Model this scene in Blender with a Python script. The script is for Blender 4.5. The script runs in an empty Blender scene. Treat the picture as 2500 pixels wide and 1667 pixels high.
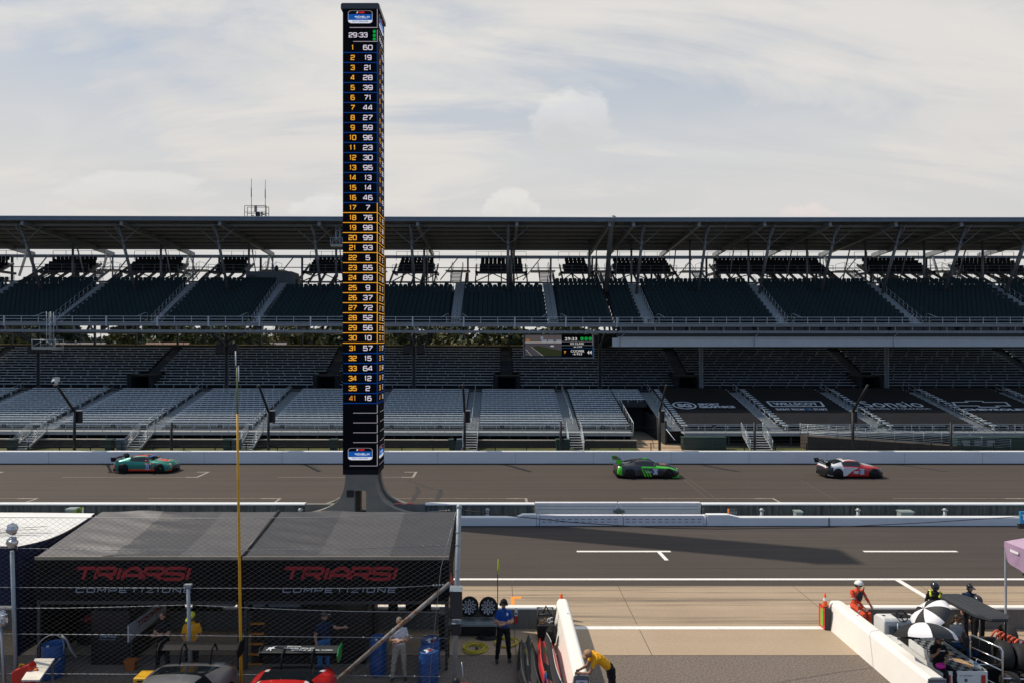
import bpy, bmesh, math, random
from mathutils import Vector, Matrix, Euler
random.seed(7)
R = math.radians
SC = bpy.context.scene
COL = SC.collection

# ---------------------------------------------------------------- camera
CAMZ = 9.6
cam_d = bpy.data.cameras.new('camera')
cam = bpy.data.objects.new('camera', cam_d); COL.objects.link(cam)
cam.location = (0, 0, CAMZ); cam.rotation_euler = (R(90), 0, 0)
cam_d.sensor_width = 36; cam_d.lens = 24.0
cam_d.shift_x = 0.014; cam_d.shift_y = 0.0
cam_d.clip_start = 0.1; cam_d.clip_end = 6000
SC.camera = cam

# ---------------------------------------------------------------- sun + sky
SUNV = Vector((-22.2, 7.1, 27.7)).normalized()
sun_d = bpy.data.lights.new('sun', 'SUN'); sun_d.energy = 3.9; sun_d.angle = R(0.6)
sun_d.color = (1.0, 0.89, 0.74)
sun = bpy.data.objects.new('sun', sun_d); COL.objects.link(sun)
sun.rotation_euler = SUNV.to_track_quat('Z', 'Y').to_euler(); sun.location = (-60, 20, 80)

SC.view_settings.view_transform = 'Standard'; SC.view_settings.look = 'None'
SC.view_settings.exposure = 0.0; SC.view_settings.gamma = 1.0
SC.view_settings.use_curve_mapping = False

W = bpy.data.worlds.new('World'); SC.world = W; W.use_nodes = True
def world_nodes():
    nt = W.node_tree; N = nt.nodes; L = nt.links; N.clear()
    def nd(t, **k):
        n = N.new(t)
        for a, b in k.items(): setattr(n, a, b)
        return n
    def math_(op, a, b=None, clamp=False):
        n = nd('ShaderNodeMath', operation=op, use_clamp=clamp)
        for i, v in enumerate((a, b)):
            if v is None: continue
            if isinstance(v, (int, float)): n.inputs[i].default_value = v
            else: L.new(v, n.inputs[i])
        return n.outputs[0]
    def ramp(v, a, b):
        n = nd('ShaderNodeMapRange', interpolation_type='SMOOTHSTEP')
        L.new(v, n.inputs[0]); n.inputs[1].default_value = a; n.inputs[2].default_value = b
        return n.outputs[0]
    def mix(f, a, b):
        n = nd('ShaderNodeMix', data_type='RGBA')
        if isinstance(f, float): n.inputs[0].default_value = f
        else: L.new(f, n.inputs[0])
        for i, v in ((6, a), (7, b)):
            if isinstance(v, tuple): n.inputs[i].default_value = v
            else: L.new(v, n.inputs[i])
        return n.outputs[2]
    tc = nd('ShaderNodeTexCoord')
    D = tc.outputs['Generated']
    sx = nd('ShaderNodeSeparateXYZ'); L.new(D, sx.inputs[0])
    X, Y, Z = sx.outputs
    sky = nd('ShaderNodeTexSky', sky_type='NISHITA')
    sky.sun_disc = False; sky.sun_elevation = math.asin(SUNV.z)
    sky.sun_rotation = math.atan2(SUNV.x, SUNV.y)
    sky.air_density = 1.0; sky.dust_density = 1.5; sky.ozone_density = 1.2
    # cloud sheet: direction projected on a high plane
    zz = math_('ADD', math_('MAXIMUM', Z, 0.0), 0.22)
    u = math_('DIVIDE', X, zz); v = math_('DIVIDE', Y, zz)
    cb = nd('ShaderNodeCombineXYZ'); L.new(u, cb.inputs[0]); L.new(v, cb.inputs[1])
    def noise(vec, scale, detail, rough, dist=0.0, off=(0, 0, 0), sc=(1, 1, 1)):
        mp = nd('ShaderNodeMapping'); L.new(vec, mp.inputs[0])
        mp.inputs['Location'].default_value = off; mp.inputs['Scale'].default_value = sc
        mp.inputs['Rotation'].default_value = (0, 0, R(24))
        n = nd('ShaderNodeTexNoise'); L.new(mp.outputs[0], n.inputs['Vector'])
        n.inputs['Scale'].default_value = scale; n.inputs['Detail'].default_value = detail
        n.inputs['Roughness'].default_value = rough; n.inputs['Distortion'].default_value = dist
        return n.outputs[0]
    big = noise(cb.outputs[0], 0.75, 5, 0.55, 0.6, (3.1, 1.7, 0), (1, 0.8, 1))
    fine = noise(cb.outputs[0], 1.6, 8, 0.62, 1.2, (8.3, 4.2, 0), (0.55, 1.6, 1))
    cov = ramp(math_('ADD', math_('MULTIPLY', big, 0.65), math_('MULTIPLY', fine, 0.35)), 0.345, 0.575)
    # lower sky fills with pale haze
    low = ramp(Z, 0.47, 0.20)
    cov = math_('MAXIMUM', cov, math_('MULTIPLY', low, 0.88))
    shade = ramp(fine, 0.25, 0.75)
    # thin bright cloud on the sun's side, dimmer and bluer away from it
    side = ramp(Y, -0.55, 0.35)
    cl = mix(shade, (6.5, 6.45, 6.45, 1), (7.8, 7.55, 7.2, 1))
    warm = ramp(Z, 0.38, 0.08)
    cl = mix(math_('MULTIPLY', warm, 0.6), cl, (7.25, 6.95, 6.5, 1))
    cl = mix(side, (2.5, 3.5, 5.2, 1), cl)
    blue = mix(0.70, sky.outputs[0], (4.5, 5.5, 6.8, 1))
    blue = mix(side, (1.9, 3.0, 4.9, 1), blue)
    c = mix(cov, blue, cl)
    # small cumulus heads
    def puff(c, px, py, rx, ry, seed, amt, top=(8.2, 8.1, 7.9, 1)):
        d = Vector(((px - 1215) / 1667, 1.0, (834 - py) / 1667))
        a = math_('DIVIDE', X, Y); b = math_('DIVIDE', Z, Y)
        co = nd('ShaderNodeCombineXYZ')
        L.new(math_('DIVIDE', math_('SUBTRACT', a, d.x), rx), co.inputs[0])
        L.new(math_('DIVIDE', math_('SUBTRACT', b, d.z), ry), co.inputs[1])
        n = noise(co.outputs[0], 1.5, 7, 0.6, 0.2, (seed, seed * 1.7, 0))
        ln = nd('ShaderNodeVectorMath', operation='LENGTH'); L.new(co.outputs[0], ln.inputs[0])
        val = math_('SUBTRACT', math_('ADD', n, 0.42), ln.outputs['Value'])
        m = math_('MULTIPLY', ramp(val, 0.0, 0.22), math_('GREATER_THAN', Y, 0.05))
        sep = nd('ShaderNodeSeparateXYZ'); L.new(co.outputs[0], sep.inputs[0])
        lit = ramp(math_('ADD', sep.outputs[1], math_('MULTIPLY', n, 1.2)), 0.0, 1.2)
        col = mix(lit, (6.5, 6.4, 6.3, 1), top)
        return mix(math_('MULTIPLY', m, amt), c, col)
    c = puff(c, 1403, 300, 0.075, 0.055, 2.3, 0.5, (8.3, 8.2, 8.0, 1))
    c = puff(c, 1250, 515, 0.045, 0.040, 5.1, 0.6, (8.4, 8.2, 7.8, 1))
    c = puff(c, 800, 520, 0.06, 0.035, 7.7, 0.55)
    c = puff(c, 1970, 530, 0.05, 0.022, 9.4, 0.8, (7.9, 7.2, 6.9, 1))
    c = puff(c, 330, 470, 0.13, 0.04, 12.2, 0.5)
    bg = nd('ShaderNodeBackground'); bg.inputs[1].default_value = 0.1
    L.new(c, bg.inputs[0])
    out = nd('ShaderNodeOutputWorld'); L.new(bg.outputs[0], out.inputs[0])
world_nodes()

# ---------------------------------------------------------------- materials
MAT = {}
def M(name, col, rough=0.6, metal=0.0, var=0.12, scale=5.0, bump=0.0, stretch=(1, 1, 1), emit=None, spec=0.5, coat=0.0, dirt=None):
    """plain surface with noise-driven variation of colour, roughness and (optionally) bump"""
    if name in MAT: return MAT[name]
    m = bpy.data.materials.new(name); m.use_nodes = True
    nt = m.node_tree; N = nt.nodes; L = nt.links
    p = N['Principled BSDF']
    p.inputs['Roughness'].default_value = rough; p.inputs['Metallic'].default_value = metal
    p.inputs['Specular IOR Level'].default_value = spec
    if coat: p.inputs['Coat Weight'].default_value = coat; p.inputs['Coat Roughness'].default_value = 0.06
    c4 = tuple(col) + (1,)
    p.inputs['Base Color'].default_value = c4
    if emit:
        p.inputs['Emission Color'].default_value = tuple(emit[:3]) + (1,); p.inputs['Emission Strength'].default_value = emit[3]
    if var or bump:
        tc = N.new('ShaderNodeTexCoord'); mp = N.new('ShaderNodeMapping'); L.new(tc.outputs['Object'], mp.inputs[0])
        mp.inputs['Scale'].default_value = stretch
        n = N.new('ShaderNodeTexNoise'); L.new(mp.outputs[0], n.inputs['Vector'])
        n.inputs['Scale'].default_value = scale; n.inputs['Detail'].default_value = 6; n.inputs['Roughness'].default_value = 0.6
        if var:
            r = N.new('ShaderNodeMapRange'); L.new(n.outputs[0], r.inputs[0])
            r.inputs[1].default_value = 0.25; r.inputs[2].default_value = 0.75
            r.inputs[3].default_value = 1 - var; r.inputs[4].default_value = 1 + var
            mx = N.new('ShaderNodeVectorMath'); mx.operation = 'SCALE'
            mx.inputs[0].default_value = col; L.new(r.outputs[0], mx.inputs['Scale'])
            last = mx.outputs[0]
            if dirt:
                n2 = N.new('ShaderNodeTexNoise'); mp2 = N.new('ShaderNodeMapping'); L.new(tc.outputs['Object'], mp2.inputs[0])
                mp2.inputs['Scale'].default_value = dirt.get('stretch', (1, 1, 1)); L.new(mp2.outputs[0], n2.inputs['Vector'])
                n2.inputs['Scale'].default_value = dirt.get('scale', 3); n2.inputs['Detail'].default_value = 8
                n2.inputs['Roughness'].default_value = 0.7
                r2 = N.new('ShaderNodeMapRange'); L.new(n2.outputs[0], r2.inputs[0])
                r2.inputs[1].default_value = dirt.get('lo', 0.5); r2.inputs[2].default_value = dirt.get('hi', 0.7)
                r2.inputs[4].default_value = dirt.get('amt', 0.7)
                mm = N.new('ShaderNodeMix'); mm.data_type = 'RGBA'; L.new(r2.outputs[0], mm.inputs[0])
                L.new(last, mm.inputs[6]); mm.inputs[7].default_value = tuple(dirt['col']) + (1,)
                last = mm.outputs[2]
            L.new(last, p.inputs['Base Color'])
            rr = N.new('ShaderNodeMapRange'); L.new(n.outputs[0], rr.inputs[0])
            rr.inputs[3].default_value = max(0.02, rough - 0.08); rr.inputs[4].default_value = min(1, rough + 0.08)
            L.new(rr.outputs[0], p.inputs['Roughness'])
        if bump:
            b = N.new('ShaderNodeBump'); L.new(n.outputs[0], b.inputs['Height'])
            b.inputs['Strength'].default_value = min(1, bump); b.inputs['Distance'].default_value = 0.02
            L.new(b.outputs[0], p.inputs['Normal'])
    MAT[name] = m
    return m

# ---------------------------------------------------------------- mesh builder
ORG = {}
class MB:
    def __init__(s): s.v = []; s.f = []; s.mi = []; s.m = 0; s.sm = []; s.smooth = False
    def add(s, vs, fs):
        b = len(s.v); s.v.extend([tuple(v) for v in vs])
        for f in fs:
            s.f.append([i + b for i in f]); s.mi.append(s.m); s.sm.append(s.smooth)
        return s
    def box(s, x0, x1, y0, y1, z0, z1):
        return s.add([(x0,y0,z0),(x1,y0,z0),(x1,y1,z0),(x0,y1,z0),(x0,y0,z1),(x1,y0,z1),(x1,y1,z1),(x0,y1,z1)],
                     [(0,3,2,1),(4,5,6,7),(0,1,5,4),(1,2,6,5),(2,3,7,6),(3,0,4,7)])
    def obox(s, c, size, rot=None):
        h = [k / 2 for k in size]; mt = rot if rot else Matrix.Identity(3); c = Vector(c)
        vs = [c + mt @ Vector((a*h[0], b*h[1], d*h[2])) for d in (-1,1) for a, b in ((-1,-1),(1,-1),(1,1),(-1,1))]
        return s.add(vs, [(0,3,2,1),(4,5,6,7),(0,1,5,4),(1,2,6,5),(2,3,7,6),(3,0,4,7)])
    def bar(s, p, q, w, h, up=(0,0,1)):
        p = Vector(p); q = Vector(q); d = (q - p); l = d.length; d.normalize()
        up = Vector(up)
        if abs(d.dot(up)) > 0.98: up = Vector((0,1,0))
        a = d.cross(up).normalized(); b = a.cross(d).normalized()
        return s.obox((p + q) / 2, (w, l, h), Matrix((a, d, b)).transposed())
    def tube(s, pts, r, n=6, cap=True, closed=False):
        pts = [Vector(p) for p in pts]; k = len(pts); rs = r if isinstance(r, (list, tuple)) else [r] * k
        rings = []; prev = None
        for i, p in enumerate(pts):
            if closed: t = pts[(i+1) % k] - pts[i-1]
            else: t = pts[min(i+1, k-1)] - pts[max(i-1, 0)]
            t.normalize()
            if prev is None:
                a = t.cross(Vector((0,0,1)))
                if a.length < 0.05: a = t.cross(Vector((0,1,0)))
            else: a = prev - t * prev.dot(t)
            a.normalize(); b = t.cross(a); prev = a
            rings.append([p + (a * math.cos(2*math.pi*j/n) + b * math.sin(2*math.pi*j/n)) * rs[i] for j in range(n)])
        vs = [v for rg in rings for v in rg]; fs = []
        for i in range(k if closed else k - 1):
            for j in range(n):
                i2 = (i + 1) % k
                fs.append((i*n+j, i*n+(j+1) % n, i2*n+(j+1) % n, i2*n+j))
        if cap and not closed:
            fs.append(tuple(range(n))[::-1]); fs.append(tuple((k-1)*n + j for j in range(n)))
        sv = s.smooth; s.smooth = True; s.add(vs, fs); s.smooth = sv
        return s
    def lathe(s, prof, c=(0,0,0), axis='z', n=24, rot=None):
        c = Vector(c); vs = []; fs = []; k = len(prof)
        for r, h in prof:
            for j in range(n):
                a = 2*math.pi*j/n; x, y = r*math.cos(a), r*math.sin(a)
                p = Vector((x, y, h)) if axis == 'z' else (Vector((x, h, y)) if axis == 'y' else Vector((h, x, y)))
                if rot: p = rot @ p
                vs.append(c + p)
        for i in range(k-1):
            for j in range(n):
                fs.append((i*n+j, i*n+(j+1) % n, (i+1)*n+(j+1) % n, (i+1)*n+j))
        sv = s.smooth; s.smooth = True; s.add(vs, fs); s.smooth = sv
        return s
    def prism(s, poly, axis, d0, d1):
        """poly of 2-tuples extruded along axis; x: (y,z)  y: (x,z)  z: (x,y)"""
        def mk(p, d): return (d, p[0], p[1]) if axis == 'x' else ((p[0], d, p[1]) if axis == 'y' else (p[0], p[1], d))
        n = len(poly)
        vs = [mk(p, d0) for p in poly] + [mk(p, d1) for p in poly]
        fs = [tuple(range(n)), tuple(range(2*n-1, n-1, -1))] + [(i, i+n, (i+1) % n + n, (i+1) % n) for i in range(n)]
        return s.add(vs, fs)
    def quad(s, a, b, c, d): return s.add([a, b, c, d], [(0,1,2,3)])
    def ball(s, c, r, n=12, m=8, rot=None):
        rx, ry, rz = r if isinstance(r, (tuple, list)) else (r, r, r); c = Vector(c)
        vs = []; fs = []
        for i in range(m + 1):
            t = math.pi * i / m
            for j in range(n):
                a = 2*math.pi*j/n
                p = Vector((rx*math.sin(t)*math.cos(a), ry*math.sin(t)*math.sin(a), rz*math.cos(t)))
                if rot: p = rot @ p
                vs.append(c + p)
        for i in range(m):
            for j in range(n):
                fs.append((i*n+j, (i+1)*n+j, (i+1)*n+(j+1) % n, i*n+(j+1) % n))
        sv = s.smooth; s.smooth = True; s.add(vs, fs); s.smooth = sv
        return s
    def loft(s, rings, closed=True, cap=True):
        n = len(rings[0]); vs = [p for r in rings for p in r]; fs = []
        for i in range(len(rings) - 1):
            for j in range(n if closed else n - 1):
                fs.append((i*n+j, i*n+(j+1) % n, (i+1)*n+(j+1) % n, (i+1)*n+j))
        if cap and closed:
            fs.append(tuple(range(n))[::-1]); fs.append(tuple((len(rings)-1)*n + j for j in range(n)))
        return s.add(vs, fs)
    def mesh(s, name, mats, off=(0,0,0), clean=False):
        me = bpy.data.meshes.new(name)
        ox, oy, oz = off
        me.from_pydata([(x-ox, y-oy, z-oz) for x, y, z in s.v], [], s.f)
        for m in (mats if isinstance(mats, (list, tuple)) else [mats]): me.materials.append(m)
        me.polygons.foreach_set('material_index', s.mi); me.polygons.foreach_set('use_smooth', s.sm)
        me.update()
        bm = bmesh.new(); bm.from_mesh(me)
        if clean: bmesh.ops.remove_doubles(bm, verts=bm.verts, dist=1e-4)
        bmesh.ops.recalc_face_normals(bm, faces=bm.faces); bm.to_mesh(me); bm.free()
        return me
    def build(s, name, mats, parent=None, origin=None, bevel=0, clean=False):
        """link as ONE object. World coordinates minus the root's own location when parented"""
        off = origin if origin is not None else ((0,0,0) if parent is None else ORG.get(root_of(parent).name, (0,0,0)))
        o = bpy.data.objects.new(name, s.mesh(name, mats, off, clean)); COL.objects.link(o)
        if parent is not None: o.parent = parent
        elif origin is not None: o.location = origin
        if bevel:
            b = o.modifiers.new('bevel', 'BEVEL'); b.width = bevel; b.segments = 2; b.limit_method = 'ANGLE'
        return o
def root_of(o):
    while o.parent is not None: o = o.parent
    return o
def tag(o, label=None, cat=None, group=None, kind=None):
    if label: o['label'] = label
    if cat: o['category'] = cat
    if group: o['group'] = group
    if kind: o['kind'] = kind
    return o
def thing(name, label, cat, loc=(0,0,0), group=None):
    o = bpy.data.objects.new(name, None); COL.objects.link(o); o.empty_display_size = 0.3
    o.location = loc; ORG[o.name] = tuple(loc)
    return tag(o, label, cat, group)
KIDS = {}
def copy_tree(o, parent=None):
    c = o.copy(); COL.objects.link(c); c.parent = parent
    for ch in list(o.children): copy_tree(ch, c)
    return c
def place(o, loc, rz=0, label=None):
    o.location = loc; o.rotation_euler = (0, 0, rz)
    if label: o['label'] = label
    return o
def at(px, py, Y):
    """measured point of the photograph at a known distance"""
    return Vector(((px - 1215) * Y / 1667, Y, CAMZ - (py - 834) * Y / 1667))
def XA(px, Y): return (px - 1215) * Y / 1667
def ZA(py, Y): return CAMZ - (py - 834) * Y / 1667

TXT = {}
def text_mesh(s, bold=0.0, shear=0.0, ext=0.004):
    """lettering as mesh, 1 unit cap height, centred"""
    k = (s, bold, shear, ext)
    if k in TXT: return TXT[k]
    cu = bpy.data.curves.new('lettering', 'FONT'); cu.body = s; cu.size = 1.0; cu.offset = bold
    cu.resolution_u = 3; cu.shear = shear
    ob = bpy.data.objects.new('lettering', cu)
    me = bpy.data.meshes.new_from_object(ob)
    bpy.data.objects.remove(ob); bpy.data.curves.remove(cu)
    vs = [v.co.copy() for v in me.vertices]; fs = [tuple(p.vertices) for p in me.polygons]
    bpy.data.meshes.remove(me)
    x0 = min(v.x for v in vs); x1 = max(v.x for v in vs); y0 = min(v.y for v in vs); y1 = max(v.y for v in vs)
    TXT[k] = ([((v.x-(x0+x1)/2), (v.y-(y0+y1)/2)) for v in vs], fs, x1-x0, y1-y0)
    return TXT[k]
def put_text(mb, s, c, w=None, h=None, right=(1,0,0), up=(0,0,1), bold=0.02, shear=0.0):
    """add lettering to a builder, fitted to width w and height h on the plane right/up"""
    vs, fs, W0, H0 = text_mesh(s, bold, shear)
    if h is None: h = H0 * w / W0
    if w is None: w = W0 * h / H0
    c = Vector(c); r = Vector(right).normalized(); u = Vector(up).normalized()
    mb.add([c + r * (x * w / W0) + u * (y * h / H0) for x, y in vs], fs)
    return mb

# ---------------------------------------------------------------- squared display lettering built from strokes
GLY = {
'0':[[(.12,0),(.88,0),(1,.12),(1,.88),(.88,1),(.12,1),(0,.88),(0,.12),(.12,0)]],
'1':[[(.18,.80),(.52,1),(.52,0)]],
'2':[[(0,.80),(0,.9),(.12,1),(.88,1),(1,.9),(1,.62),(.88,.52),(.12,.46),(0,.36),(0,0),(1,0)]],
'3':[[(0,.82),(0,.9),(.12,1),(.88,1),(.98,.9),(.98,.62),(.85,.52),(.3,.52)],[(.85,.52),(1,.42),(1,.1),(.88,0),(.12,0),(0,.1),(0,.2)]],
'4':[[(.78,0),(.78,1),(.62,1),(0,.36),(0,.24),(1,.24)]],
'5':[[(.96,1),(.06,1),(.02,.56),(.86,.58),(1,.48),(1,.12),(.88,0),(.12,0),(0,.1),(0,.2)]],
'6':[[(.95,1),(.12,1),(0,.88),(0,.12),(.12,0),(.88,0),(1,.12),(1,.46),(.88,.58),(.1,.58)]],
'7':[[(0,1),(1,1),(1,.86),(.42,.3),(.36,0)]],
'8':[[(.14,.52),(.03,.64),(.03,.88),(.14,1),(.86,1),(.97,.88),(.97,.64),(.86,.52),(.14,.52),(0,.4),(0,.12),(.12,0),(.88,0),(1,.12),(1,.4),(.86,.52)]],
'9':[[(.05,0),(.88,0),(1,.12),(1,.88),(.88,1),(.12,1),(0,.88),(0,.54),(.12,.42),(.9,.42)]],
':':[[(.5,.12),(.5,.28)],[(.5,.66),(.5,.82)]], '.':[[(.5,-.05),(.5,.1)]], '-':[[(.2,.45),(.8,.45)]],
'A':[[(0,0),(0,.6),(.35,1),(.65,1),(1,.6),(1,0)],[(0,.36),(1,.36)]],
'B':[[(0,0),(0,1),(.85,1),(.95,.9),(.95,.62),(.85,.52),(0,.52)],[(.85,.52),(1,.42),(1,.1),(.88,0),(0,0)]],
'C':[[(1,.82),(1,.9),(.88,1),(.12,1),(0,.88),(0,.12),(.12,0),(.88,0),(1,.1),(1,.18)]],
'D':[[(0,0),(0,1),(.82,1),(1,.82),(1,.18),(.82,0),(0,0)]],
'E':[[(1,1),(0,1),(0,0),(1,0)],[(0,.5),(.85,.5)]],
'F':[[(1,1),(0,1),(0,0)],[(0,.48),(.85,.48)]],
'G':[[(1,.82),(1,.9),(.88,1),(.12,1),(0,.88),(0,.12),(.12,0),(.88,0),(1,.12),(1,.5),(.55,.5)]],
'H':[[(0,0),(0,1)],[(1,0),(1,1)],[(0,.5),(1,.5)]],
'I':[[(.5,0),(.5,1)]],
'K':[[(0,0),(0,1)],[(1,1),(.1,.5),(1,0)]],
'L':[[(0,1),(0,0),(1,0)]],
'M':[[(0,0),(0,1),(.5,.35),(1,1),(1,0)]],
'N':[[(0,0),(0,1),(1,0),(1,1)]],
'O':[[(.14,0),(.86,0),(1,.14),(1,.86),(.86,1),(.14,1),(0,.86),(0,.14),(.14,0)]],
'P':[[(0,0),(0,1),(.88,1),(1,.88),(1,.52),(.88,.4),(0,.4)]],
'R':[[(0,0),(0,1),(.88,1),(1,.88),(1,.55),(.88,.44),(0,.44)],[(.55,.44),(1,0)]],
'S':[[(1,.84),(1,.9),(.88,1),(.12,1),(0,.9),(0,.62),(.1,.53),(.9,.47),(1,.38),(1,.1),(.88,0),(.12,0),(0,.1),(0,.16)]],
'T':[[(0,1),(1,1)],[(.5,1),(.5,0)]],
'U':[[(0,1),(0,.12),(.12,0),(.88,0),(1,.12),(1,1)]],
'V':[[(0,1),(.5,0),(1,1)]], 'W':[[(0,1),(.22,0),(.5,.7),(.78,0),(1,1)]],
'Z':[[(0,1),(1,1),(0,0),(1,0)]], ' ':[],
}
NARROW = {'1': .62, 'I': .22, ':': .34, '.': .3, ' ': .5, '-': .7}
def strip(pts, t):
    """mitred ribbon of half width t along a 2-D polyline"""
    pts = [Vector(p) for p in pts]; n = len(pts); closed = (pts[0]-pts[-1]).length < 1e-6
    if closed: pts = pts[:-1]; n -= 1
    L_ = []; R_ = []
    for i in range(n):
        a = pts[i-1] if (closed or i) else None; b = pts[(i+1) % n] if (closed or i < n-1) else None
        d1 = (pts[i]-a).normalized() if a is not None else None; d2 = (b-pts[i]).normalized() if b is not None else None
        d1 = d1 or d2; d2 = d2 or d1
        n1 = Vector((-d1.y, d1.x)); n2 = Vector((-d2.y, d2.x)); m = (n1+n2)
        if m.length < 0.3: m = n1
        else: m = m.normalized(); m = m / max(0.45, m.dot(n1))
        L_.append(pts[i]+m*t); R_.append(pts[i]-m*t)
    fs = [(i, n+i, n+(i+1) % n, (i+1) % n) for i in range(n if closed else n-1)]
    return L_+R_, fs
def put_strokes(mb, s, c, w, h, right=(1,0,0), up=(0,0,1), t=0.10, gap=0.36, shear=0.0, asp=0.78, lift=0.0006, fit=True):
    """display lettering centred on c, fitted to width w and height h"""
    c = Vector(c); r = Vector(right).normalized(); u = Vector(up).normalized(); nrm = r.cross(u)
    T = t*h; gw = asp*h
    adv = [NARROW.get(ch, 1.0)*gw for ch in s]; g = gap*h*0.5 + T*1.0
    tot = sum(adv) + g*(len(s)-1) + 2*T
    k = (w/tot) if fit else 1.0
    x = -tot/2 + T
    for ch, ad in zip(s, adv):
        for q, st in enumerate(GLY.get(ch, [])):
            wd = ad - 0.0
            if ch in 'I1:.': pts = [(x + p[0]*ad, -h/2+T + p[1]*(h-2*T)) for p in st]
            else: pts = [(x + p[0]*ad, -h/2+T + p[1]*(h-2*T)) for p in st]
            vs, fs = strip([(a*k, b) for a, b in pts], T)
            mb.add([c + r*(v.x + shear*(v.y+h/2)) + u*v.y + nrm*(-lift*q if False else lift*q) for v in vs], fs)
        x += ad + g
    return mb
# ---------------------------------------------------------------- ground, track, pit lane
def ground_mat(name, col, col2, big, grain, streak=None, marks=None, rough=0.85, joints=None):
    """worn pavement in world coordinates: grain, long streaks along the driving direction, tyre marks"""
    m = bpy.data.materials.new(name); m.use_nodes = True; nt = m.node_tree; N = nt.nodes; L = nt.links
    p = N['Principled BSDF']; p.inputs['Roughness'].default_value = rough; p.inputs['Specular IOR Level'].default_value = 0.3
    tc = N.new('ShaderNodeTexCoord')
    def noise(scale, st, detail=5, rg=0.6):
        mp = N.new('ShaderNodeMapping'); L.new(tc.outputs['Object'], mp.inputs[0]); mp.inputs['Scale'].default_value = st
        n = N.new('ShaderNodeTexNoise'); L.new(mp.outputs[0], n.inputs['Vector']); n.inputs['Scale'].default_value = scale
        n.inputs['Detail'].default_value = detail; n.inputs['Roughness'].default_value = rg
        return n.outputs[0]
    def rmp(v, a, b, c=0.0, d=1.0):
        r = N.new('ShaderNodeMapRange'); L.new(v, r.inputs[0])
        for i, q in enumerate((a, b, c, d)): r.inputs[i+1].default_value = q
        return r.outputs[0]
    def mix(f, a, b):
        n = N.new('ShaderNodeMix'); n.data_type = 'RGBA'; L.new(f, n.inputs[0])
        for i, v in ((6, a), (7, b)):
            if isinstance(v, tuple): n.inputs[i].default_value = v + (1,)
            else: L.new(v, n.inputs[i])
        return n.outputs[2]
    c = mix(rmp(noise(big, (1, 1, 1)), 0.3, 0.7), col, col2)
    if streak:
        c = mix(rmp(noise(streak[0], (0.02, 1, 1), 6, 0.7), 0.45, 0.72, 0, streak[1]), c, streak[2])
    if marks:
        for sc, st, lo, hi, amt, mc in marks:
            c = mix(rmp(noise(sc, st, 7, 0.65), lo, hi, 0, amt), c, mc)
    g = rmp(noise(grain[0], (1, 1, 1), 3, 0.7), 0.3, 0.7, 1 - grain[1], 1 + grain[1])
    mx = N.new('ShaderNodeVectorMath'); mx.operation = 'SCALE'; L.new(c, mx.inputs[0]); L.new(g, mx.inputs['Scale'])
    L.new(mx.outputs[0], p.inputs['Base Color'])
    b = N.new('ShaderNodeBump'); b.inputs['Strength'].default_value = 0.25; b.inputs['Distance'].default_value = 0.01
    L.new(noise(grain[0], (1, 1, 1), 3, 0.7), b.inputs['Height']); L.new(b.outputs[0], p.inputs['Normal'])
    return m
M_TRACK = ground_mat('track asphalt', (0.066, 0.052, 0.044), (0.080, 0.064, 0.054), 0.06, (14, 0.16),
                     (2.2, 0.75, (0.046, 0.038, 0.034)), [(0.5, (0.06, 2.2, 1), 0.58, 0.7, 0.4, (0.045, 0.040, 0.037))])
M_PIT = ground_mat('pit lane asphalt', (0.060, 0.050, 0.045), (0.074, 0.062, 0.055), 0.1, (16, 0.2),
                   (3.0, 0.7, (0.042, 0.036, 0.033)), [(0.6, (0.08, 2.4, 1), 0.58, 0.7, 0.35, (0.040, 0.036, 0.034))])
M_CONC = ground_mat('pit concrete', (0.350, 0.268, 0.188), (0.410, 0.320, 0.228), 0.25, (10, 0.07),
                    (1.2, 0.25, (0.27,0.225,0.16)), None)
M_APRON = ground_mat('pit concrete driven', (0.350, 0.268, 0.188), (0.410, 0.320, 0.228), 0.25, (10, 0.07),
                    (1.6, 0.4, (0.24,0.20,0.145)),
                    [(0.8, (0.06, 2.6, 1), 0.50, 0.68, 0.85, (0.10, 0.082, 0.068)), (2.4, (0.045, 1.6, 1), 0.54, 0.68, 0.75, (0.12, 0.098, 0.08))])
M_PADD = ground_mat('paddock asphalt', (0.150, 0.122, 0.102), (0.172, 0.142, 0.120), 0.2, (18, 0.55), None, None)
M_DIRT = ground_mat('infield ground', (0.10, 0.105, 0.05), (0.15, 0.13, 0.08), 0.05, (4, 0.3))
M_GRASS = ground_mat('grass', (0.05, 0.065, 0.016), (0.10, 0.10, 0.032), 0.5, (9, 0.4))
def sheet(name, x0, x1, y0, y1, z, mat, nx=1):
    mb = MB()
    for i in range(nx):
        a = x0 + (x1-x0)*i/nx; b = x0 + (x1-x0)*(i+1)/nx
        mb.quad((a,y0,z), (b,y0,z), (b,y1,z), (a,y1,z))
    return tag(mb.build(name, mat, clean=True), kind='structure')
sheet('ground', -3000, 3000, -500, 5000, -0.03, M_DIRT)
sheet('race_track', -160, 160, 37.62, 53.5, 0.0, M_TRACK)
sheet('pit_lane', -160, 160, 26.85, 35.45, 0.0, M_PIT)
sheet('pit_apron', -160, 160, 23.16, 26.85, 0.0, M_APRON)
sheet('pit_pavement', -160, 160, 20.9, 23.16, 0.0, M_CONC)
sheet('paddock_road', -160, 160, -40, 20.9, 0.0, M_PADD)
sheet('grass_strip', -160, 160, 35.45, 37.62, -0.012, M_GRASS)
sheet('grass_verge', -160, 160, 53.5, 62.2, -0.006, M_GRASS)
sheet('stand_pavement', -160, 160, 62.2, 120, -0.01, M('stand paving', (0.22, 0.18, 0.13), 0.9, var=0.2))
M_WL = M('white road paint', (0.78, 0.77, 0.74), 0.7, var=0.10, scale=14, dirt=dict(scale=6, lo=0.55, hi=0.75, amt=0.6, col=(0.2,0.18,0.16)))
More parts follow.
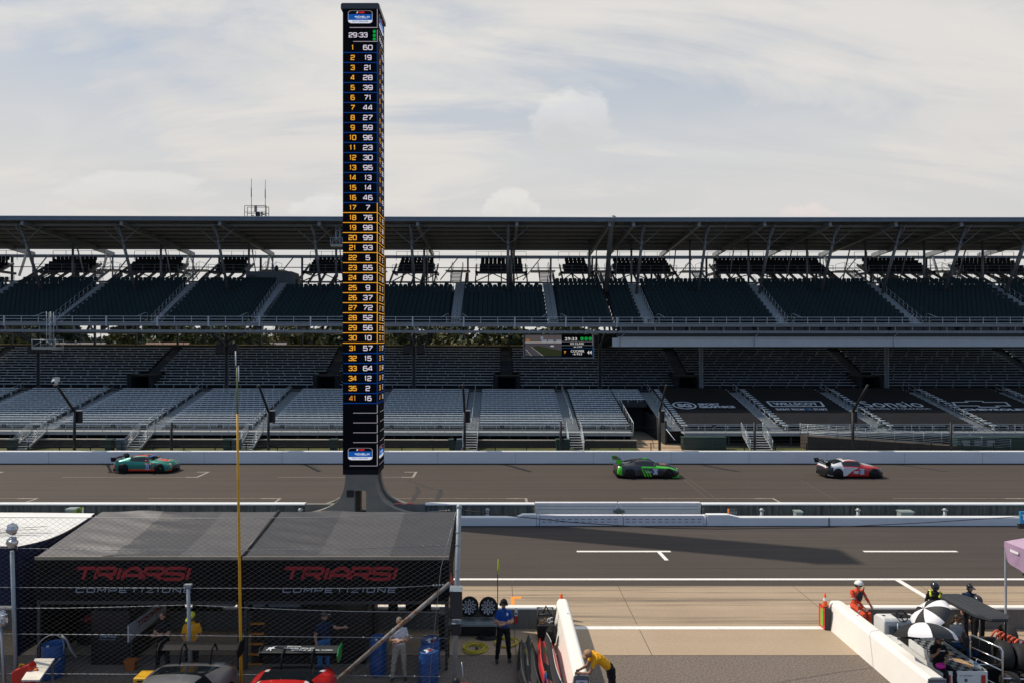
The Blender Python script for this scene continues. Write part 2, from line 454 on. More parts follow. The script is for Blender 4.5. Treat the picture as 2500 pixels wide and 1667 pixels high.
M_WLOLD = M('worn road paint', (0.34, 0.30, 0.26), 0.8, var=0.2, scale=9, dirt=dict(scale=5, lo=0.45, hi=0.65, amt=0.8, col=(0.10,0.085,0.075)))
M_ORP = M('orange road paint', (0.85, 0.28, 0.03), 0.7, var=0.1, scale=9)
M_SKID = M('tyre rubber mark', (0.028, 0.025, 0.024), 0.75, var=0.2, scale=3)
M_JOINT = M('pavement joint', (0.10, 0.08, 0.06), 0.9, var=0.1)
def marking(name, mat, polys, z=0.004):
    mb = MB()
    for p in polys: mb.add([(x, y, z) for x, y in p], [tuple(range(len(p)))])
    return tag(mb.build(name, mat), kind='structure')
def rect(x0, x1, y0, y1): return [(x0,y0),(x1,y0),(x1,y1),(x0,y1)]
marking('road_marking', M_WL, [rect(-160, 160, 27.5, 27.7)])
marking('road_marking', M_WL, [rect(3.62, 7.92, 31.17, 31.36)])
marking('road_marking', M_WL, [[(7.28, 31.17), (7.46, 31.17), (7.52, 30.0), (7.34, 30.0)]])
marking('road_marking', M_WL, [rect(16.75, 21.05, 31.17, 31.36)])
marking('road_marking', M_WL, [rect(-9.5, -5.2, 31.17, 31.36)])
marking('road_marking', M_WL, [rect(16.0, 16.24, 23.3, 27.5)])
marking('road_marking', M_WL, [rect(2.56, 11.0, 22.80, 23.04)])
marking('road_marking', M_ORP, [rect(0.49, 0.62, 24.85, 25.72), rect(0.62, 0.89, 25.5, 25.72)])
for gx in (-51.8, -36.6, -21.4, -6.1):       # grid slots, outer row
    marking('grid_marking', M_WLOLD, [rect(gx, gx+0.18, 48.3, 50.4), rect(gx-0.75, gx, 50.2, 50.4), rect(gx-0.75, gx, 48.3, 48.5)])
    marking('grid_marking', M_WLOLD, [rect(gx-9.5, gx-0.8, 48.36, 48.43)])
for gx in (-43.4, -28.3, -13.4, 1.66, 16.8, 32.2):   # inner row
    marking('grid_marking', M_WLOLD, [rect(gx, gx+0.15, 39.0, 41.9), rect(gx-1.1, gx, 41.74, 41.9), rect(gx-8, gx-1.1, 41.8, 41.86)])
M_SEAM = M('asphalt seam', (0.040,0.034,0.031), 0.9, var=0.3, scale=0.3)
for yy in (39.7, 41.6, 44.4, 47.3, 50.9, 52.8): marking('surface_seam', M_SEAM, [rect(-160, 160, yy, yy+0.05)], 0.003)
for yy in (28.9, 32.9, 34.6): marking('surface_seam', M_SEAM, [rect(-160, 160, yy, yy+0.035)], 0.003)
# skid marks and seams
def skid(pts, w):
    q = []
    for i, (x, y) in enumerate(pts):
        q.append((x, y))
    left = []; rightp = []
    for i, (x, y) in enumerate(q):
        a = q[max(i-1,0)]; b = q[min(i+1,len(q)-1)]; dx, dy = b[0]-a[0], b[1]-a[1]; l = math.hypot(dx, dy)
        ww = w * (0.5 if i in (0, len(q)-1) else 1)
        left.append((x - dy/l*ww/2, y + dx/l*ww/2)); rightp.append((x + dy/l*ww/2, y - dx/l*ww/2))
    marking('skid_mark', M_SKID, [[left[i], rightp[i], rightp[i+1], left[i+1]] for i in range(len(q)-1)], 0.006)
def px_ground(px, py): Y = CAMZ*1667/(py-834); return ((px-1215)*Y/1667, Y)
skid([px_ground(757, 1134), px_ground(768, 1141), px_ground(784, 1150)], 0.5)
skid([px_ground(1243, 1134.5), px_ground(1268, 1142), px_ground(1297, 1151)], 0.45)
skid([px_ground(1715, 1137), px_ground(1760, 1145), px_ground(1800, 1151)], 0.25)
skid([px_ground(1018, 1186), px_ground(1022, 1200), px_ground(1014, 1209), px_ground(1007, 1224)], 0.35)
skid([px_ground(1078, 1196), px_ground(1074, 1205), px_ground(1066, 1223)], 0.4)
skid([px_ground(995, 1172), px_ground(1020, 1181), px_ground(1050, 1191), px_ground(1077, 1198)], 0.16)
skid([px_ground(276, 1135), px_ground(280, 1144), px_ground(283, 1152)], 0.35)
for a, b, c, d in ((1633, 1127, 1725, 1216), (1668, 1160, 1760, 1226), (1955, 1172, 2050, 1226)):
    p = px_ground(a, max(b, 1140)); q = px_ground(c, d)
    marking('surface_seam', M('faint seam', (0.13,0.11,0.095), 0.9, var=0.3), [[p, (p[0]+0.035, p[1]), (q[0]+0.035, q[1]), q]], 0.005)
for jx in (-3.4, 0.55, 4.72, 11.6, 16.6, 21.4):     # concrete joints
    marking('pavement_joint', M_JOINT, [rect(jx, jx+0.022, 20.9, 23.1)], 0.003)
    marking('pavement_joint', M_JOINT, [rect(jx, jx+0.022, 23.2, 26.85)], 0.003)
marking('pavement_joint', M_JOINT, [rect(-160, 160, 20.88, 20.92)], 0.003)
marking('pavement_joint', M_JOINT, [rect(-160, 160, 26.82, 26.88)], 0.003)

# ---------------------------------------------------------------- concrete walls
M_WALL = M('white wall paint', (0.72, 0.74, 0.76), 0.6, var=0.05, scale=1.5, stretch=(0.3, 1, 1),
           dirt=dict(scale=1.3, stretch=(0.25, 1, 2.2), lo=0.52, hi=0.85, amt=0.35, col=(0.42, 0.44, 0.46)))
M_WALLNEW = M('fresh white paint', (0.82, 0.80, 0.76), 0.55, var=0.04, scale=2, dirt=dict(scale=2.2, lo=0.58, hi=0.85, amt=0.25, col=(0.55, 0.52, 0.48)))
M_STAIN = M('stained concrete', (0.15, 0.155, 0.15), 0.9, var=0.25, scale=1.2,
            dirt=dict(scale=2.0, stretch=(2.6, 1, 0.25), lo=0.42, hi=0.62, amt=0.85, col=(0.035, 0.036, 0.035)))
M_GAP = M('dark joint', (0.03, 0.03, 0.032), 0.9, var=0.1)
M_RAWC = M('raw concrete', (0.20, 0.19, 0.17), 0.9, var=0.12, scale=1.4, bump=0.2,
           dirt=dict(scale=1.6, stretch=(1.4, 1.4, 0.6), lo=0.48, hi=0.75, amt=0.5, col=(0.15, 0.145, 0.13)))
def wall_profile(y0, y1, h, lip=0.03):
    return [(y0, -0.02), (y1, -0.02), (y1, h-lip), (y1-lip, h), (y0+lip, h), (y0, h-lip)]
outer = thing('outer_wall', 'long white concrete wall along the far side of the track below the grandstand', 'wall', (0, 53.5, 0))
mb = MB(); mb.prism(wall_profile(53.5, 53.95, 1.0), 'x', -150, 150); mb.build('wall_body', M_WALL, outer)
mb = MB(); mb.box(-150, 150, 53.44, 53.497, -0.01, 0.07); mb.build('wall_base', M_GAP, outer)
mb = MB()
for k in range(-12, 13): mb.box(k*6.1-0.012+1.4, k*6.1+0.012+1.4, 53.488, 53.499, 0.07, 0.98)
mb.build('wall_joint', M('wall joint grey', (0.42, 0.44, 0.47), 0.8, var=0.1), outer)

wb = thing('pit_wall', 'low white wall between the pit lane and the grass strip', 'wall', (0, 35.45, 0))
for k, (a, b) in enumerate(((-150, 2.0), (10.9, 150))):
    mb = MB(); mb.prism(wall_profile(35.5, 35.85, 0.47), 'x', a, b); mb.build('wall_body', M_WALL, wb)
mb = MB()
mb.prism([(1.0, 0.46), (2.0, 0.46), (2.0, 0.60), (1.3, 0.60)], 'y', 35.497, 35.853)
mb.prism([(10.9, 0.46), (12.6, 0.46), (12.0, 0.60), (10.9, 0.60)], 'y', 35.497, 35.853); mb.build('raised_end', M_WALL, wb)
mb = MB(); mb.box(-150, 150, 35.43, 35.497, -0.01, 0.03); mb.build('wall_base', M_GAP, wb)
mb = MB()
for x in (-28.2, -12.5, 17.2, 17.25, 33): mb.box(x, x+0.025, 35.49, 35.499, 0.03, 0.45)
mb.build('wall_joint', M_GAP, wb)
M_GATE = M('white gate paint', (0.66, 0.67, 0.72), 0.5, var=0.06, scale=2)
gb = thing('barrier_gate', 'low white steel gate of two slotted panels set in the pit lane wall', 'gate', (6.5, 35.5, 0))
for a, b in ((2.2, 6.52), (6.56, 10.7)):
    mb = MB(); mb.box(a, b, 35.52, 35.8, 0.03, 0.56); mb.m = 1; n = int((b-a)/0.34)
    for zz in (0.22, 0.36):
        for i in range(n): mb.box(a+0.1+i*0.34, a+0.1+i*0.34+0.2, 35.512, 35.5195, zz, zz+0.022)
    mb.build('panel', [M_GATE, M_GAP], gb)
for x in (2.1, 10.8): mb = MB(); mb.lathe([(0.0, 0.58), (0.1, 0.58), (0.1, 0)], (x, 35.66, 0), n=12); mb.build('gate_post', M_GATE, gb)

wa = thing('track_wall', 'dark stained concrete wall with a white top along the near edge of the track', 'wall', (0, 37.45, 0))
for a, b in ((-150, -10.6), (-3.95, 2.0), (11.25, 150)):
    mb = MB(); mb.box(a, b, 37.45, 37.75, -0.02, 0.66); mb.build('wall_body', M_STAIN, wa)
    mb = MB(); mb.prism(wall_profile(37.40, 37.80, 0.06), 'x', a-0.02, b+0.02)
    mb.v = [(x, y, z + 0.665) for x, y, z in mb.v]; mb.build('wall_cap', M_WALL, wa)
mb = MB(); mb.box(-10.58, -8.9, 37.47, 37.73, -0.02, 0.68); mb.box(-5.7, -3.97, 37.47, 37.73, -0.02, 0.68)
mb.build('wall_end', M_RAWC, wa)
mb = MB()
for x in (-5.6, -5.0): mb.box(x, x+0.34, 37.46, 37.74, 0.682, 0.70)
mb.build('red_stripe', M('red kerb paint', (0.5, 0.06, 0.05), 0.7), wa)
ga = thing('track_gate', 'taller white steel gate of two panels standing behind the low slotted gate', 'gate', (6.6, 37.5, 0))
for a, b in ((2.06, 6.6), (6.66, 11.15)):
    mb = MB(); mb.box(a, b, 37.46, 37.76, 0.03, 0.76); mb.m = 1
    for zz in (0.12, 0.40, 0.58): mb.box(a+0.15, b-0.15, 37.452, 37.4595, zz, zz+0.02)
    mb.build('panel', [M_GATE, M('slot grey', (0.2, 0.2, 0.23), 0.8)], ga)
mb = MB(); mb.box(6.35, 6.95, 37.36, 37.455, 0.26, 0.36); mb.box(6.5, 6.76, 37.34, 37.45, 0.1, 0.46); mb.build('latch', M('latch steel', (0.16,0.19,0.21), 0.5, 0.6), ga)
for a, b in ((1.9, 2.0), (11.2, 11.3)):
    mb = MB(); mb.box(a, b, 37.3, 37.8, 0, 0.5); mb.build('gate_post', M('latch steel', (0.16,0.19,0.21)), ga)

# small things on the grass strip
M_CABG = M('cabinet grey green', (0.22, 0.27, 0.26), 0.6, var=0.1)
def cabinet(px, w, h, label):
    x = XA(px, 36.5); t = thing('utility_cabinet', label, 'cabinet', (x, 36.5, 0), 'small cabinets on the grass strip')
    mb = MB(); mb.box(x-w/2, x+w/2, 36.3, 36.7, 0, h); mb.build('body', M_CABG, t, bevel=0.02)
    mb = MB(); mb.prism([(36.26, h), (36.74, h), (36.7, h+0.06), (36.3, h+0.06)], 'x', x-w/2-0.03, x+w/2+0.03); mb.build('lid', M_CABG, t)
cabinet(1948, 0.34, 0.52, 'narrow grey green cabinet on the grass strip right of the white gates')
cabinet(2210, 0.68, 0.52, 'wide grey cabinet on the grass strip behind the pit wall, farthest right')
cabinet(163+15, 0.5, 0.66, 'grey cabinet on the grass strip beside the lime green flag')
t = thing('light_box', 'square trackside light box with small holes and an orange side on the pit wall', 'light box', (XA(1789,36.0), 36.0, 0))
x = XA(1789, 36.0)
mb = MB(); mb.box(x-0.2, x+0.2, 35.9, 36.1, 0.1, 0.78); mb.build('housing', M('light box black', (0.03,0.035,0.04), 0.5), t)
mb = MB()
for i in range(5):
    for j in range(6): mb.lathe([(0,0),(0.024,0)], (x-0.15+i*0.075, 35.895, 0.36+j*0.07), 'y', 8)
mb.build('lamp', M('lamp glass', (0.3,0.33,0.36), 0.2), t)
mb = MB(); mb.box(x-0.245, x-0.203, 35.9, 36.1, 0.2, 0.78); mb.build('side_panel', M('light box orange', (0.7,0.2,0.04), 0.6), t)
for px, lab in ((1190, 'left of the white gates'), (1860, 'beside the light box'), (2095, 'between the two grey cabinets'), (2307, 'farthest right'), (733, 'left of the scoring pylon')):
    x = XA(px, 36.4); t = thing('fence_stub', 'short grey steel post on the grass strip, ' + lab, 'post', (x, 36.4, 0), 'short posts on the grass strip')
    mb = MB(); mb.lathe([(0.0,0.72),(0.08,0.72),(0.08,0)], (x,36.4,0), n=12); mb.build('post', M('galvanised', (0.33,0.36,0.37), 0.5, 0.4), t)
    mb = MB(); mb.box(x-0.11, x+0.11, 36.3, 36.5, 0.6, 0.66); mb.box(x-0.11, x+0.11, 36.3, 36.5, 0.3, 0.34); mb.build('clamp', M('galvanised', (0.33,0.36,0.37)), t)
# ---------------------------------------------------------------- scoring pylon
PY = 36.6; PX0, PX1 = -8.31, -6.42; PD = 2.0
py = thing('scoring_pylon', 'tall black scoring tower of lit position numbers on a flared concrete base', 'scoring tower', (-7.365, 37.6, 0))
M_BLK = M('pylon black', (0.010, 0.011, 0.015), 0.6, var=0.1, spec=0.12)
M_CAP = M('pylon cap', (0.05, 0.055, 0.065), 0.4, var=0.1)
def LED(name, c, s): return M(name, tuple(k*0.1 for k in c), 0.7, var=0, emit=c + (s,), spec=0.05)
L_OR = LED('led amber', (1.0, 0.44, 0.035), 0.82); L_WH = LED('led white', (0.86, 0.80, 0.92), 0.72); L_GR = LED('led green', (0.0, 0.36, 0.045), 0.9)
L_BL = LED('led blue', (0.003, 0.055, 0.30), 0.8); L_YE = LED('led yellow line', (1.0, 0.44, 0.03), 0.9); L_GY = LED('led grey', (0.42, 0.38, 0.44), 0.8)
L_LB = LED('led logo blue', (0.005, 0.09, 0.40), 0.85); L_RD = LED('led red', (0.75, 0.02, 0.03), 0.9); L_LW = LED('led logo white', (0.68, 0.73, 0.82), 0.9)
L_OR2 = LED('led amber dim', (0.9, 0.36, 0.05), 0.6); L_BK = LED('led logo black', (0.01, 0.01, 0.02), 0.3)
mb = MB(); mb.box(PX0, PX1, PY, PY+PD, 2.47, 27.42); mb.build('shaft', M_BLK, py, bevel=0.03)
mb = MB(); mb.prism([(PX0-0.09, 27.40), (PX1+0.09, 27.40), (PX1+0.09, 27.62), (PX1+0.02, 27.70), (PX0-0.02, 27.70), (PX0-0.09, 27.62)], 'y', PY-0.06, PY+PD+0.06)
mb.build('cap', M_CAP, py)
FY = PY - 0.012
def face(front):
    """returns a function (u across 0..1, z) -> point, plus right vector, for the front or the side screen"""
    if front: return (lambda u, z, d=0: Vector((PX0 + u*(PX1-PX0), FY - d, z))), Vector((1,0,0))
    return (lambda u, z, d=0: Vector((PX1 + 0.012 + d, PY + u*PD, z))), Vector((0,1,0))
def fbar(mb, P, u0, u1, z0, z1, d=0):
    mb.add([P(u0,z0,d), P(u1,z0,d), P(u1,z1,d), P(u0,z1,d)], [(0,1,2,3)])
def zr(ypx): return ZA(ypx, FY)
ORDER = [60,19,21,28,39,71,44,27,59,96,23,30,95,13,14,46,7,76,98,99,93,5,55,89,9,37,72,52,56,10,57,15,64,12,2,16]
def logo(P, rt, zc, h):
    """oval series badge"""
    q = []
    W2 = 0.335; 
    def outline(k):
        pts = []
        for sx, sy, a0 in ((1,1,0),(-1,1,90),(-1,-1,180),(1,-1,270)):
            for i in range(7):
                a = R(a0 + i*15); pts.append((sx*(W2-0.10) + 0.10*math.cos(a), sy*(h/2-0.20*h) + 0.20*h*math.sin(a)))
        return [(0.5 + x*k, zc + z*k) for x, z in pts]
    b = MB(); b.m = 0; o = outline(1.04); b.add([P(u,z,0.002) for u,z in o], [tuple(range(len(o)))])
    b.m = 1; o = outline(1.0); b.add([P(u,z,0.004) for u,z in o], [tuple(range(len(o)))])
    b.m = 2; fbar(b, P, 0.5-W2, 0.5+W2, zc-0.24*h, zc+0.22*h, 0.006)
    b.m = 3; o = [(u, z) for u, z in outline(1.0) if z < zc-0.23*h] ; o = [(0.5-W2, zc-0.255*h), (0.5+W2, zc-0.255*h)][::-1] + sorted([p for p in o if p[0] < 0.5], key=lambda p: -p[1]) + sorted([p for p in o if p[0] >= 0.5], key=lambda p: p[1])
    b.add([P(u,z,0.006) for u,z in o], [tuple(range(len(o)))])
    wid = (P(1,0)-P(0,0)).length
    b.m = 4; put_strokes(b, 'IMSA', P(0.53, zc+0.36*h, 0.008), wid*0.17, h*0.15, rt, t=.13, shear=0.25)
    b.m = 3; b.add([P(0.39,zc+0.29*h,.008), P(0.42,zc+0.29*h,.008), P(0.44,zc+0.43*h,.008), P(0.41,zc+0.43*h,.008)], [(0,1,2,3)])
    put_strokes(b, 'MICHELIN', P(0.55, zc, 0.008), wid*0.42, h*0.15, rt, t=.12, shear=0.2)
    fbar(b, P, 0.38, 0.72, zc-0.13*h, zc-0.115*h, 0.008)
    b.m = 2; put_text(b, 'PILOT CHALLENGE', P(0.5, zc-0.36*h, 0.009), wid*0.45, h*0.12, rt, bold=0.02, shear=0.25)
    return b.build('series_badge', [L_GY, L_BK, L_LB, L_LW, L_RD], py)
for front in (True, False):
    P, rt = face(front); wid = (P(1,0)-P(0,0)).length
    UO, UW, UB = ((0.285, 0.715, 0.985) if front else (0.29, 0.715, 0.985))
    scr = MB(); fbar(scr, P, 0.004, 0.996, 2.75, 27.35, -0.006); scr.build('screen', M('screen black', (0.005,0.006,0.010), 0.7, var=0.0, spec=0.05), py)
    logo(P, rt, zr(42.5), 0.66)
    hd = MB(); hd.m = 0
    fbar(hd, P, UB-0.01, UB+0.006, zr(67), zr(20)); fbar(hd, P, 0.2, UB+0.006, zr(69), zr(67.4))
    fbar(hd, P, UB-0.01, UB+0.006, zr(101), zr(74)); fbar(hd, P, 0.3, UB+0.006, zr(103), zr(101.6)); hd.build('frame_line', L_GY, py)
    ck = MB(); put_strokes(ck, '29:33', P(0.44, zr(86.5), .001), wid*0.53, 0.27, rt, t=0.08); ck.build('clock', L_WH, py)
    for yy in (78, 87.5, 96.5):
        g = MB(); c = P(0.90, zr(yy), .001); g.add([c + rt*(0.085*math.cos(a*R(15))) + Vector((0,0,0.085*math.sin(a*R(15)))) for a in range(24)], [tuple(range(24))])
        g.build('status_dot', L_GR, py)
    for i, num in enumerate(ORDER):
        yc = 117.0 + 24.43*i; lb = yc + 12.3
        lm = L_YE if 16 <= i <= 29 else L_BL
        if i == 15: lm = L_BL
        fr = MB(); fbar(fr, P, 0.006, UB+0.006, zr(lb+0.75), zr(lb-0.75)); fbar(fr, P, UB-0.012, UB+0.006, zr(lb-0.75), zr(yc-11.4))
        row = fr.build('standings_row', lm, py)
        pos = str(i+1 if i < 35 else 41)
        t = MB(); put_strokes(t, pos, P(UO, zr(yc), .001), (0.215 if len(pos) == 1 else 0.43)*(0.62 if pos == '1' else 0.86 if '1' in pos else 1.0)*wid/1.9, 0.275, rt, t=0.085)
        t.build('position_number', L_OR if i < 35 else L_OR2, row)
        s = str(num); w = (0.235 if len(s) == 1 else 0.515*(0.88 if '1' in s else 1))*wid/1.9
        if len(s) == 2 and '1' in s: w *= 0.86
        t = MB(); put_strokes(t, s, P(UW, zr(yc), .001), w, 0.275, rt, t=0.082); t.build('car_number', L_WH, row)
    bl = MB()
    for a, b in ((987, 1008), (1012, 1032), (1036, 1056), (1060, 1080), (1084, 1137)):
        fbar(bl, P, UB-0.01, UB+0.006, zr(b), zr(a)); fbar(bl, P, 0.3 if b < 1130 else 0.2, UB-0.01, zr(b+0.5), zr(b-0.6))
    bl.build('frame_line', L_GY, py)
    logo(P, rt, zr(1108), 0.62)
# concrete base: two flared slabs with a recessed web, pierced by a passage
cx = -7.365
prof = [(0.80, 2.475), (0.815, 2.1), (0.87, 1.75), (0.98, 1.42), (1.16, 1.12), (1.44, 0.88), (1.84, 0.66), (2.35, 0.48), (2.9, 0.36), (3.4, 0.28), (3.4, -0.02)]
half = lambda s, inner: [(cx + s*inner, -0.02), (cx + s*inner, 1.63), (cx + s*inner, 2.475)] + [(cx + s*a, z) for a, z in prof]
def slab(y0, y1):
    b = MB()
    for s in (-1, 1): b.prism(half(s, 0.31), 'y', y0, y1)
    b.prism([(cx-0.31, 1.55), (cx-0.25, 1.62), (cx+0.25, 1.62), (cx+0.31, 1.55), (cx+0.31, 2.475), (cx-0.31, 2.475)], 'y', y0+0.001, y1-0.001)
    b.prism([(cx-0.31, -0.02), (cx+0.31, -0.02), (cx+0.31, 0.16), (cx-0.31, 0.16)], 'y', y0+0.001, y1-0.001)
    return b.build('base_slab', M_RAWC, py)
slab(PY, PY+0.42); slab(PY+PD-0.42, PY+PD)
web = MB()
for s in (-1, 1):
    web.prism([(cx+s*0.31, -0.02), (cx+s*0.31, 2.47), (cx+s*0.66, 2.47), (cx+s*0.70, 1.9), (cx+s*0.86, 1.3), (cx+s*1.15, 0.85), (cx+s*1.7, 0.45), (cx+s*2.4, 0.2), (cx+s*2.4, -0.02)], 'y', PY+0.422, PY+PD-0.422)
web.build('base_web', M_RAWC, py)
mb = MB(); mb.box(cx-0.72, cx-0.34, PY-0.03, PY-0.002, 1.27, 1.64); mb.build('plaque', M('plaque', (0.012,0.014,0.02), 0.4), py)
# ---------------------------------------------------------------- grandstands
M_STEEL = M('stand steel', (0.18, 0.20, 0.225), 0.5, 0.3, var=0.15, scale=2)
M_STEELD = M('dark stand steel', (0.045, 0.05, 0.06), 0.6, 0.2, var=0.15, scale=2)
M_RAIL = M('rail aluminium', (0.42, 0.47, 0.52), 0.45, 0.5, var=0.1)
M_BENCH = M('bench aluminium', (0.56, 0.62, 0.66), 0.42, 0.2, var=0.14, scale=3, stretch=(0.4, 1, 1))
M_BENCHD = M('bench aluminium darker', (0.42, 0.48, 0.52), 0.5, 0.2, var=0.15, scale=3)  # darker tone for the bank under the upper deck
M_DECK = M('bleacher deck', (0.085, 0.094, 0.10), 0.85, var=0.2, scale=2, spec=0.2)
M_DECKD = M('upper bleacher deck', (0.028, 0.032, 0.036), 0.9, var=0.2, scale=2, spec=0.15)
M_STEP = M('aisle tread', (0.27, 0.29, 0.30), 0.8, var=0.15, scale=4)
M_SEAT = M('dark green seat', (0.010, 0.026, 0.030), 0.6, var=0.25, scale=1.5, spec=0.2)
M_SEATK = M('black seat', (0.008, 0.011, 0.014), 0.6, var=0.2, scale=1.5, spec=0.2)
M_ROOFU = M('roof sheeting', (0.10, 0.108, 0.12), 0.7, 0.1, var=0.15, scale=0.8)
M_ROOFE = M('roof fascia', (0.12, 0.16, 0.21), 0.5, 0.2, var=0.15, scale=0.7)
M_DARKW = M('dark wall and backing', (0.02, 0.024, 0.025), 0.8, var=0.2)
M_FASC = M('pale fascia', (0.40, 0.44, 0.48), 0.6, var=0.08, scale=0.8)
M_BROWN = M('dark brown panel', (0.055, 0.042, 0.035), 0.85, var=0.3, scale=1.5)
MESHC = {}
def inst(name, key, maker, mats, parent, loc):
    if key not in MESHC: MESHC[key] = maker().mesh(name, mats)
    o = bpy.data.objects.new(name, MESHC[key]); COL.objects.link(o); o.parent = parent
    off = ORG[root_of(parent).name]; o.location = Vector(loc) - Vector(off)
    return o
def steps_poly(n, y0, dy, z0, dz, back=0.5, under=0.18):
    """side profile of a stepped deck (y,z): n treads"""
    p = [(y0 - dy*back, z0 - under)]
    for i in range(n):
        p.append((y0 + dy*(i-back), z0 + dz*i)); p.append((y0 + dy*(i+1-back), z0 + dz*i))
    p.append((y0 + dy*(n-back), z0 + dz*(n-1) - under))
    return p
def stepped(mb, x0, x1, n, y0, dy, z0, dz, under=0.18):
    p = steps_poly(n, y0, dy, z0, dz, 0.5, under); k = len(p)
    vs = [(x0, y, z) for y, z in p] + [(x1, y, z) for y, z in p]
    fs = [(i, i+k, i+1+k, i+1) for i in range(k-1)] + [(k-1, 2*k-1, k, 0)]
    for s in (0, k):                                  # end cheeks, as quads per tread
        for i in range(n):
            a = 1 + 2*i
            vs_b = len(vs)
            x = x0 if s == 0 else x1
            yb0 = y0 + dy*(i-0.5); yb1 = y0 + dy*(i+0.5)
            vs += [(x, yb0, z0+dz*i-under-dz*0.5), (x, yb1, z0+dz*i-under-dz*0.5), (x, yb1, z0+dz*i), (x, yb0, z0+dz*i)]
            fs.append((vs_b, vs_b+1, vs_b+2, vs_b+3))
    return mb.add(vs, fs)
L1 = dict(n=18, y0=64.0, dy=0.66, z0=1.36, dz=0.1505)
L2 = dict(n=15, y0=77.75, dy=0.62, z0=4.26, dz=0.288)
UP = dict(n=12, y0=71.4, dy=0.80, z0=11.28, dz=0.442)
PH = dict(n=4, y0=84.4, dy=0.75, z0=18.15, dz=0.40)
def bench_maker(w, sup, off, depth=0.30, th=0.055):
    def f():
        b = MB(); b.box(-w/2, w/2, -depth/2, depth/2, -th, 0)
        b.box(-w/2, w/2, -depth/2-0.012, -depth/2, -th-0.03, 0.004)
        x = -w/2 + off
        while x < w/2: b.box(x-0.02, x+0.02, -0.13, 0.12, -0.42, -th); x += sup
        return b
    return f
def bleacher(root, x0, x1, d, mat, name='bleacher_block', rows=None, sup=1.5, deck=None):
    i0, i1 = rows if rows else (0, d['n'])
    mb = MB(); stepped(mb, x0, x1, i1-i0, d['y0']+d['dy']*i0, d['dy'], d['z0']+d['dz']*i0, d['dz'])
    blk = mb.build(name, deck or M_DECK, root)
    w = round(x1 - x0 - 0.1, 2)
    for i in range(i0, i1):
        v = i % 3
        inst('bench', ('b', w, v, mat.name, sup), bench_maker(w, sup, 0.25+0.45*v), mat, blk, ((x0+x1)/2, d['y0']+d['dy']*i, d['z0']+d['dz']*i+0.43))
    return blk
def seat_maker(n, w, pitch):
    def f():
        b = MB()
        for k in range(n):
            x = (k-(n-1)/2)*pitch
            a = w/2
            b.prism([(x-a, 0.44), (x+a, 0.44), (x+a*1.02, 0.74), (x+a*0.72, 0.88), (x-a*0.72, 0.88), (x-a*1.02, 0.74)], 'y', 0.20, 0.25)
            b.box(x-a, x+a, -0.18, 0.20, 0.38, 0.44)
            b.box(x-a*0.5, x+a*0.5, 0.02, 0.10, 0.0, 0.38)
        return b
    return f
def seating(root, x0, x1, d, mat, name='seating_block', rows=None, deck=None, under=0.2):
    i0, i1 = rows if rows else (0, d['n'])
    mb = MB(); stepped(mb, x0, x1, i1-i0, d['y0']+d['dy']*i0, d['dy'], d['z0']+d['dz']*i0, d['dz'], under)
    blk = mb.build(name, deck or M_DECKD, root)
    n = max(2, int((x1-x0-0.1)/0.52))
    for i in range(i0, i1):
        inst('seat_row', ('s', n, mat.name), seat_maker(n, 0.47, 0.52), mat, blk, ((x0+x1)/2, d['y0']+d['dy']*i, d['z0']+d['dz']*i))
    return blk
def aisle(root, x0, x1, d, name='aisle_stair', mat=None, rail=None, rows=None, hoop=False):
    i0, i1 = rows if rows else (0, d['n'])
    mb = MB(); stepped(mb, x0, x1, (i1-i0)*2, d['y0']+d['dy']*i0-d['dy']/4, d['dy']/2, d['z0']+d['dz']*i0, d['dz']/2, 0.1)
    a = mb.build(name, mat or M_STEP, root)
    if rail is not None:
        mb = MB()
        for i in range(i0, i1, 2 if not hoop else 1):
            y = d['y0']+d['dy']*i; z = d['z0']+d['dz']*i; y2 = y+d['dy']*(1.6 if not hoop else 0.75); z2 = z+d['dz']*(1.6 if not hoop else 0.75)
            mb.tube([(rail, y, z), (rail, y, z+0.92), (rail, y2, z2+0.92), (rail, y2, z2)], 0.022, 5)
            mb.tube([(rail, y, z+0.5), (rail, y2, z2+0.5)], 0.018, 5)
        mb.build('handrail', M_RAIL, a)
    return a
def guard(root, x0, x1, y, z, h, pitch, r=0.022, rails=(1.0, 0.55, 0.15), mat=None, big=None, name='guardrail'):
    mb = MB(); n = max(1, round((x1-x0)/pitch))
    for i in range(n+1):
        x = x0+(x1-x0)*i/n; b = big and i % big == 0
        w = r*(3.2 if b else 1.1); mb.box(x-w, x+w, y-w, y+w, z-(0.35 if b else 0.1), z+h*(1.05 if b else 1))
    for k in rails: mb.box(x0, x1, y-r, y+r, z+h*k-r, z+h*k+r)
    return mb.build(name, mat or M_RAIL, root)

LX0, LX1, RX1 = -72.0, 12.3, 72.0
LS = thing('grandstand', 'long grandstand of bare metal benches below dark green seats, behind the scoring tower', 'grandstand', (12.3, 62.4, 0))
RS = thing('grandstand', 'grandstand with black sponsor covers on its lower benches and a pale band above', 'grandstand', (12.3, 62.4, 0))
ORG[RS.name] = (12.3, 62.4, 0)

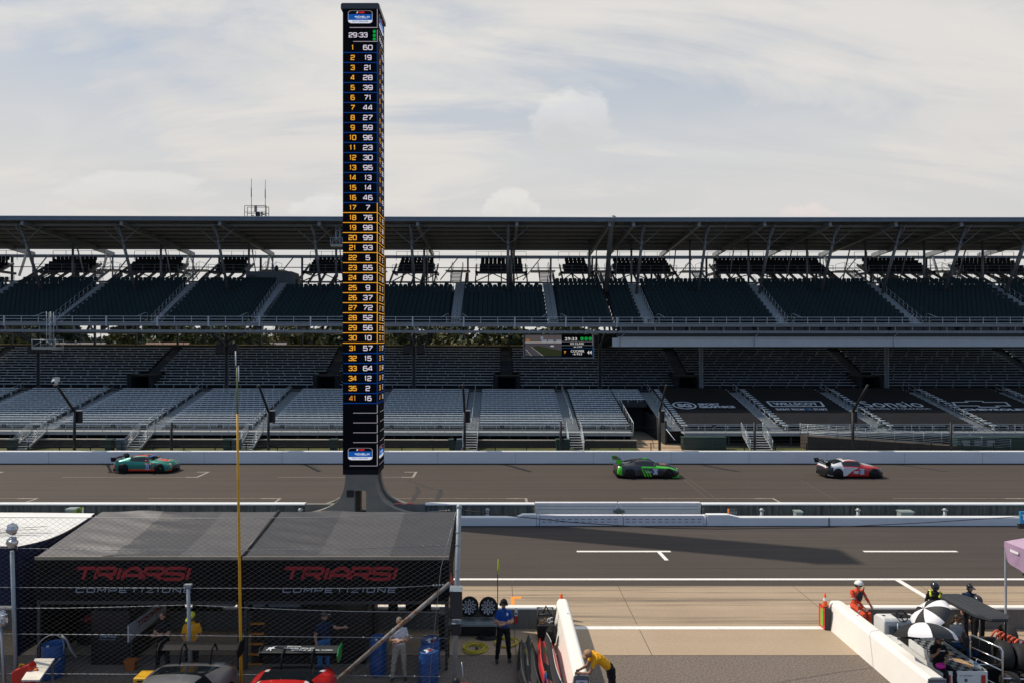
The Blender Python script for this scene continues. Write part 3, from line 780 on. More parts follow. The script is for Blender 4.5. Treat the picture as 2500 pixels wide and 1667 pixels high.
# ---- lower tier, left stand
AX = [-61.8, -51.9, -42.0, -32.1, -22.2, -12.3, -2.45, 6.95]
edges = [LX0] + AX + [12.95]
for i in range(len(edges)-1):
    x0 = edges[i] + (0.68 if i else 0); x1 = edges[i+1] - (0.68 if i < len(edges)-2 else 0.55)
    bleacher(LS, x0, x1, L1, M_BENCH, sup=1.36)
for i, a in enumerate(AX):
    aisle(LS, a-0.66, a+0.66, L1, rail=(a-0.6 if a < -8 else (a if a < 2 else a+0.1)))
bleacher(LS, 12.42, 15.5, L1, M_BENCH, rows=(12, 18), sup=1.0)
VX = [-61.8, -40.6, -19.5, 1.05]
def bank2(root, xs, voms, bmat):
    """upper half of the lower tier: blocks between stair aisles that end in a tunnel mouth"""
    for i in range(len(xs)-1):
        x0, x1 = xs[i], xs[i+1]
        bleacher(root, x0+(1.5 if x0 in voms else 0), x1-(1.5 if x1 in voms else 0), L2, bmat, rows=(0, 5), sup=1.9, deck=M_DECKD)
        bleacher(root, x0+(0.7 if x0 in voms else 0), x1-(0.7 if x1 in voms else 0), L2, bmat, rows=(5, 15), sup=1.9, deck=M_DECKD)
    for v in voms:
        aisle(root, v-0.68, v+0.68, L2, mat=M_DECK, rows=(5, 15))
        mb = MB(); y0 = 77.44; yb = 80.6
        mb.box(v-1.48, v-1.0, y0, yb, 4.1, 5.7); mb.box(v+1.0, v+1.48, y0, yb, 4.1, 5.7)
        mb.box(v-0.999, v+0.999, y0+0.5, yb, 5.5, 5.69); mb.box(v-0.999, v+0.999, yb, yb+0.1, 4.2, 5.7); mb.box(v-0.999, v+0.999, y0+0.7, yb-.01, 4.0, 4.15)
        vm = mb.build('tunnel_mouth', M_DECKD, root)
        g = MB(); 
        for s in (-1, 1): g.bar((v+s*1.39, y0, 5.1), (v+s*1.39, yb, 7.1), 0.05, 0.05); g.bar((v+s*1.39, y0, 4.1), (v+s*1.39, y0, 5.1), 0.05, 0.05)
        g.box(v-1.3, v+1.3, y0+0.45, y0+0.5, 6.45, 6.5)
        g.build('handrail', M_STEELD, vm)
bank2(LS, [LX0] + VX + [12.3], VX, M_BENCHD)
mb = MB(); mb.box(LX0, 15.5, 75.55, 77.4, 4.0, 4.2); mb.build('concourse', M_DECK, LS)
mb = MB(); mb.box(LX0, 12.38, 62.5, 63.66, 1.12, 1.25); mb.box(LX0, 12.38, 62.44, 62.5, 0.98, 1.26); mb.build('front_walkway', M_STEP, LS)
mb = MB(); mb.box(LX0, 12.4, 64.6, 64.7, 0, 1.3); mb.build('shade_backing', M_DARKW, LS)  # dark sheet standing in for the unlit space under the benches
mb = MB()
for k in range(48): x = LX0 + 0.9 + k*1.76; mb.box(x-0.05, x+0.05, 62.6, 62.7, -0.01, 1.12)
mb.build('walkway_support', M_STEELD, LS)
segs = [LX0] + AX + [12.38]
for i in range(len(segs)-1):
    guard(LS, segs[i]+(0.75 if i else 0), segs[i+1]-(0.75 if i < len(segs)-2 else 0), 62.52, 1.25, 0.72, 1.76, 0.017, (1.0, 0.66, 0.33))
mb = MB(); mb.prism([(LX0, 63.6), (LX0, 62.5)], 'z', 1, 1) if False else None
M_KERB = M('sunlit kerb', (0.42, 0.38, 0.32), 0.8, var=0.15)
mb = MB(); mb.box(LX0, 12.6, 61.9, 62.3, -0.02, 0.60); k_ = mb.build('base_wall', M_BROWN, LS)  # the shade on this low concrete front is put into its brown
mb = MB(); mb.box(LX0, 12.65, 61.86, 62.34, 0.603, 0.66); mb.build('coping', M_KERB, k_)  # pale colour stands in for sun on the wall top
def front_stair(root, x, w=1.25, top=1.25, yt=62.46, run=2.5):
    mb = MB(); n = 7
    for i in range(n):
        z = top*(1-(i+1)/(n+0.2)); y = yt - run*(i+1)/n
        mb.box(x-w/2, x+w/2, y, y+run/n+0.04, z-0.03, z+0.02)
    for s in (-1, 1): mb.bar((x+s*w/2, yt, top-0.05), (x+s*w/2, yt-run, -0.0), 0.06, 0.16)
    st = mb.build('front_stair', M_STEP, root)
    g = MB()
    for s in (-1, 1):
        xx = x+s*(w/2+0.03)
        for k in range(6):
            h = 0.95*(k+1)/6; g.tube([(xx, yt+0.1, top+h), (xx, yt-run, h)], 0.016, 5)
        for f in (0, 0.5, 1.0): g.tube([(xx, yt+0.1-(run+0.1)*f, top*(1-f)), (xx, yt+0.1-(run+0.1)*f, top*(1-f)+0.95)], 0.022, 5)
    g.build('handrail', M_RAIL, st)
for a in AX: front_stair(LS, a)
def row_sign(root, x, y, z, w=0.34, h=0.26):
    mb = MB(); mb.box(x-w/2, x+w/2, y-0.03, y, z, z+h); s_ = mb.build('row_sign', M('sign black', (0.012,0.012,0.013), 0.6), root)
    mb = MB(); put_strokes(mb, str(random.Random(int(x*9)).randint(10, 39)), (x, y-0.033, z+h/2), w*.6, h*.55, t=.09); mb.build('sign_number', M('sign number', (0.35,0.36,0.36), 0.6), s_)
for x in (-58.5,-54.9,-49.3,-45.2,-39.8,-35.2,-29.6,-25.4,-19.7,-15.2,-9.7,-5.3,0.4,4.6,9.6): row_sign(LS, x, 62.49, 1.66)
for x in (19.8, 29.3, 35.0, 41.2, 47.0, 53.3): row_sign(RS, x, 62.49, 1.70)
for a in (-46.3,-35.8,-25.3,-4.44,5.83): row_sign(LS, a-.25, 70.0, 11.55, .4, .3); row_sign(LS, a+.25, 70.0, 11.55, .4, .3)
for a in (15.9,29.9,43.9): row_sign(RS, a-.35, 70.0, 11.55, .3, .3); row_sign(RS, a+.35, 70.0, 11.55, .3, .3)
# back of the lower tier
mb = MB(); mb.box(LX0, 12.3, 86.95, 87.1, 0, 9.0); bw = mb.build('back_wall', M_BROWN, LS)
mb = MB(); mb.box(LX0, 12.3, 86.9, 87.25, 9.003, 9.1); mb.build('coping', M('sunlit wall top', (0.55, 0.40, 0.18), 0.8, var=0.3, scale=0.6), bw)  # yellow of the sunlit parapet top is put into this colour
mb = MB()
x = LX0
while x < 12.3: mb.box(x-0.03, x+0.03, 87.3, 87.36, 9.0, 11.2); x += 2.65
for z in (9.5, 10.4, 11.1): mb.box(LX0, 12.3, 87.32, 87.34, z-0.01, z+0.01)
mb.build('back_fence', M_STEELD, LS)

# ---- columns under the upper deck
def under_column(root, x, r, mat):
    mb = MB(); mb.lathe([(r*1.9, 4.2), (r*1.9, 4.32), (r, 4.34), (r, 10.6)], (x, 76.5, 0), n=16)
    c = mb.build('column', mat, root)
    mb = MB()
    for s in (-1, 1): mb.bar((x, 76.5, 9.4), (x+s*2.2, 76.5, 10.5), 0.16, 0.2)
    mb.bar((x, 76.4, 9.0), (x, 72.6, 10.5), 0.2, 0.26); mb.build('brace', M_STEELD, c)
M_COLL = M('left column paint', (0.035, 0.045, 0.06), 0.5, 0.1, var=0.15)
M_COLR = M('right column paint', (0.20, 0.24, 0.27), 0.5, 0.1, var=0.15)
for x in (-72.4, -51.5, -30.4, -9.4, 11.45): under_column(LS, x, 0.20, M_COLL)
for x in (22.8, 43.6, 64.4): under_column(RS, x, 0.22, M_COLR)

# ---- upper deck
LA = [-67.3, -56.8, -46.3, -35.8, -25.3, -14.9, -4.44, 5.83]
RA = [15.9, 29.9, 43.9, 57.9]
def upper(root, x0, x1, aisles, raker, cut=None):
    ed = [x0] + aisles + [x1]
    for i in range(len(ed)-1):
        a = ed[i] + (0.58 if i else 0.05); b = ed[i+1] - (0.58 if i < len(ed)-2 else 0.05)
        n = 12
        if cut and cut[0] < (a+b)/2 < cut[1]: n = 10
        seating(root, a, b, UP, M_SEAT, rows=(0, n))
    for a in aisles:
        mid = abs(a) < 8
        aisle(root, a-0.55, a+0.55, UP, rail=(a if mid else (a-0.45 if a < 0 else a+0.42)), hoop=True)
        for s in (-1, 1):
            h = MB(); h.tube([(a+s*1.4, 70.1, 12.0), (a+s*0.75, 70.75, 12.45), (a+s*0.72, 71.1, 12.45), (a+s*0.72, 71.1, 11.2)], 0.025, 5)
            h.build('aisle_gate', M_RAIL, root)
    mb = MB()
    mb.box(x0, x1, 70.0, 70.25, 11.08, 11.40); mb.box(x0, x1, 70.25, 71.1, 11.1, 11.2)
    mb.box(x0, x1, 70.02, 70.32, 10.42, 10.68); mb.build('deck_beam', M_STEEL, root)
    mb = MB(); k = x0+0.3
    while k < x1: mb.box(k-0.05, k+0.05, 70.05, 70.2, 10.681, 11.079); k += 1.76
    mb.build('beam_web', M_STEEL, root)
    for x in raker:
        mb = MB(); mb.bar((x, 70.3, 10.75), (x, 83.6, 17.7), 0.22, 0.5); mb.bar((x, 70.4, 10.5), (x, 87.0, 10.5), 0.24, 0.22)
        mb.bar((x, 76.5, 10.5), (x, 80.5, 15.7), 0.18, 0.25); mb.bar((x, 87.0, 0.0), (x, 87.0, 20.2), 0.22, 0.22, (0,1,0))
        mb.bar((x, 86.9, 10.6), (x, 80.8, 15.9), 0.16, 0.2)
        mb.build('raker', M_STEELD, root)
upper(LS, LX0, 12.25, LA, [12.0-5.28*k for k in range(16)], cut=(-21.5, 5.2))
upper(RS, 12.35, RX1, RA, [12.6+7.0*k for k in range(9)])
guard(LS, LX0+0.4, 12.2, 70.05, 11.4, 0.66, 1.76, 0.022, (1.0, 0.55, 0.12), big=3)
guard(RS, 12.4, RX1, 70.05, 11.4, 0.66, 1.38, 0.022, (1.0, 0.55, 0.12))
# pale fascia board and chairs on the platform where the top rows stop short
mb = MB(); mb.box(-22.4, -5.1, 79.3, 79.4, 15.55, 15.95); mb.box(-3.8, 5.2, 79.3, 79.4, 15.55, 15.95); mb.build('platform_fascia', M('platform white', (0.62, 0.66, 0.70), 0.6, var=0.06), LS)
mb = MB(); mb.box(-22.4, -5.1, 79.42, 83.4, 15.5, 15.6); mb.box(-3.8, 5.2, 79.42, 83.4, 15.5, 15.6); mb.build('platform_deck', M_STEELD, LS)
guard(LS, -22.3, -5.15, 79.45, 15.95, 0.55, 1.5, 0.02, (1.0,), M_STEELD); guard(LS, -3.75, 5.15, 79.45, 15.95, 0.55, 1.5, 0.02, (1.0,), M_STEELD)
def chair_maker():
    b = MB(); b.box(-0.22, 0.22, -0.2, 0.2, 0.42, 0.47); b.box(-0.24, 0.24, 0.18, 0.22, 0.55, 0.85)
    for sx in (-1, 1):
        for sy in (-1, 1): b.box(sx*0.21-0.015, sx*0.21+0.015, sy*0.18-0.015, sy*0.18+0.015, 0, 0.85 if sy > 0 else 0.42)
    return b
first = None
for x in (-21, -19.6, -18.4, -17.2, -15.6, -13.6, -12.2, -10.4, -8.8, -7.4, -6, -3.2, -2.1, -1.0, 0.2, 1.6, 2.6, 3.6, 4.6):
    if first is None: me = chair_maker().mesh('folding_chair', M_SEATK)
    o = bpy.data.objects.new('folding_chair', me); COL.objects.link(o); o.location = (x, 80.1+random.random()*0.5, 15.6); first = o
    tag(o, 'dark folding chair on the platform behind the white board of the upper deck', 'chair', 'folding chairs on the upper platform')

# ---- top boxes of seats under the roof
def penthouse(root, x0, x1):
    seating(root, x0+0.5, x1-0.5, PH, M_SEATK, 'top_seating_block', deck=M_STEELD)
    mb = MB(); mb.box(x0, x1, 83.85, 84.1, 17.85, 18.15); mb.box(x0, x0+0.25, 83.85, 87.2, 17.9, 18.2); mb.box(x1-0.25, x1, 83.85, 87.2, 17.9, 18.2)
    n = max(3, int((x1-x0)/1.3))
    for i in range(n+1):
        x = x0+0.1+(x1-x0-0.2)*i/n; mb.bar((x, 81.0, 16.4), (x, 86.8, 19.3), 0.14, 0.3)
    k = (x1-x0)/3
    for i in range(3):
        a, b = (x0+k*i, x0+k*(i+1)) if i % 2 == 0 else (x0+k*(i+1), x0+k*i)
        mb.bar((a, 84.0, 16.9), (b, 84.0, 17.9), 0.1, 0.12)
    mb.build('box_frame', M_STEELD, root)
    guard(root, x0, x1, 83.86, 18.15, 0.75, 1.5, 0.02, (1.0, 0.5), M_STEEL); guard(root, x0, x1, 87.3, 19.9, 1.1, 1.5, 0.02, (1.0, 0.5), M_STEELD)
LPH = [(-68.5,-61.5), (-56.9,-50.3), (-46.5,-39.3), (-35.6,-31.0), (-24.0,-17.0), (-13.0,-7.5), (-2.8,3.6), (7.7,11.8)]
RPH = [(14.0,22.0), (26.8,41.2), (45.6,53.8), (57.2,66.0)]
for a, b in LPH: penthouse(LS, a, b)
for a, b in RPH: penthouse(RS, a, b)
def top_stair(root, x):
    mb = MB(); n = 9
    for i in range(n): mb.box(x-0.6, x+0.6, 80.9+0.36*i, 81.3+0.36*i, 16.55+0.2*i, 16.62+0.2*i)
    for s in (-1, 1): mb.bar((x+s*0.62, 80.7, 16.4), (x+s*0.62, 84.3, 18.35), 0.06, 0.28)
    mb.box(x-1.5, x+1.5, 84.3, 86.6, 18.25, 18.35)
    st = mb.build('top_stair', M_STEP, root)
    g = MB()
    for s in (-1, 1):
        g.tube([(x+s*0.64, 80.8, 16.5), (x+s*0.64, 80.8, 17.45), (x+s*0.64, 84.2, 19.3), (x+s*0.64, 86.4, 19.3), (x+s*0.64, 86.4, 18.3)], 0.025, 5)
        g.tube([(x+s*0.64, 80.8, 17.0), (x+s*0.64, 84.2, 18.85)], 0.02, 5)
        for f in (0.3, 0.65, 1.0): g.tube([(x+s*0.64, 80.8+3.4*f, 16.5+1.8*f), (x+s*0.64, 80.8+3.4*f, 17.45+1.85*f)], 0.02, 5)
    g.build('handrail', M_STEEL, st)
for x in (-48.4, -37.5, -28.0, -15.5, -5.0, 5.6): top_stair(LS, x)
for x in (12.9, 24.4, 43.4, 55.5): top_stair(RS, x)

# ---- roof
M_BEAM = M('pale roof beam', (0.21, 0.235, 0.26), 0.5, 0.2, var=0.12)
def roof(root, x0, x1, leans, rears, beams):
    mb = MB(); zf = lambda y: 22.40 - 0.055*(y-72.6)
    mb.prism([(72.7, zf(72.7)), (86.7, zf(86.7)), (86.7, zf(86.7)+0.12), (72.7, zf(72.7)+0.12)], 'x', x0, x1)
    rf = mb.build('roof', M_ROOFU, root)
    rb = MB(); x = x0+0.2
    while x < x1: rb.prism([(72.8, zf(72.8)-0.05), (86.6, zf(86.6)-0.05), (86.6, zf(86.6)), (72.8, zf(72.8))], 'x', x, x+0.2); x += 0.42
    rb.build('roof_rib', M_ROOFU, rf)
    mb = MB(); mb.box(x0, x1, 72.5, 72.69, 22.30, 22.70); fs = mb.build('fascia', M_ROOFE, rf)
    mb = MB(); mb.box(x0, x1, 72.42, 72.9, 22.703, 22.76); mb.build('roof_edge', M('sunlit roof edge', (0.5,0.55,0.6), 0.35, 0.5), rf)  # bright strip painted for the sun along the roof edge
    for y in (74.4, 76.4, 78.5, 80.6, 82.7, 84.8):
        mb = MB(); mb.box(x0, x1, y-0.07, y+0.07, zf(y)-0.31, zf(y)-0.052); mb.build('purlin', M_STEEL, rf)
    mb = MB(); mb.box(x0, x1, 86.3, 86.6, zf(86.5)-0.55, zf(86.5)-0.052); mb.build('rear_purlin', M_STEEL, rf)
    for x in beams:
        mb = MB(); mb.bar((x, 72.8, 22.12), (x, 90.2, 20.9), 0.32, 0.55); mb.build('roof_beam', M_BEAM, root)
    for x in leans:
        mb = MB(); mb.tube([(x, 77.7, 15.1), (x, 74.1, 22.0)], 0.16, 10); c = mb.build('leaning_column', M_STEEL, root)
        mb = MB()
        for s in (-1, 1): mb.tube([(x, 74.7, 20.1), (x+s*2.3, 74.4, 22.1)], 0.055, 6)
        mb.tube([(x, 74.6, 20.6), (x, 73.2, 22.1)], 0.06, 6); mb.build('brace', M_STEEL, c)
    for x in rears:
        mb = MB(); mb.tube([(x, 82.2, 15.5), (x, 82.2, 21.75)], 0.13, 10); mb.build('roof_column', M_STEEL, root)
    for x in beams:
        mb = MB(); mb.bar((x, 90.0, 20.6), (x, 90.0, 14.0), 0.16, 0.16, (0,1,0)); mb.bar((x, 88.6, 20.5), (x, 87.4, 17.8), 0.18, 0.26); mb.bar((x, 89.2, 20.6), (x+0.6, 90.0, 17.6), 0.09, 0.09)
        mb.build('rear_strut', M_BEAM, root)
        mb = MB(); mb.bar((x, 84.2, 16.8), (x, 82.3, 20.9), 0.10, 0.14); mb.build('inner_strut', M_BEAM, root)
        mb = MB(); mb.bar((x+1.2, 87.5, 17.4), (x+3.6, 87.5, 20.4), 0.10, 0.12); mb.build('diagonal_brace', M_BEAM, root)
    mb = MB(); mb.box(x0, x1, 89.9, 90.15, 20.45, 20.85); mb.build('rear_beam', M_STEEL, root)
    mb = MB(); mb.box(x0, x1, 84.2, 84.35, 16.72, 16.92); mb.box(x0, x1, 87.4, 87.5, 18.9, 19.0); mb.build('tie_beam', M_STEEL, root)
roof(LS, LX0, 12.25, [-62.6, -51.9, -41.2, -30.7, -20.1, -9.5, 1.1], [-72, -61.8, -51.2, -40.6, -30, -19.5, -8.9, 1.6, 11.0], [-61.3, -50.8, -40.2, -29.7, -19.1, -8.6, 2.0, 11.9])
roof(RS, 12.35, RX1, [15.8+7.0*k for k in range(8)], [16.1+7.05*k for k in range(8)], [14.5+7.0*k for k in range(9)])
mb = MB(); mb.tube([(12.3, 77.7, 15.1), (12.3, 74.0, 21.9), (12.3, 72.45, 22.75)], 0.26, 10); mb.build('leaning_column', M_STEEL, RS)
LS.rotation_euler = (0, R(0.14), 0)

# ---- right stand, lower tier
RAX = [16.45, 25.95, 35.75, 45.4, 55.1, 64.9]
for i in range(len(RAX)-1): bleacher(RS, RAX[i]+0.72, RAX[i+1]-0.72, L1, M_BENCH, sup=1.36)
for a in RAX: aisle(RS, a-0.7, a+0.7, L1, rail=a+0.1)
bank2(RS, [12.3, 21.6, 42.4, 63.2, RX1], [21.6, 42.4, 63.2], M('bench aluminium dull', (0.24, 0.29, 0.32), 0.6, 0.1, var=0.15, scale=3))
mb = MB(); mb.box(15.5, RX1, 75.55, 77.4, 4.0, 4.2); mb.build('concourse', M_DECKD, RS)
mb = MB(); mb.box(17.1, RX1, 62.5, 63.66, 1.12, 1.25); mb.box(17.1, RX1, 62.44, 62.5, 0.98, 1.26); mb.build('front_walkway', M_STEP, RS)
guard(RS, 17.1, RX1, 62.52, 1.25, 0.80, 1.9, 0.017, (1.0, 0.5, 0.1))
mb = MB(); mb.box(16.0, RX1, 64.6, 64.7, 0, 1.3); mb.box(12.3, RX1, 87.0, 87.15, 0, 11.0); mb.build('shade_backing', M_DARKW, RS)  # dark sheet for the shade under the benches, plus the closed back wall
mb = MB(); mb.box(11.75, RX1, 69.9, 70.05, 9.07, 9.96); mb.box(12.3, RX1, 69.75, 70.0, 9.965, 10.05); mb.build('fascia_band', M_FASC, RS)
mb = MB(); mb.box(12.3, RX1, 70.6, 70.7, 9.0, 11.09); mb.box(12.3, RX1, 70.1, 76.4, 8.98, 9.06); mb.build('dark_band', M('dark green glazing', (0.012,0.02,0.017), 0.25), RS)
mb = MB()
for x in (12.5, 26.2, 40.4, 54.5): mb.tube([(x+0.6, 69.95, 10.5), (x, 69.7, 9.95), (x, 69.72, 9.0)], 0.035, 6)
mb.build('downpipe', M_STEEL, RS)
mb = MB()
for k in range(30): x = 17.4 + k*1.9; mb.box(x-0.06, x+0.06, 62.6, 62.72, -0.01, 1.12)
for k in range(0, 16): x = 33.5 + k*1.4; mb.bar((x-0.35, 63.0, 1.27), (x+0.35, 63.0, 1.85), 0.03, 0.03); mb.bar((x+0.35, 63.05, 1.27), (x-0.35, 63.05, 1.85), 0.03, 0.03)
mb.build('walkway_support', M_STEELD, RS)
front_stair(RS, 23.3, 1.9, 1.25, 62.46, 2.2)
# long access ramp along the front
mb = MB(); mb.prism([(27.5, 1.2), (45.5, 0.0), (45.5, -0.01), (27.5, -0.01)], 'y', 60.6, 62.0); rp = mb.build('access_ramp', M_BROWN, RS)
g = MB()
for y in (60.55, 62.05):
    for k in range(6): h = 0.18+0.15*k; g.tube([(27.5, y, 1.2+h), (45.5, y, h)], 0.018, 5)
    for k in range(8): x = 27.5+18*k/7; z = 1.2*(1-k/7); g.tube([(x, y, z), (x, y, z+1.0)], 0.025, 5)
g.build('handrail', M_RAIL, rp)
# tunnel between the stands
mb = MB()
mb.box(12.30, 12.45, 63.6, 76, -0.01, 1.9); mb.box(15.6, 15.75, 63.6, 76, -0.01, 2.2); mb.box(12.45, 15.6, 71.4, 71.5, 2.75, 3.25); mb.box(12.45, 15.6, 73.5, 73.6, 0, 3.0)
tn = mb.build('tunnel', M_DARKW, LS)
g = MB(); g.tube([(12.42, 62.5, 1.25), (12.42, 62.5, 2.2), (12.42, 71.2, 4.2), (12.42, 71.2, 3.2)], 0.03, 6)
for k in range(12): y = 62.5+8.7*k/11; g.tube([(12.42, y, 1.3+1.95*k/11), (12.42, y, 2.2+2.0*k/11)], 0.016, 4)
g.tube([(15.7, 60.5, 0.9), (15.7, 66, 1.9), (15.7, 70, 3.0)], 0.03, 6); g.build('handrail', M_RAIL, tn)
mb = MB(); mb.quad((12.7, 54.2, 0.002), (19.5, 54.2, 0.002), (16.2, 66.5, 0.002), (12.5, 66.5, 0.002)); tag(mb.build('path', M('tan paving', (0.42, 0.30, 0.19), 0.9, var=0.15, scale=1.5)), kind='structure')

# ---- sponsor covers laid over the lower benches
M_TARPK = M('black cover cloth', (0.006, 0.009, 0.012), 0.85, var=0.25, scale=1.2, spec=0.1)
M_TARPG = M('cover cloth sunlit', (0.017, 0.018, 0.021), 0.85, var=0.25, scale=1.2, spec=0.1)  # lighter copy of the black cloth, for the sunlit front rows
M_TARPW = M('white cover print', (0.50, 0.55, 0.60), 0.8, var=0.1)
M_TARPB = M('blue cover print', (0.10, 0.25, 0.50), 0.8, var=0.1)
def tz(y): return L1['z0'] + L1['dz']*(y-L1['y0'])/L1['dy'] + 0.50
def tarp(x0, x1, label, printer):
    t = thing('seat_cover', label, 'cover', (x0, 63.9, tz(63.9)), 'sponsor covers over the lower benches')
    for nm, ya, yb, mt in (('cover_front', 63.8, 68.3, M_TARPG), ('cover_top', 68.32, 75.6, M_TARPK)):
        mb = MB(); n = int((yb-ya)/0.165); pts = []
        for i in range(n+1):
            y = ya+(yb-ya)*i/n; ph = (y-L1['y0'])/L1['dy']; pts.append((y, tz(y) - 0.022*(1-math.cos(2*math.pi*ph))/2*1.2))
        m_ = 12
        def zz(xx, i): return pts[i][1] - 0.012*(0.5-0.5*math.cos(xx*2.1+i*0.7))
        top = [[(x0+(x1-x0)*j/m_, y, zz(j, i)) for j in range(m_+1)] for i, (y, z) in enumerate(pts)]
        bot = [[(x, y, z-0.015) for x, y, z in r] for r in top]
        mb.smooth = True; mb.loft(top, closed=False); mb.loft(bot, closed=False); mb.smooth = False
        mb.loft([top[0], bot[0]], closed=False)
        mb.loft([[r[0] for r in top], [r[0] for r in bot]], closed=False); mb.loft([[r[-1] for r in top], [r[-1] for r in bot]], closed=False)
        c = mb.build(nm, mt, t)
    pr = MB(); printer(pr); pr.build('printed_logo', [M_TARPW, M_TARPB], c)
SLP = Vector((0, L1['dy'], L1['dz'])).normalized()
def tp(px, py, up=0.03):
    Y = (CAMZ - (L1['z0']+0.50) + L1['y0']*L1['dz']/L1['dy']) / (L1['dz']/L1['dy'] + (py-834)/1667); return Vector((XA(px, Y), Y, tz(Y)+up))
def tarp_text(mb, s, p0, p1, h_px, bold=0.03):
    """lettering between two measured ends of its middle line"""
    a = tp(*p0); b = tp(*p1); up = tp(p0[0], p0[1]-h_px/2) - tp(p0[0], p0[1]+h_px/2); h = math.hypot(up.y, up.z)
    put_text(mb, s, (a+b)/2, (b-a).length, h, (b-a), SLP, bold)
def p_oval(mb):
    c = tp(1671, 990); e = tp(1700, 990); rx = (e-c).length; ry = (tp(1671, 981.5)-tp(1671, 998.5)).length/2
    n = 32; pts = []
    for r in (1.0, 0.84):
        pts.append([c + Vector((rx*r*math.cos(2*math.pi*k/n), 0, 0)) + SLP*ry*r*math.sin(2*math.pi*k/n) for k in range(n)])
    mb.add(pts[0]+pts[1], [(k, (k+1) % n, n+(k+1) % n, n+k) for k in range(n)])
    tarp_text(mb, 'SG', (1654, 990), (1688, 990), 8.5, 0.05); tarp_text(mb, 'SPORT', (1704, 987.5), (1757, 987.5), 5, 0.05); tarp_text(mb, 'GRAPHICS', (1707, 993.5), (1794, 993.5), 5, 0.05)
def p_frame(mb):
    a, b, c, d = tp(1872, 980.5), tp(2002, 980.5), tp(2012, 992.5), tp(1886, 992.5)
    for p, q in ((a,b),(b,c),(c,d),(d,a)):
        dv = (q-p).normalized(); nv = dv.cross(Vector((0,-SLP.z,SLP.y))).normalized()*0.11; mb.add([p-nv, q-nv, q+nv, p+nv], [(0,1,2,3)])
    tarp_text(mb, 'WILLSCOT', (1888, 986.5), (1996, 986.5), 6.5, 0.04); tarp_text(mb, 'RIGHT FROM', (1895, 999.5), (1964, 999.5), 4.6, 0.04)
    tarp_text(mb, 'START', (1986, 999.5), (2021, 999.5), 4.6, 0.04); mb.m = 1; tarp_text(mb, 'THE', (1968, 999.5), (1982, 999.5), 4.6, 0.04); mb.m = 0
def p_script(mb):
    tarp_text(mb, 'Sonsio', (2103, 987), (2248, 987), 14, 0.0); tarp_text(mb, 'Vehicle Protection', (2108, 997.5), (2270, 997.5), 5, -0.005)
def p_cross(mb):
    q = [(2326,982.5),(2362,982.5),(2358,979.5),(2398,979.5),(2402,982.5),(2455,982.5),(2466,991),(2433,991),(2438,994.2),(2392,994.2),(2388,991),(2334,991)]
    P = [tp(*k) for k in q]
    cc = sum(P, Vector())/len(P)
    for i in range(len(P)):
        p, r = P[i], P[(i+1) % len(P)]; dv = (r-p).normalized(); nv = dv.cross(Vector((0,-SLP.z,SLP.y))).normalized()*0.10
        mb.add([p-nv-dv*0.1, r-nv+dv*0.1, r+nv+dv*0.1, p+nv-dv*0.1], [(0,1,2,3)])
    tarp_text(mb, 'CHEVROLET', (2352, 1000), (2512, 1000), 4.5, 0.05)
tarp(17.75, 25.05, 'black cover over the benches printed with an oval emblem and the words SPORT GRAPHICS', p_oval)
tarp(27.2, 34.85, 'black cover over the benches printed with WILLSCOT in a white frame', p_frame)
tarp(37.0, 44.5, 'black cover over the benches printed with flowing script lettering', p_script)
tarp(46.7, 54.2, 'black cover over the benches printed with an outlined cross emblem', p_cross)
tarp(56.4, 64.0, 'plain black cover over the benches at the right edge of the photo', lambda mb: None)
# ---------------------------------------------------------------- trees and houses beyond the stands
M_BARK = M('bark', (0.06, 0.045, 0.035), 0.9, var=0.3)
LEAF = [M('leaves deep green', (0.026, 0.046, 0.012), 0.7, var=0.35, scale=0.6), M('leaves olive', (0.050, 0.064, 0.013), 0.7, var=0.35, scale=0.6),
        M('leaves turning yellow', (0.105, 0.095, 0.016), 0.7, var=0.35, scale=0.6), M('leaves blue green', (0.022, 0.042, 0.024), 0.7, var=0.3, scale=0.6)]
def tree(x, y, h, r, kind, label):
    t = thing('tree', label, 'tree', (x, y, 0), 'trees beyond the grandstand')
    mb = MB(); mb.tube([(x, y, -0.2), (x+0.1, y, h*0.35), (x-0.1, y, h*0.7)], [0.35, 0.26, 0.1], 8)
    for k in range(5):
        a = k*1.3; mb.tube([(x, y, h*(0.3+0.07*k)), (x+math.cos(a)*r*0.5, y+math.sin(a)*r*0.5, h*(0.5+0.07*k))], [0.14, 0.05], 5)
    mb.build('trunk', M_BARK, t)
    mb = MB(); rng = random.Random(int(x*7+y))
    cl = []
    for k in range(16):
        a = rng.random()*6.28; q = rng.random()**0.5; z = h*(0.12+0.76*rng.random())
        rr = r*(1.0 if z < h*0.65 else 1.0-0.8*(z-h*0.65)/(h*0.4)); cl.append((x+math.cos(a)*q*rr, y+math.sin(a)*q*rr, z, r*(0.28+0.22*rng.random())))
    for k in range(2600):
        c = cl[rng.randrange(len(cl))]
        v = Vector((rng.gauss(0,1), rng.gauss(0,1), rng.gauss(0,0.8))).normalized()*c[3]*(0.65+0.4*rng.random())
        p = Vector(c[:3])+v; s = 0.45+0.5*rng.random()
        a1 = Vector((rng.gauss(0,1), rng.gauss(0,1), rng.gauss(0,1))).normalized(); a2 = a1.cross(Vector((rng.gauss(0,1), rng.gauss(0,1), rng.gauss(0,1)))).normalized()
        mb.m = 1 if rng.random() < 0.25 else 0
        mb.add([p-a1*s, p+a2*s*0.6, p+a1*s, p-a2*s*0.6], [(0,1,2,3)])
    mb.build('crown', [LEAF[kind], LEAF[(kind+1) % 4]], t)
rng = random.Random(3)
KL = ['deep green tree', 'olive green tree', 'yellowing tree', 'blue green tree']
xs = [-158,-149,-140,-133,-124,-117,-109,-101,-94,-86,-79,-72,-64,-57,-50,-43,-36,-29,-21,-14,-6,2,9,16,24]
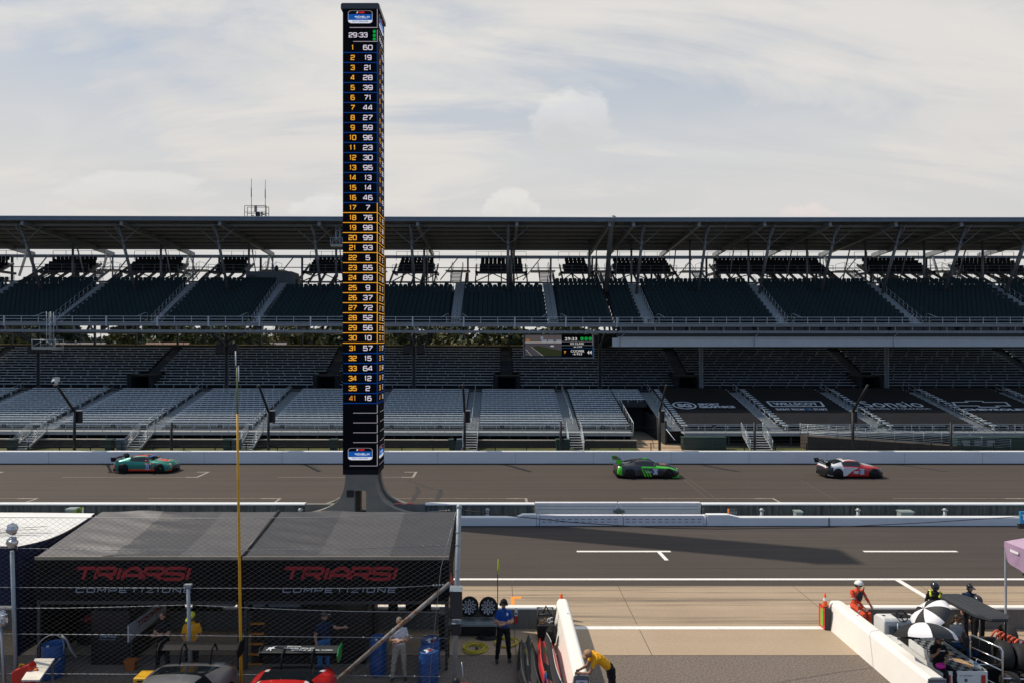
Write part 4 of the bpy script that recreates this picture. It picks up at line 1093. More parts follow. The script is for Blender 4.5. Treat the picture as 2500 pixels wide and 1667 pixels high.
kinds = [1,0,2,0,1,3,2,1,0,1,2,0,1,2,1,0,2,1,3,1,2,0,1,2,0]
SPOT = ['behind the left end of the stand','left of the hanging platform','just left of the hanging platform','behind the hanging platform','right of the hanging platform',
        'second right of the hanging platform','midway along the left half of the gap','behind the gap between the two left columns','left of the second column','just left of the second column',
        'behind the second column','just right of the second column','second right of the second column','third right of the second column','left of the scoring tower','next to the scoring tower on its left',
        'hidden partly by the scoring tower','just right of the scoring tower','second right of the scoring tower','behind the third column','right of the third column','second left of the video screen',
        'left of the video screen','behind the video screen','right of the video screen']
for i, x in enumerate(xs):
    tree(x+rng.uniform(-2,2), 190+rng.uniform(-25,25), rng.choice((15.0,16.5,14.0,18,15.5,13.5))+ (3 if x < -95 else 0), rng.uniform(6.8,8.8), kinds[i], KL[kinds[i]] + ' under the upper deck, ' + SPOT[i])
def house(x, y, w, label, wall, roofc):
    t = thing('house', label, 'house', (x, y, 0), 'houses beyond the grandstand')
    mb = MB(); mb.box(x-w/2, x+w/2, y, y+8, -0.1, 6.2); wl = mb.build('wall', wall, t)
    mb = MB(); mb.prism([(y-0.6, 6.2), (y+8.6, 6.2), (y+4, 9.3)], 'x', x-w/2-0.5, x+w/2+0.5); mb.build('roof', roofc, t)
    for k in (-0.28, 0.28):
        mb = MB(); mb.box(x+w*k-0.7, x+w*k+0.7, y-0.05, y-0.01, 3.6, 5.2); mb.build('window', M('house glass', (0.05,0.06,0.08), 0.15), t)
M_SID = M('house siding', (0.5, 0.48, 0.45), 0.8); M_SHIN = M('shingles', (0.20, 0.18, 0.19), 0.9, var=0.2)
house(-108, 172, 13, 'pale house with a grey gable roof seen under the deck right of the hanging platform', M_SID, M_SHIN)
house(-84, 170, 10, 'tan house with a brown gable roof seen under the deck left of the second column', M('tan siding', (0.4,0.3,0.22), 0.8), M('brown shingles', (0.22,0.13,0.10), 0.9, var=0.2))
house(-62, 176, 12, 'small white house seen under the deck right of the second column', M_SID, M_SHIN)

mb = MB(); rng = random.Random(11)
for k in range(9000):
    x = rng.uniform(-250, 70); top = 13.0+2.2*math.sin(x*.09)+1.5*math.sin(x*.23+1); z = top*rng.random()**.6; y = rng.uniform(255, 272)
    s = .7+.7*rng.random(); a1 = Vector((rng.gauss(0,1), rng.gauss(0,1), rng.gauss(0,1))).normalized(); a2 = a1.cross(Vector((rng.gauss(0,1), rng.gauss(0,1), rng.gauss(0,1)))).normalized()
    mb.m = rng.choice((0,0,1,2)); p = Vector((x,y,z)); mb.add([p-a1*s, p+a2*s*.7, p+a1*s, p-a2*s*.7], [(0,1,2,3)])
o = mb.build('far_wood', [LEAF[0], LEAF[3], LEAF[1]]); tag(o, 'dark line of distant woodland seen under the upper deck', 'woodland', kind='stuff')

# ---------------------------------------------------------------- catch fence on the outer wall
M_FBLK = M('fence black', (0.010, 0.011, 0.014), 0.55, 0.2, var=0.15)
cf = thing('catch_fence', 'tall black catch fence with bent posts behind the white outer wall', 'fence', (0, 54.2, 0))
BENTS = [-49.0, -33.6, -18.2, -2.63, 12.86, 28.2, 43.6]
for x in BENTS:
    mb = MB(); mb.tube([(x, 54.2, -0.02), (x, 54.2, 4.1)], 0.11, 10); mb.tube([(x, 54.2, 4.05), (x, 52.0, 6.3)], [0.10, 0.085], 10)
    p = mb.build('bent_post', M_FBLK, cf)
for x in [-41.3, -25.9, -10.4, 5.0, 20.4, 36.0]:
    mb = MB(); mb.tube([(x, 54.2, -0.02), (x, 54.2, 3.2)], 0.10, 10); mb.build('short_post', M_FBLK, cf)
mb = MB()
for z in (1.35, 1.8, 2.3, 2.8): mb.tube([(-60, 54.1, z), (60, 54.1, z)], 0.007, 4)
mb.build('cable', M_FBLK, cf)
LT = ['farthest left', 'second from the left', 'third from the left', 'just right of the scoring tower', 'beside the stand tunnel', 'in front of the script printed cover', 'farthest right']
for i, x in enumerate(BENTS):
    if i in (0, 6): continue
    t = thing('signal_box', 'black signal box on the fence post ' + LT[i], 'signal box', (x+0.25, 54.45, 3.2), 'signal boxes on the bent fence posts')
    mb = MB(); mb.box(x+0.02, x+0.42, 54.32, 54.62, 3.15, 4.05); mb.build('housing', M_FBLK, t, bevel=0.02)
    mb = MB(); mb.prism([(54.28, 4.05), (54.66, 4.05), (54.66, 4.13), (54.28, 4.1)], 'x', x-0.02, x+0.46); mb.build('hood', M_STEEL, t)
t = thing('trackside_camera', 'white round camera on the tip of the leftmost bent fence post', 'camera', (-33.6, 51.9, 6.35))
mb = MB(); mb.ball((-33.62, 51.85, 6.55), 0.24, 14, 10); mb.build('dome', M('camera white', (0.6,0.6,0.58), 0.4), t)
mb = MB(); mb.box(-33.75, -33.35, 51.75, 52.0, 6.55, 6.88); mb.build('hood', M('camera white', (0.6,0.6,0.58)), t)
mb = MB(); mb.lathe([(0,0),(0.1,0),(0.1,0.06)], (-33.62, 51.58, 6.5), 'y', 12); mb.build('lens', M_FBLK, t)
t = thing('crowd_fence', 'low black rail fence on the grass in front of the stands', 'fence', (0, 57, 0))
x = -60
while x < 62: mb = MB(); mb.box(x-0.035, x+0.035, 56.97, 57.03, -0.02, 1.15); x += 2.6; mb.build('post', M_FBLK, t)
mb = MB()
for z in (0.35, 0.75, 1.1): mb.box(-60, 62, 56.985, 57.015, z-0.02, z+0.02)
mb.build('rail', M_FBLK, t)
# bins behind the wall
M_BIN = M('bin green', (0.018, 0.045, 0.04), 0.5, var=0.15); M_BINB = M('bin grey blue', (0.07, 0.10, 0.13), 0.5, var=0.15)
def bin_(px, label, col):
    x = XA(px, 60.0); t = thing('litter_bin', label, 'bin', (x, 60, 0), 'litter bins in front of the stands')
    mb = MB(); mb.loft([[(x-a, 60-b, z), (x+a, 60-b, z), (x+a, 60+b, z), (x-a, 60+b, z)] for a, b, z in ((0.26,0.28,0.0),(0.33,0.36,0.98))]); mb.build('body', col, t)
    mb = MB(); mb.box(x-0.36, x+0.36, 59.6, 60.4, 0.98, 1.06); mb.build('lid', col, t)
for px, lab in ((30,'dark green bin left of the first front stair'),(268,'dark green bin left of the second front stair'),(296,'grey blue bin next to the second front stair'),(556,'dark green bin left of the third front stair'),(578,'grey blue bin next to the third front stair'),
                (815,'dark green bin just left of the scoring tower'),(1105,'dark green bin left of the straight front stair right of the tower'),(1118,'grey blue bin next to the straight front stair right of the tower'),
                (1366,'dark green bin left of the stair beside the tunnel'),(1382,'second dark bin next to the stair beside the tunnel')):
    bin_(px, lab, M_BINB if 'blue' in lab else M_BIN)
def stall(px0, px1, label):
    x0, x1 = XA(px0, 61.0), XA(px1, 61.0); t = thing('storage_box', label, 'box', ((x0+x1)/2, 61, 0))
    mb = MB(); mb.box(x0, x1, 60.6, 61.4, -0.01, 1.05); mb.build('body', M_BIN, t, bevel=0.03)
    mb = MB(); mb.box(x0-0.05, x1+0.05, 60.55, 61.45, 1.05, 1.12); mb.build('lid', M_BIN, t)
    if px0 > 2300:
        mb = MB()
        for k in range(3): a = x0+0.4+k*1.1; mb.box(a, a+0.7, 60.56, 60.595, 0.35, 0.85)
        mb.build('sign', M('faded sign', (0.25,0.27,0.28), 0.7), t)
stall(1665, 1770, 'long dark green box under the walkway right of the tunnel')
stall(2330, 2500, 'long dark box with three small signs under the walkway at the right edge')

# ---------------------------------------------------------------- things hung on the stands
M_SPK = M('speaker black', (0.012, 0.013, 0.016), 0.6, var=0.2)
def speaker(px0, px1, py0, py1, Y, label):
    x0, x1 = XA(px0, Y), XA(px1, Y); z0, z1 = ZA(py1, Y), ZA(py0, Y)
    t = thing('loudspeaker', label, 'loudspeaker', ((x0+x1)/2, Y, z0), 'loudspeakers on the lower columns')
    mb = MB(); mb.box(x0, x1, Y-0.35, Y+0.35, z0, z1); mb.build('cabinet', M_SPK, t, bevel=0.03)
    mb = MB(); mb.box(x0+0.06, x1-0.06, Y-0.375, Y-0.352, z0+0.06, z1-0.06); mb.build('grille', M('speaker grille', (0.03,0.03,0.035), 0.7), t)
for a, b, l in ((529,547,'black loudspeaker left of the column beside the yellow pole'), (559,580,'black loudspeaker right of the column beside the yellow pole'),
                (72,88,'black loudspeaker left of the leftmost column'), (99,122,'black loudspeaker right of the leftmost column'),
                (985,1005,'black loudspeaker left of the column right of the scoring tower'), (1018,1037,'black loudspeaker right of the column right of the scoring tower')):
    speaker(a, b, 841, 863, 75.6, l)
# video screen
sv = thing('video_screen', 'large video screen with race picture and timing, hung under the upper deck', 'screen', (6.4, 72, 7.8))
SY = 72.0
def S(px, py, d=0): p = at(px, py, SY); return Vector((p.x, SY-d, p.z))
def sq(mb, x0, y0, x1, y1, d): mb.add([S(x0,y1,d), S(x1,y1,d), S(x1,y0,d), S(x0,y0,d)], [(0,1,2,3)])
a, b = S(1278, 874), S(1450, 816)
mb = MB(); mb.box(a.x, b.x, SY+0.02, SY+0.5, a.z, b.z); mb.build('housing', M_SPK, sv)
fr = MB()
for x0, y0, x1, y1 in ((1277,815,1280,875),(1447.5,815,1450.5,875),(1280,872.5,1447.5,875)):
    p, q = S(x0,y1), S(x1,y0); fr.box(p.x, q.x, SY-0.06, SY+0.02, p.z, q.z)
fr.build('frame', M_STEEL, sv)
mb = MB()
for x in (4.0, 9.0): mb.box(x-0.08, x+0.08, SY+0.1, SY+0.3, b.z, 11.0)
mb.build('hanger', M_STEELD, sv)
def EM(n, c): return M('screen ' + n, tuple(k*.1 for k in c), 0.7, var=0, emit=c + (0.75,), spec=0.05)
pic = MB()
cols = [EM('road', (0.065,0.06,0.072)), EM('grass', (0.028,0.036,0.016)), EM('paddock', (0.10,0.085,0.085)), EM('white', (0.5,0.48,0.45)), EM('truck', (0.22,0.25,0.32)), EM('orange', (0.35,0.14,0.05))]
sq(pic, 1282, 818, 1371, 868.5, 0.002); pic.m = 2; sq(pic, 1282, 820, 1371, 836, 0.006)
pic.m = 1; pic.add([S(1299,847,.006), S(1327,868.5,.006), S(1371,868.5,.006), S(1371,856,.006), S(1312,844,.006)], [(0,1,2,3,4)])
pic.m = 3; sq(pic, 1282, 835.5, 1371, 837.3, 0.010); pic.add([S(1296.5,847,.01), S(1325,868.5,.01), S(1326.3,868.5,.01), S(1297.6,847,.01)], [(0,1,2,3)])
pic.add([S(1283,852,.01), S(1297,868.5,.01), S(1298,868.5,.01), S(1284,852,.01)], [(0,1,2,3)]); sq(pic, 1344,843.3,1352,846.5,0.01)
pic.m = 4
for x in (1322, 1338, 1358): sq(pic, x, 830, x+13, 835, 0.010)
sq(pic, 1320, 822.5, 1326, 829, 0.01)
pic.m = 5; sq(pic, 1284, 828, 1293, 834, 0.01)
pic.build('race_picture', cols, sv)
tm = MB(); cl = [M('screen black', (0.008,0.009,0.013)), EM('lettering', (0.75,0.72,0.72)), M('screen green', (0.0,0.2,0.03), 0.5, var=0, emit=(0.0,0.33,0.04,0.6)), EM('amber', (0.9,0.38,0.03)), EM('blue', (0.01,0.06,0.16)), EM('rule', (0.25,0.25,0.27))]
sq(tm, 1371, 818, 1447, 871, 0.002)
tm.m = 5; sq(tm, 1371, 834, 1447, 834.8, .006); sq(tm, 1371, 843, 1447, 843.7, .006); sq(tm, 1446, 818, 1447, 843.7, .008)
tm.m = 4; sq(tm, 1371, 849.6, 1449, 850.6, .006); sq(tm, 1446.3, 845, 1448, 871, .008)
tm.m = 1
for s_, x0, x1, yc, h in (('29:33',1379,1409,828,8),('GS CLASS',1392,1425,839,5.4),('-6.349',1399,1421,846.6,3.6),('COOPER',1393.5,1426.5,857,6.5),('-6.923',1398,1421,864,5.2),('44',1433.5,1445,860,10)):
    put_text(tm, s_, S((x0+x1)/2, yc, .008), (x1-x0)*SY/1667, h*SY/1667*.9, bold=.012)
tm.m = 2
for x in (1421, 1431, 1441): c = S(x, 827.5, .008); tm.add([c + Vector((0.19*math.cos(k*R(18)), 0, 0.19*math.sin(k*R(18)))) for k in range(20)], [tuple(range(20))])
tm.m = 3; put_strokes(tm, '7', S(1379, 860, .008), 0.22, 0.28, t=0.12)
tm.build('timing_board', cl, sv)
# hanging camera platform at the left and a small one under the roof
def platform(x0, x1, y0, y1, z0, zt, label, mast):
    t = thing('hanging_platform', label, 'platform', ((x0+x1)/2, (y0+y1)/2, z0), 'camera platforms hung on the stand')
    mb = MB(); mb.box(x0, x1, y0, y1, z0, z0+0.26); mb.build('deck', M('platform beige', (0.30,0.29,0.26), 0.7), t)
    g = MB()
    for x in (x0, x1):
        for y in (y0, y1): g.tube([(x, y, z0), (x, y, z0+1.0)], 0.03, 6)
    for y in (y0, y1): g.tube([(x0, y, z0+0.95), (x1, y, z0+0.95)], 0.03, 6); g.tube([(x0, y, z0+0.3), ((x0+x1)/2, y, z0+0.9), (x1, y, z0+0.3)], 0.02, 6)
    g.build('railing', M_RAIL, t)
    m = MB(); c = x0+(x1-x0)*mast
    for dx in (-0.22, 0.22):
        for dy in (-0.22, 0.22): m.tube([(c+dx, y1-0.3+dy, z0+0.2), (c+dx, y1-0.3+dy, zt)], 0.03, 6)
    z = z0+0.2; s = 1
    while z < zt-0.3:
        for dy in (-0.22, 0.22): m.tube([(c-0.22*s, y1-0.3+dy, z), (c+0.22*s, y1-0.3+dy, z+0.35)], 0.016, 4)
        z += 0.35; s = -s
    m.build('mast', M_RAIL, t)
platform(XA(91,69.4), XA(147,69.4), 68.6, 69.9, ZA(853,69.2), 12.6, 'pale hanging platform on a lattice mast below the front of the left stand', 0.5)
platform(XA(807,73), XA(836,73), 73, 74, ZA(603,73), 22.2, 'small pale hanging platform under the roof just left of the scoring tower', 0.5)
# roof antennas
Yr = 73.4
t = thing('antenna_cage', 'railed cage with radio antennas and cable coils on the roof edge', 'antenna', (XA(626,Yr), Yr, 22.75))
g = MB(); x0, x1 = XA(600.5,Yr), XA(653,Yr); zb, zt = 22.7, ZA(505,Yr)
for y in (Yr-0.4, Yr+0.4):
    for x in (x0, x1): g.tube([(x, y, zb), (x, y, zt)], 0.035, 6)
    g.tube([(x0,y,zt),(x1,y,zt)], 0.035, 6); g.tube([(x0,y,(zb+zt)/2),(x1,y,(zb+zt)/2)], 0.03, 6)
g.build('railing', M_STEELD, t)
for px, py in ((614, 437), (648, 440)):
    m = MB(); x = XA(px, Yr); m.tube([(x, Yr, zb), (x-0.02, Yr, ZA(py+45,Yr))], 0.035, 6); m.tube([(x-0.02, Yr, ZA(py+45,Yr)), (x-0.03, Yr, ZA(py+22,Yr))], 0.05, 6); m.tube([(x-0.03, Yr, ZA(py+22,Yr)), (x, Yr, ZA(py,Yr))], 0.025, 6)
    m.build('whip_antenna', M('antenna grey', (0.10,0.09,0.075), 0.6), t)
m = MB(); x = XA(625,Yr); m.box(x-0.12, x+0.12, Yr-0.2, Yr, zb+0.75, zt+0.05); x = XA(640,Yr); m.box(x-0.09, x+0.09, Yr-0.2, Yr, zb+0.5, zb+0.78); m.build('radio_box', M('radio grey', (0.25,0.25,0.30), 0.5), t)
m = MB(); x = XA(629,Yr); m.box(x-0.2, x+0.2, Yr-0.1, Yr+0.2, zb, zb+0.8); m.build('equipment_case', M_SPK, t)
for px, r in ((619,0.2),(637,0.22),(645,0.25)):
    m = MB(); x = XA(px,Yr)
    for k in range(3): m.tube([(x+r*(1-k*0.08)*math.cos(a*R(24)), Yr-0.25+k*0.03, zb+r+r*(1-k*0.1)*math.sin(a*R(24))) for a in range(15)], 0.02, 5, closed=True)
    m.build('cable_coil', M_FBLK, t)
# ribbed booth among the upper seats
Yb = 80.6
t = thing('control_booth', 'grey ribbed metal booth at the top of the dark green seats', 'booth', (XA(655,Yb), Yb, 15.4))
x0, x1 = XA(600,Yb), XA(711,Yb)
mb = MB(); mb.prism([(x0, 15.3), (x1+0.9, 15.3), (x1, 17.86), (x0, 17.86)], 'y', Yb, Yb+3); x = x0+0.1
bd = mb.build('wall', M('booth grey', (0.10,0.115,0.13), 0.6, 0.1, var=0.1), t)
mb = MB()
while x < x1: mb.box(x, x+0.08, Yb-0.03, Yb-0.002, 15.3, 17.84); x += 0.22
mb.build('wall_rib', M('booth grey', (0.10,0.115,0.13)), bd)
mb = MB(); mb.box(x0+0.25, x0+1.2, Yb-0.05, Yb-0.032, 16.2, 17.4); mb.build('door', M_STEELD, t)
mb = MB(); xf = XA(669.7,Yb); mb.lathe([(0.0,18.6),(0.16,18.6),(0.17,18.35),(0.27,18.3),(0.2,18.15),(0.2,17.862)], (xf,Yb+0.8,0), n=14); mb.build('roof_vent', M_STEELD, t)
# ---------------------------------------------------------------- race cars
ST = [(-2.30,.78,.34,.70,.62,.78),(-2.18,.88,.22,.82,.70,.90),(-1.88,.945,.15,.91,.70,.98),(-1.45,.97,.13,.95,.64,1.09),(-1.0,.95,.12,.92,.58,1.20),
      (-.5,.93,.12,.885,.55,1.275),(0.,.925,.12,.865,.545,1.27),(.35,.925,.12,.855,.575,1.185),(.78,.94,.12,.845,.68,.965),(1.05,.955,.12,.84,.70,.92),
      (1.45,.975,.12,.81,.72,.875),(1.85,.96,.13,.71,.70,.79),(2.12,.86,.15,.60,.58,.67),(2.30,.70,.18,.48,.44,.53)]
def spline(st, n):
    out = []
    for i in range(len(st)-1):
        p0, p1, p2, p3 = st[max(i-1,0)], st[i], st[i+1], st[min(i+2,len(st)-1)]
        for k in range(n):
            t = k/n
            out.append(tuple(0.5*((2*b)+(c-a)*t+(2*a-5*b+4*c-d)*t*t+(3*b-a-3*c+d)*t**3) for a,b,c,d in zip(p0,p1,p2,p3)))
    out.append(st[-1]); return out
M_TYRE = M('tyre rubber', (0.014,0.014,0.015), 0.85, var=0.15, spec=0.2); M_RIMD = M('dark rim', (0.03,0.03,0.035), 0.35, 0.7, var=0.1); M_RIMS = M('silver rim', (0.35,0.35,0.37), 0.3, 0.9, var=0.1)
M_GLASS = M('car glass', (0.008,0.011,0.014), 0.06, var=0, spec=0.7); M_CARB = M('carbon black', (0.010,0.010,0.012), 0.6, var=0.2, spec=0.2)
M_LAMP = M('lamp lens', (0.75,0.76,0.72), 0.15, var=0); M_PLB = M('number blue', (0.02,0.13,0.42), 0.5, var=0); M_PLW = M('number white', (0.75,0.77,0.8), 0.5, var=0)
def paint(n, c, metal=0.0): return M('paint ' + n, c, 0.32, metal, var=0.04, coat=0.7)
def race_car(label, mats, livery, wing='flat', num=None, deco=None, wing_mats=None, split_mat=None, stays=False, sunstrip=None, group='cars racing on the track'):
    t = thing('race_car', label, 'race car', (0,0,0), group)
    S_ = spline(ST, 4); prof_n = None; rings = []
    for x, hw, zl, zb, rh, zr in S_:
        half_ = [(0.0,zl),(hw*.55,zl),(hw*.93,zl+.01),(hw*.985,zl+.08),(hw,zl+(zb-zl)*.3),(hw*1.0,zl+(zb-zl)*.5),(hw*.99,zl+(zb-zl)*.7),(hw*.965,zl+(zb-zl)*.87),(hw*.90,zb),
                 (rh+(hw*.90-rh)*.62, zb+(zr-zb)*.30),(rh+(hw*.90-rh)*.34, zb+(zr-zb)*.60),(rh*1.02,zb+(zr-zb)*.84),(rh*.88,zr-.012*(1 if zr-zb>.1 else .4)),(rh*.45,zr+.008),(0.0,zr+.014)]
        rings.append([(x,-y,z) for y,z in half_] + [(x,y,z) for y,z in half_[-2:0:-1]])
    n = len(rings[0]); parts = {'body': MB(), 'windscreen': MB(), 'rear_window': MB(), 'side_window': MB(), 'side_window2': MB()}
    for b in parts.values(): b.smooth = True
    for i in range(len(rings)-1):
        for j in range(n):
            q = [rings[i][j], rings[i][(j+1)%n], rings[i+1][(j+1)%n], rings[i+1][j]]
            x = sum(p[0] for p in q)/4; y = sum(p[1] for p in q)/4; z = sum(p[2] for p in q)/4
            k = j if j < 14 else n-1-j
            if 8 <= k <= 10 and -1.05 < x < .56-.28*(k-8)*.5: key = 'side_window' if y < 0 else 'side_window2'
            elif k >= 10 and .30 < x < .80: key = 'windscreen'
            elif k >= 11 and -1.62 < x < -.85: key = 'rear_window'
            else: key = 'body'
            b = parts[key]; b.m = livery(x, y, z, k) if key == 'body' else 0
            b.add(q, [(0,1,2,3)])
    b = parts['body']; b.m = livery(-2.3,0,.5,0); b.add(rings[0], [tuple(range(n))]); b.m = livery(2.3,0,.4,0); b.add(rings[-1], [tuple(range(n))])
    body = b.build('body', mats, t, clean=True)
    for k in ('windscreen','rear_window','side_window','side_window2'): parts[k].build(k.rstrip('2'), M_GLASS, t, clean=True)
    for sx in (-1.42, 1.43):
        for sy in (-1, 1):
            a = MB(); a.lathe([(0.0,0),(.40,0),(.40,.012),(0,.012)], (sx, sy*.968-.006, .37), 'y', 22); a.build('wheel_arch', M_CARB, body)
            w = MB(); w.lathe([(.20,-.15),(.31,-.15),(.345,-.11),(.345,.11),(.31,.15),(.20,.15),(.20,-.15)], (sx, sy*.85, .345), 'y', 24); wh = w.build('wheel', M_TYRE, t)
            r = MB(); yo = sy*(.85+.135)
            r.lathe([(.0,0),(.06,0.0),(.06,.02),(.0,.02)], (sx, yo-.01, .345), 'y', 10); r.lathe([(.185,-.02),(.225,-.02),(.225,.02),(.185,.02),(.185,-.02)], (sx, yo, .345), 'y', 24)
            for s_ in range(10):
                an = s_*math.pi/5; r.bar((sx+.05*math.cos(an), yo, .345+.05*math.sin(an)), (sx+.2*math.cos(an+.12), yo, .345+.2*math.sin(an+.12)), .022, .02, (0,1,0))
            r.build('rim', M_RIMD if not stays else M_RIMS, wh)
    wm = wing_mats or (M_CARB, M_CARB); wz = 1.12 if wing != 'high' else 1.28; wx = -2.2
    g = MB(); g.prism([(wx-.17,wz-.01),(wx+.17,wz-.045),(wx+.19,wz-.03),(wx+.02,wz+.035),(wx-.17,wz+.02)], 'y', -.93, .93); wg = g.build('rear_wing', wm[0], t)
    for sy in (-1, 1):
        e = MB(); e.prism([(wx-.24,wz+.08),(wx-.16,wz-.24),(wx+.16,wz-.22),(wx+.24,wz-.02),(wx+.10,wz+.10)], 'y', sy*.945-.015, sy*.945+.015); e.build('endplate', wm[1] if (sy > 0 or not stays) else M_CARB, wg)
        s_ = MB()
        s_.tube([(wx+.05,sy*.36,wz+.03),(wx+.14,sy*.36,wz+.10),(wx+.26,sy*.36,wz+.02),(wx+.36,sy*.36,.94)], .025, 6)
        s_.build('wing_stay', M_CARB, wg)
    sp = MB(); sp.prism([(1.7,-.94),(2.15,-.90),(2.38,-.62),(2.42,0),(2.38,.62),(2.15,.90),(1.7,.94)], 'z', .085, .115); sp.build('splitter', split_mat or M_CARB, t)
    df = MB(); df.prism([(-2.35,-.75),(-1.9,-.85),(-1.9,.85),(-2.35,.75)], 'z', .14, .34); df.build('diffuser', M_CARB, t)
    for sy in (-1, 1):
        m = MB(); m.ball((.42, sy*1.0, .97), (.09,.12,.065), 10, 6); m.bar((.44,sy*.86,.9),(.42,sy*.96,.95),.03,.03); m.build('mirror', mats[livery(0,0,0,-1)], t)
        h = MB(); h.add([(2.03,sy*.74,.665),(2.16,sy*.64,.625),(2.20,sy*.52,.63),(2.06,sy*.58,.71)], [(0,1,2,3)]); h.v = [(x+.03,y+sy*.02,z+.03) for x,y,z in h.v]; h.build('headlight', M_LAMP, t)
        l = MB(); l.box(-2.325,-2.26,sy*.62-.14,sy*.62+.14,.70,.755); l.build('tail_light', M('tail lamp red', (0.45,0.02,0.015), 0.25, var=0), t)
    if sunstrip:
        q = MB(); q.m = 0
        q.add([(.34,-.60,1.185),(.34,.60,1.185),(.47,.60,1.135),(.47,-.60,1.135)], [(0,1,2,3)]); q.v = [(x+.015,y,z+.03) for x,y,z in q.v]; q.build('sun_strip', sunstrip, t)
    if num:
        q = MB(); q.m = 0; q.box(.30,.66,-.962,-.94,.34,.72); q.m = 1; q.box(.30,.66,-.964,-.9625,.66,.72); q.box(.30,.66,-.964,-.9625,.33,.36)
        put_strokes(q, num, (.48,-.9655,.51), .26, .24, t=.09); q.build('number_panel', [M_PLB, M_PLW], t)
    if deco: deco(t)
    return t
P_TEAL = paint('teal', (0.0,0.20,0.15), 0.3); P_RED = paint('orange red', (0.68,0.040,0.012)); P_BLK = paint('black', (0.010,0.011,0.014)); P_LIME = paint('lime', (0.06,0.62,0.015))
P_GREY = paint('slate', (0.035,0.04,0.05), 0.3); P_WHT = paint('white', (0.68,0.70,0.72)); P_CRED = paint('crimson', (0.50,0.015,0.015)); P_GRY2 = paint('mid grey', (0.20,0.205,0.22), 0.4)
P_SBLU = paint('strip blue', (0.01,0.16,0.50))
def liv_teal(x,y,z,k):
    if k == -1: return 1
    if x > 2.02 and z < .30: return 1
    if x > 2.16 and abs(y) < .60: return 2 if z < .55 else 0
    if x > 2.05 and abs(y) < .72 and z < .56 and k < 9: return 1
    if k <= 8:
        if .24 < z < .345 and -1.1 < x < 1.05: return 1
        if z <= .24 and x < 1.2: return 2
        if x < -2.1 and z < .66: return 1 if z > .45 else 2
    if k >= 12 and -.95 < x < .36: return 2 if abs(y) < .33 else 1
    if k >= 12 and .95 < x < 1.75 and abs(y) < .42: return 1 if abs(y) > .12 or x < 1.2 else 2
    return 0
def deco_teal(t):
    q = MB(); put_text(q, 'ENDURANCE', (-.45,-.968,.22), .5, .05) if False else None
    for pts in ([(.30,.76),(.95,.76),(1.02,.72),(1.0,.66),(.92,.44),(.74,.40)],):
        q.tube([(x,-.975,z) for x,z in pts], .022, 4)
    q.build('side_stripe', P_RED, t)
c1 = race_car('teal green race car with orange red roof edges and black rear wing', [P_TEAL, P_RED, P_BLK], liv_teal, num='71', deco=deco_teal, sunstrip=P_SBLU)
place(c1, (XA(355,50.3), 50.6, 0.0), 0); c1.scale = (.92,.95,.97)
def liv_lime(x,y,z,k):
    if k == -1: return 1
    if x < -1.95 and k <= 8: return 2 if abs(y) > .55 and z > .3 else 1
    if x > 2.1 and z < .3: return 2
    if 7 <= k <= 8 and -.55 < x < 2.2: return 2
    if k <= 6 and x > -.75: return 1
    if k >= 12 and x > .85: return 3 if abs(y) < .3 and 1.0 < x < 1.5 else 0
    return 0
def deco_lime(t):
    q = MB()
    for a, b in ((-.62,-.30),(-.36,-.08),(-.14,.12)):
        zt = .86 if a < -.5 else .66
        q.add([(a,-.972,zt),(a+.11,-.972,zt),(b+.11,-.976,.17),(b,-.976,.17)], [(0,1,2,3)])
    q.build('side_stripe', P_LIME, t)
    q = MB(); put_text(q, 'Accel', (.0,-.977,.52), .42, .15, bold=.005); q.build('door_lettering', M_PLW, t)
    q = MB()
    for dx in (-.35,-.22,-.09): q.bar((dx,-.35,1.315),(dx+.25,.30,1.315),.06,.008)
    q.build('roof_stripe', P_LIME, t)
c2 = race_car('dark grey and black race car with bright green side stripe and green wing ends', [P_GREY, P_BLK, P_LIME, paint('salmon', (0.5,0.22,0.16))], liv_lime, wing='high', num='39', deco=deco_lime, wing_mats=(M_CARB, P_LIME), split_mat=P_LIME, sunstrip=P_SBLU)
place(c2, (XA(1578,48.6), 48.7, 0.0), 0); c2.scale = (.95,.97,.98)
def liv_crim(x,y,z,k):
    if k == -1: return 1
    if k >= 12:
        if -.95 < x < .36: return 2 if abs(y) < .25 and x > -.6 else 0
        if x > 1.0: return 0 if abs(y) < .5 and x < 1.7 else (1 if x < 1.5 else 2)
        return 0
    if k >= 9: return 1 if x > -.7 else 0
    if x > 1.15: return 2 if (z < .62 or x > 1.75) else 1
    if x < -1.80: return 0 if z < .30 or z > .84 else 2
    if x < -.95: return 2 if z < .42 else 0
    return 1
def deco_crim(t):
    q = MB(); q.prism([(-1.02,.84),(.18,.80),(-.08,.68),(-.35,.54),(-.58,.36),(-.78,.22),(-1.02,.22)], 'y', -.978, -.93); q.build('white_swoosh', P_WHT, t)
    q = MB(); put_strokes(q, 'RS1', (.0,-.985,.47), .46, .20, t=.12, shear=.25); q.build('door_lettering', M_PLW, t)
c3 = race_car('white and crimson race car with black nose and small dark rear wing', [P_WHT, P_CRED, P_BLK], liv_crim, num='28', deco=deco_crim, sunstrip=P_SBLU)
place(c3, (XA(2076,48.6), 48.7, 0.0), 0); c3.scale = (.88,.93,.97)
def liv_red(x,y,z,k): return 0 if k == -1 else (1 if (k <= 3 or (k >= 11 and x < -1.6 and abs(y) < .5)) else (2 if k == 11 and -1.9 < x < -.8 else 0))
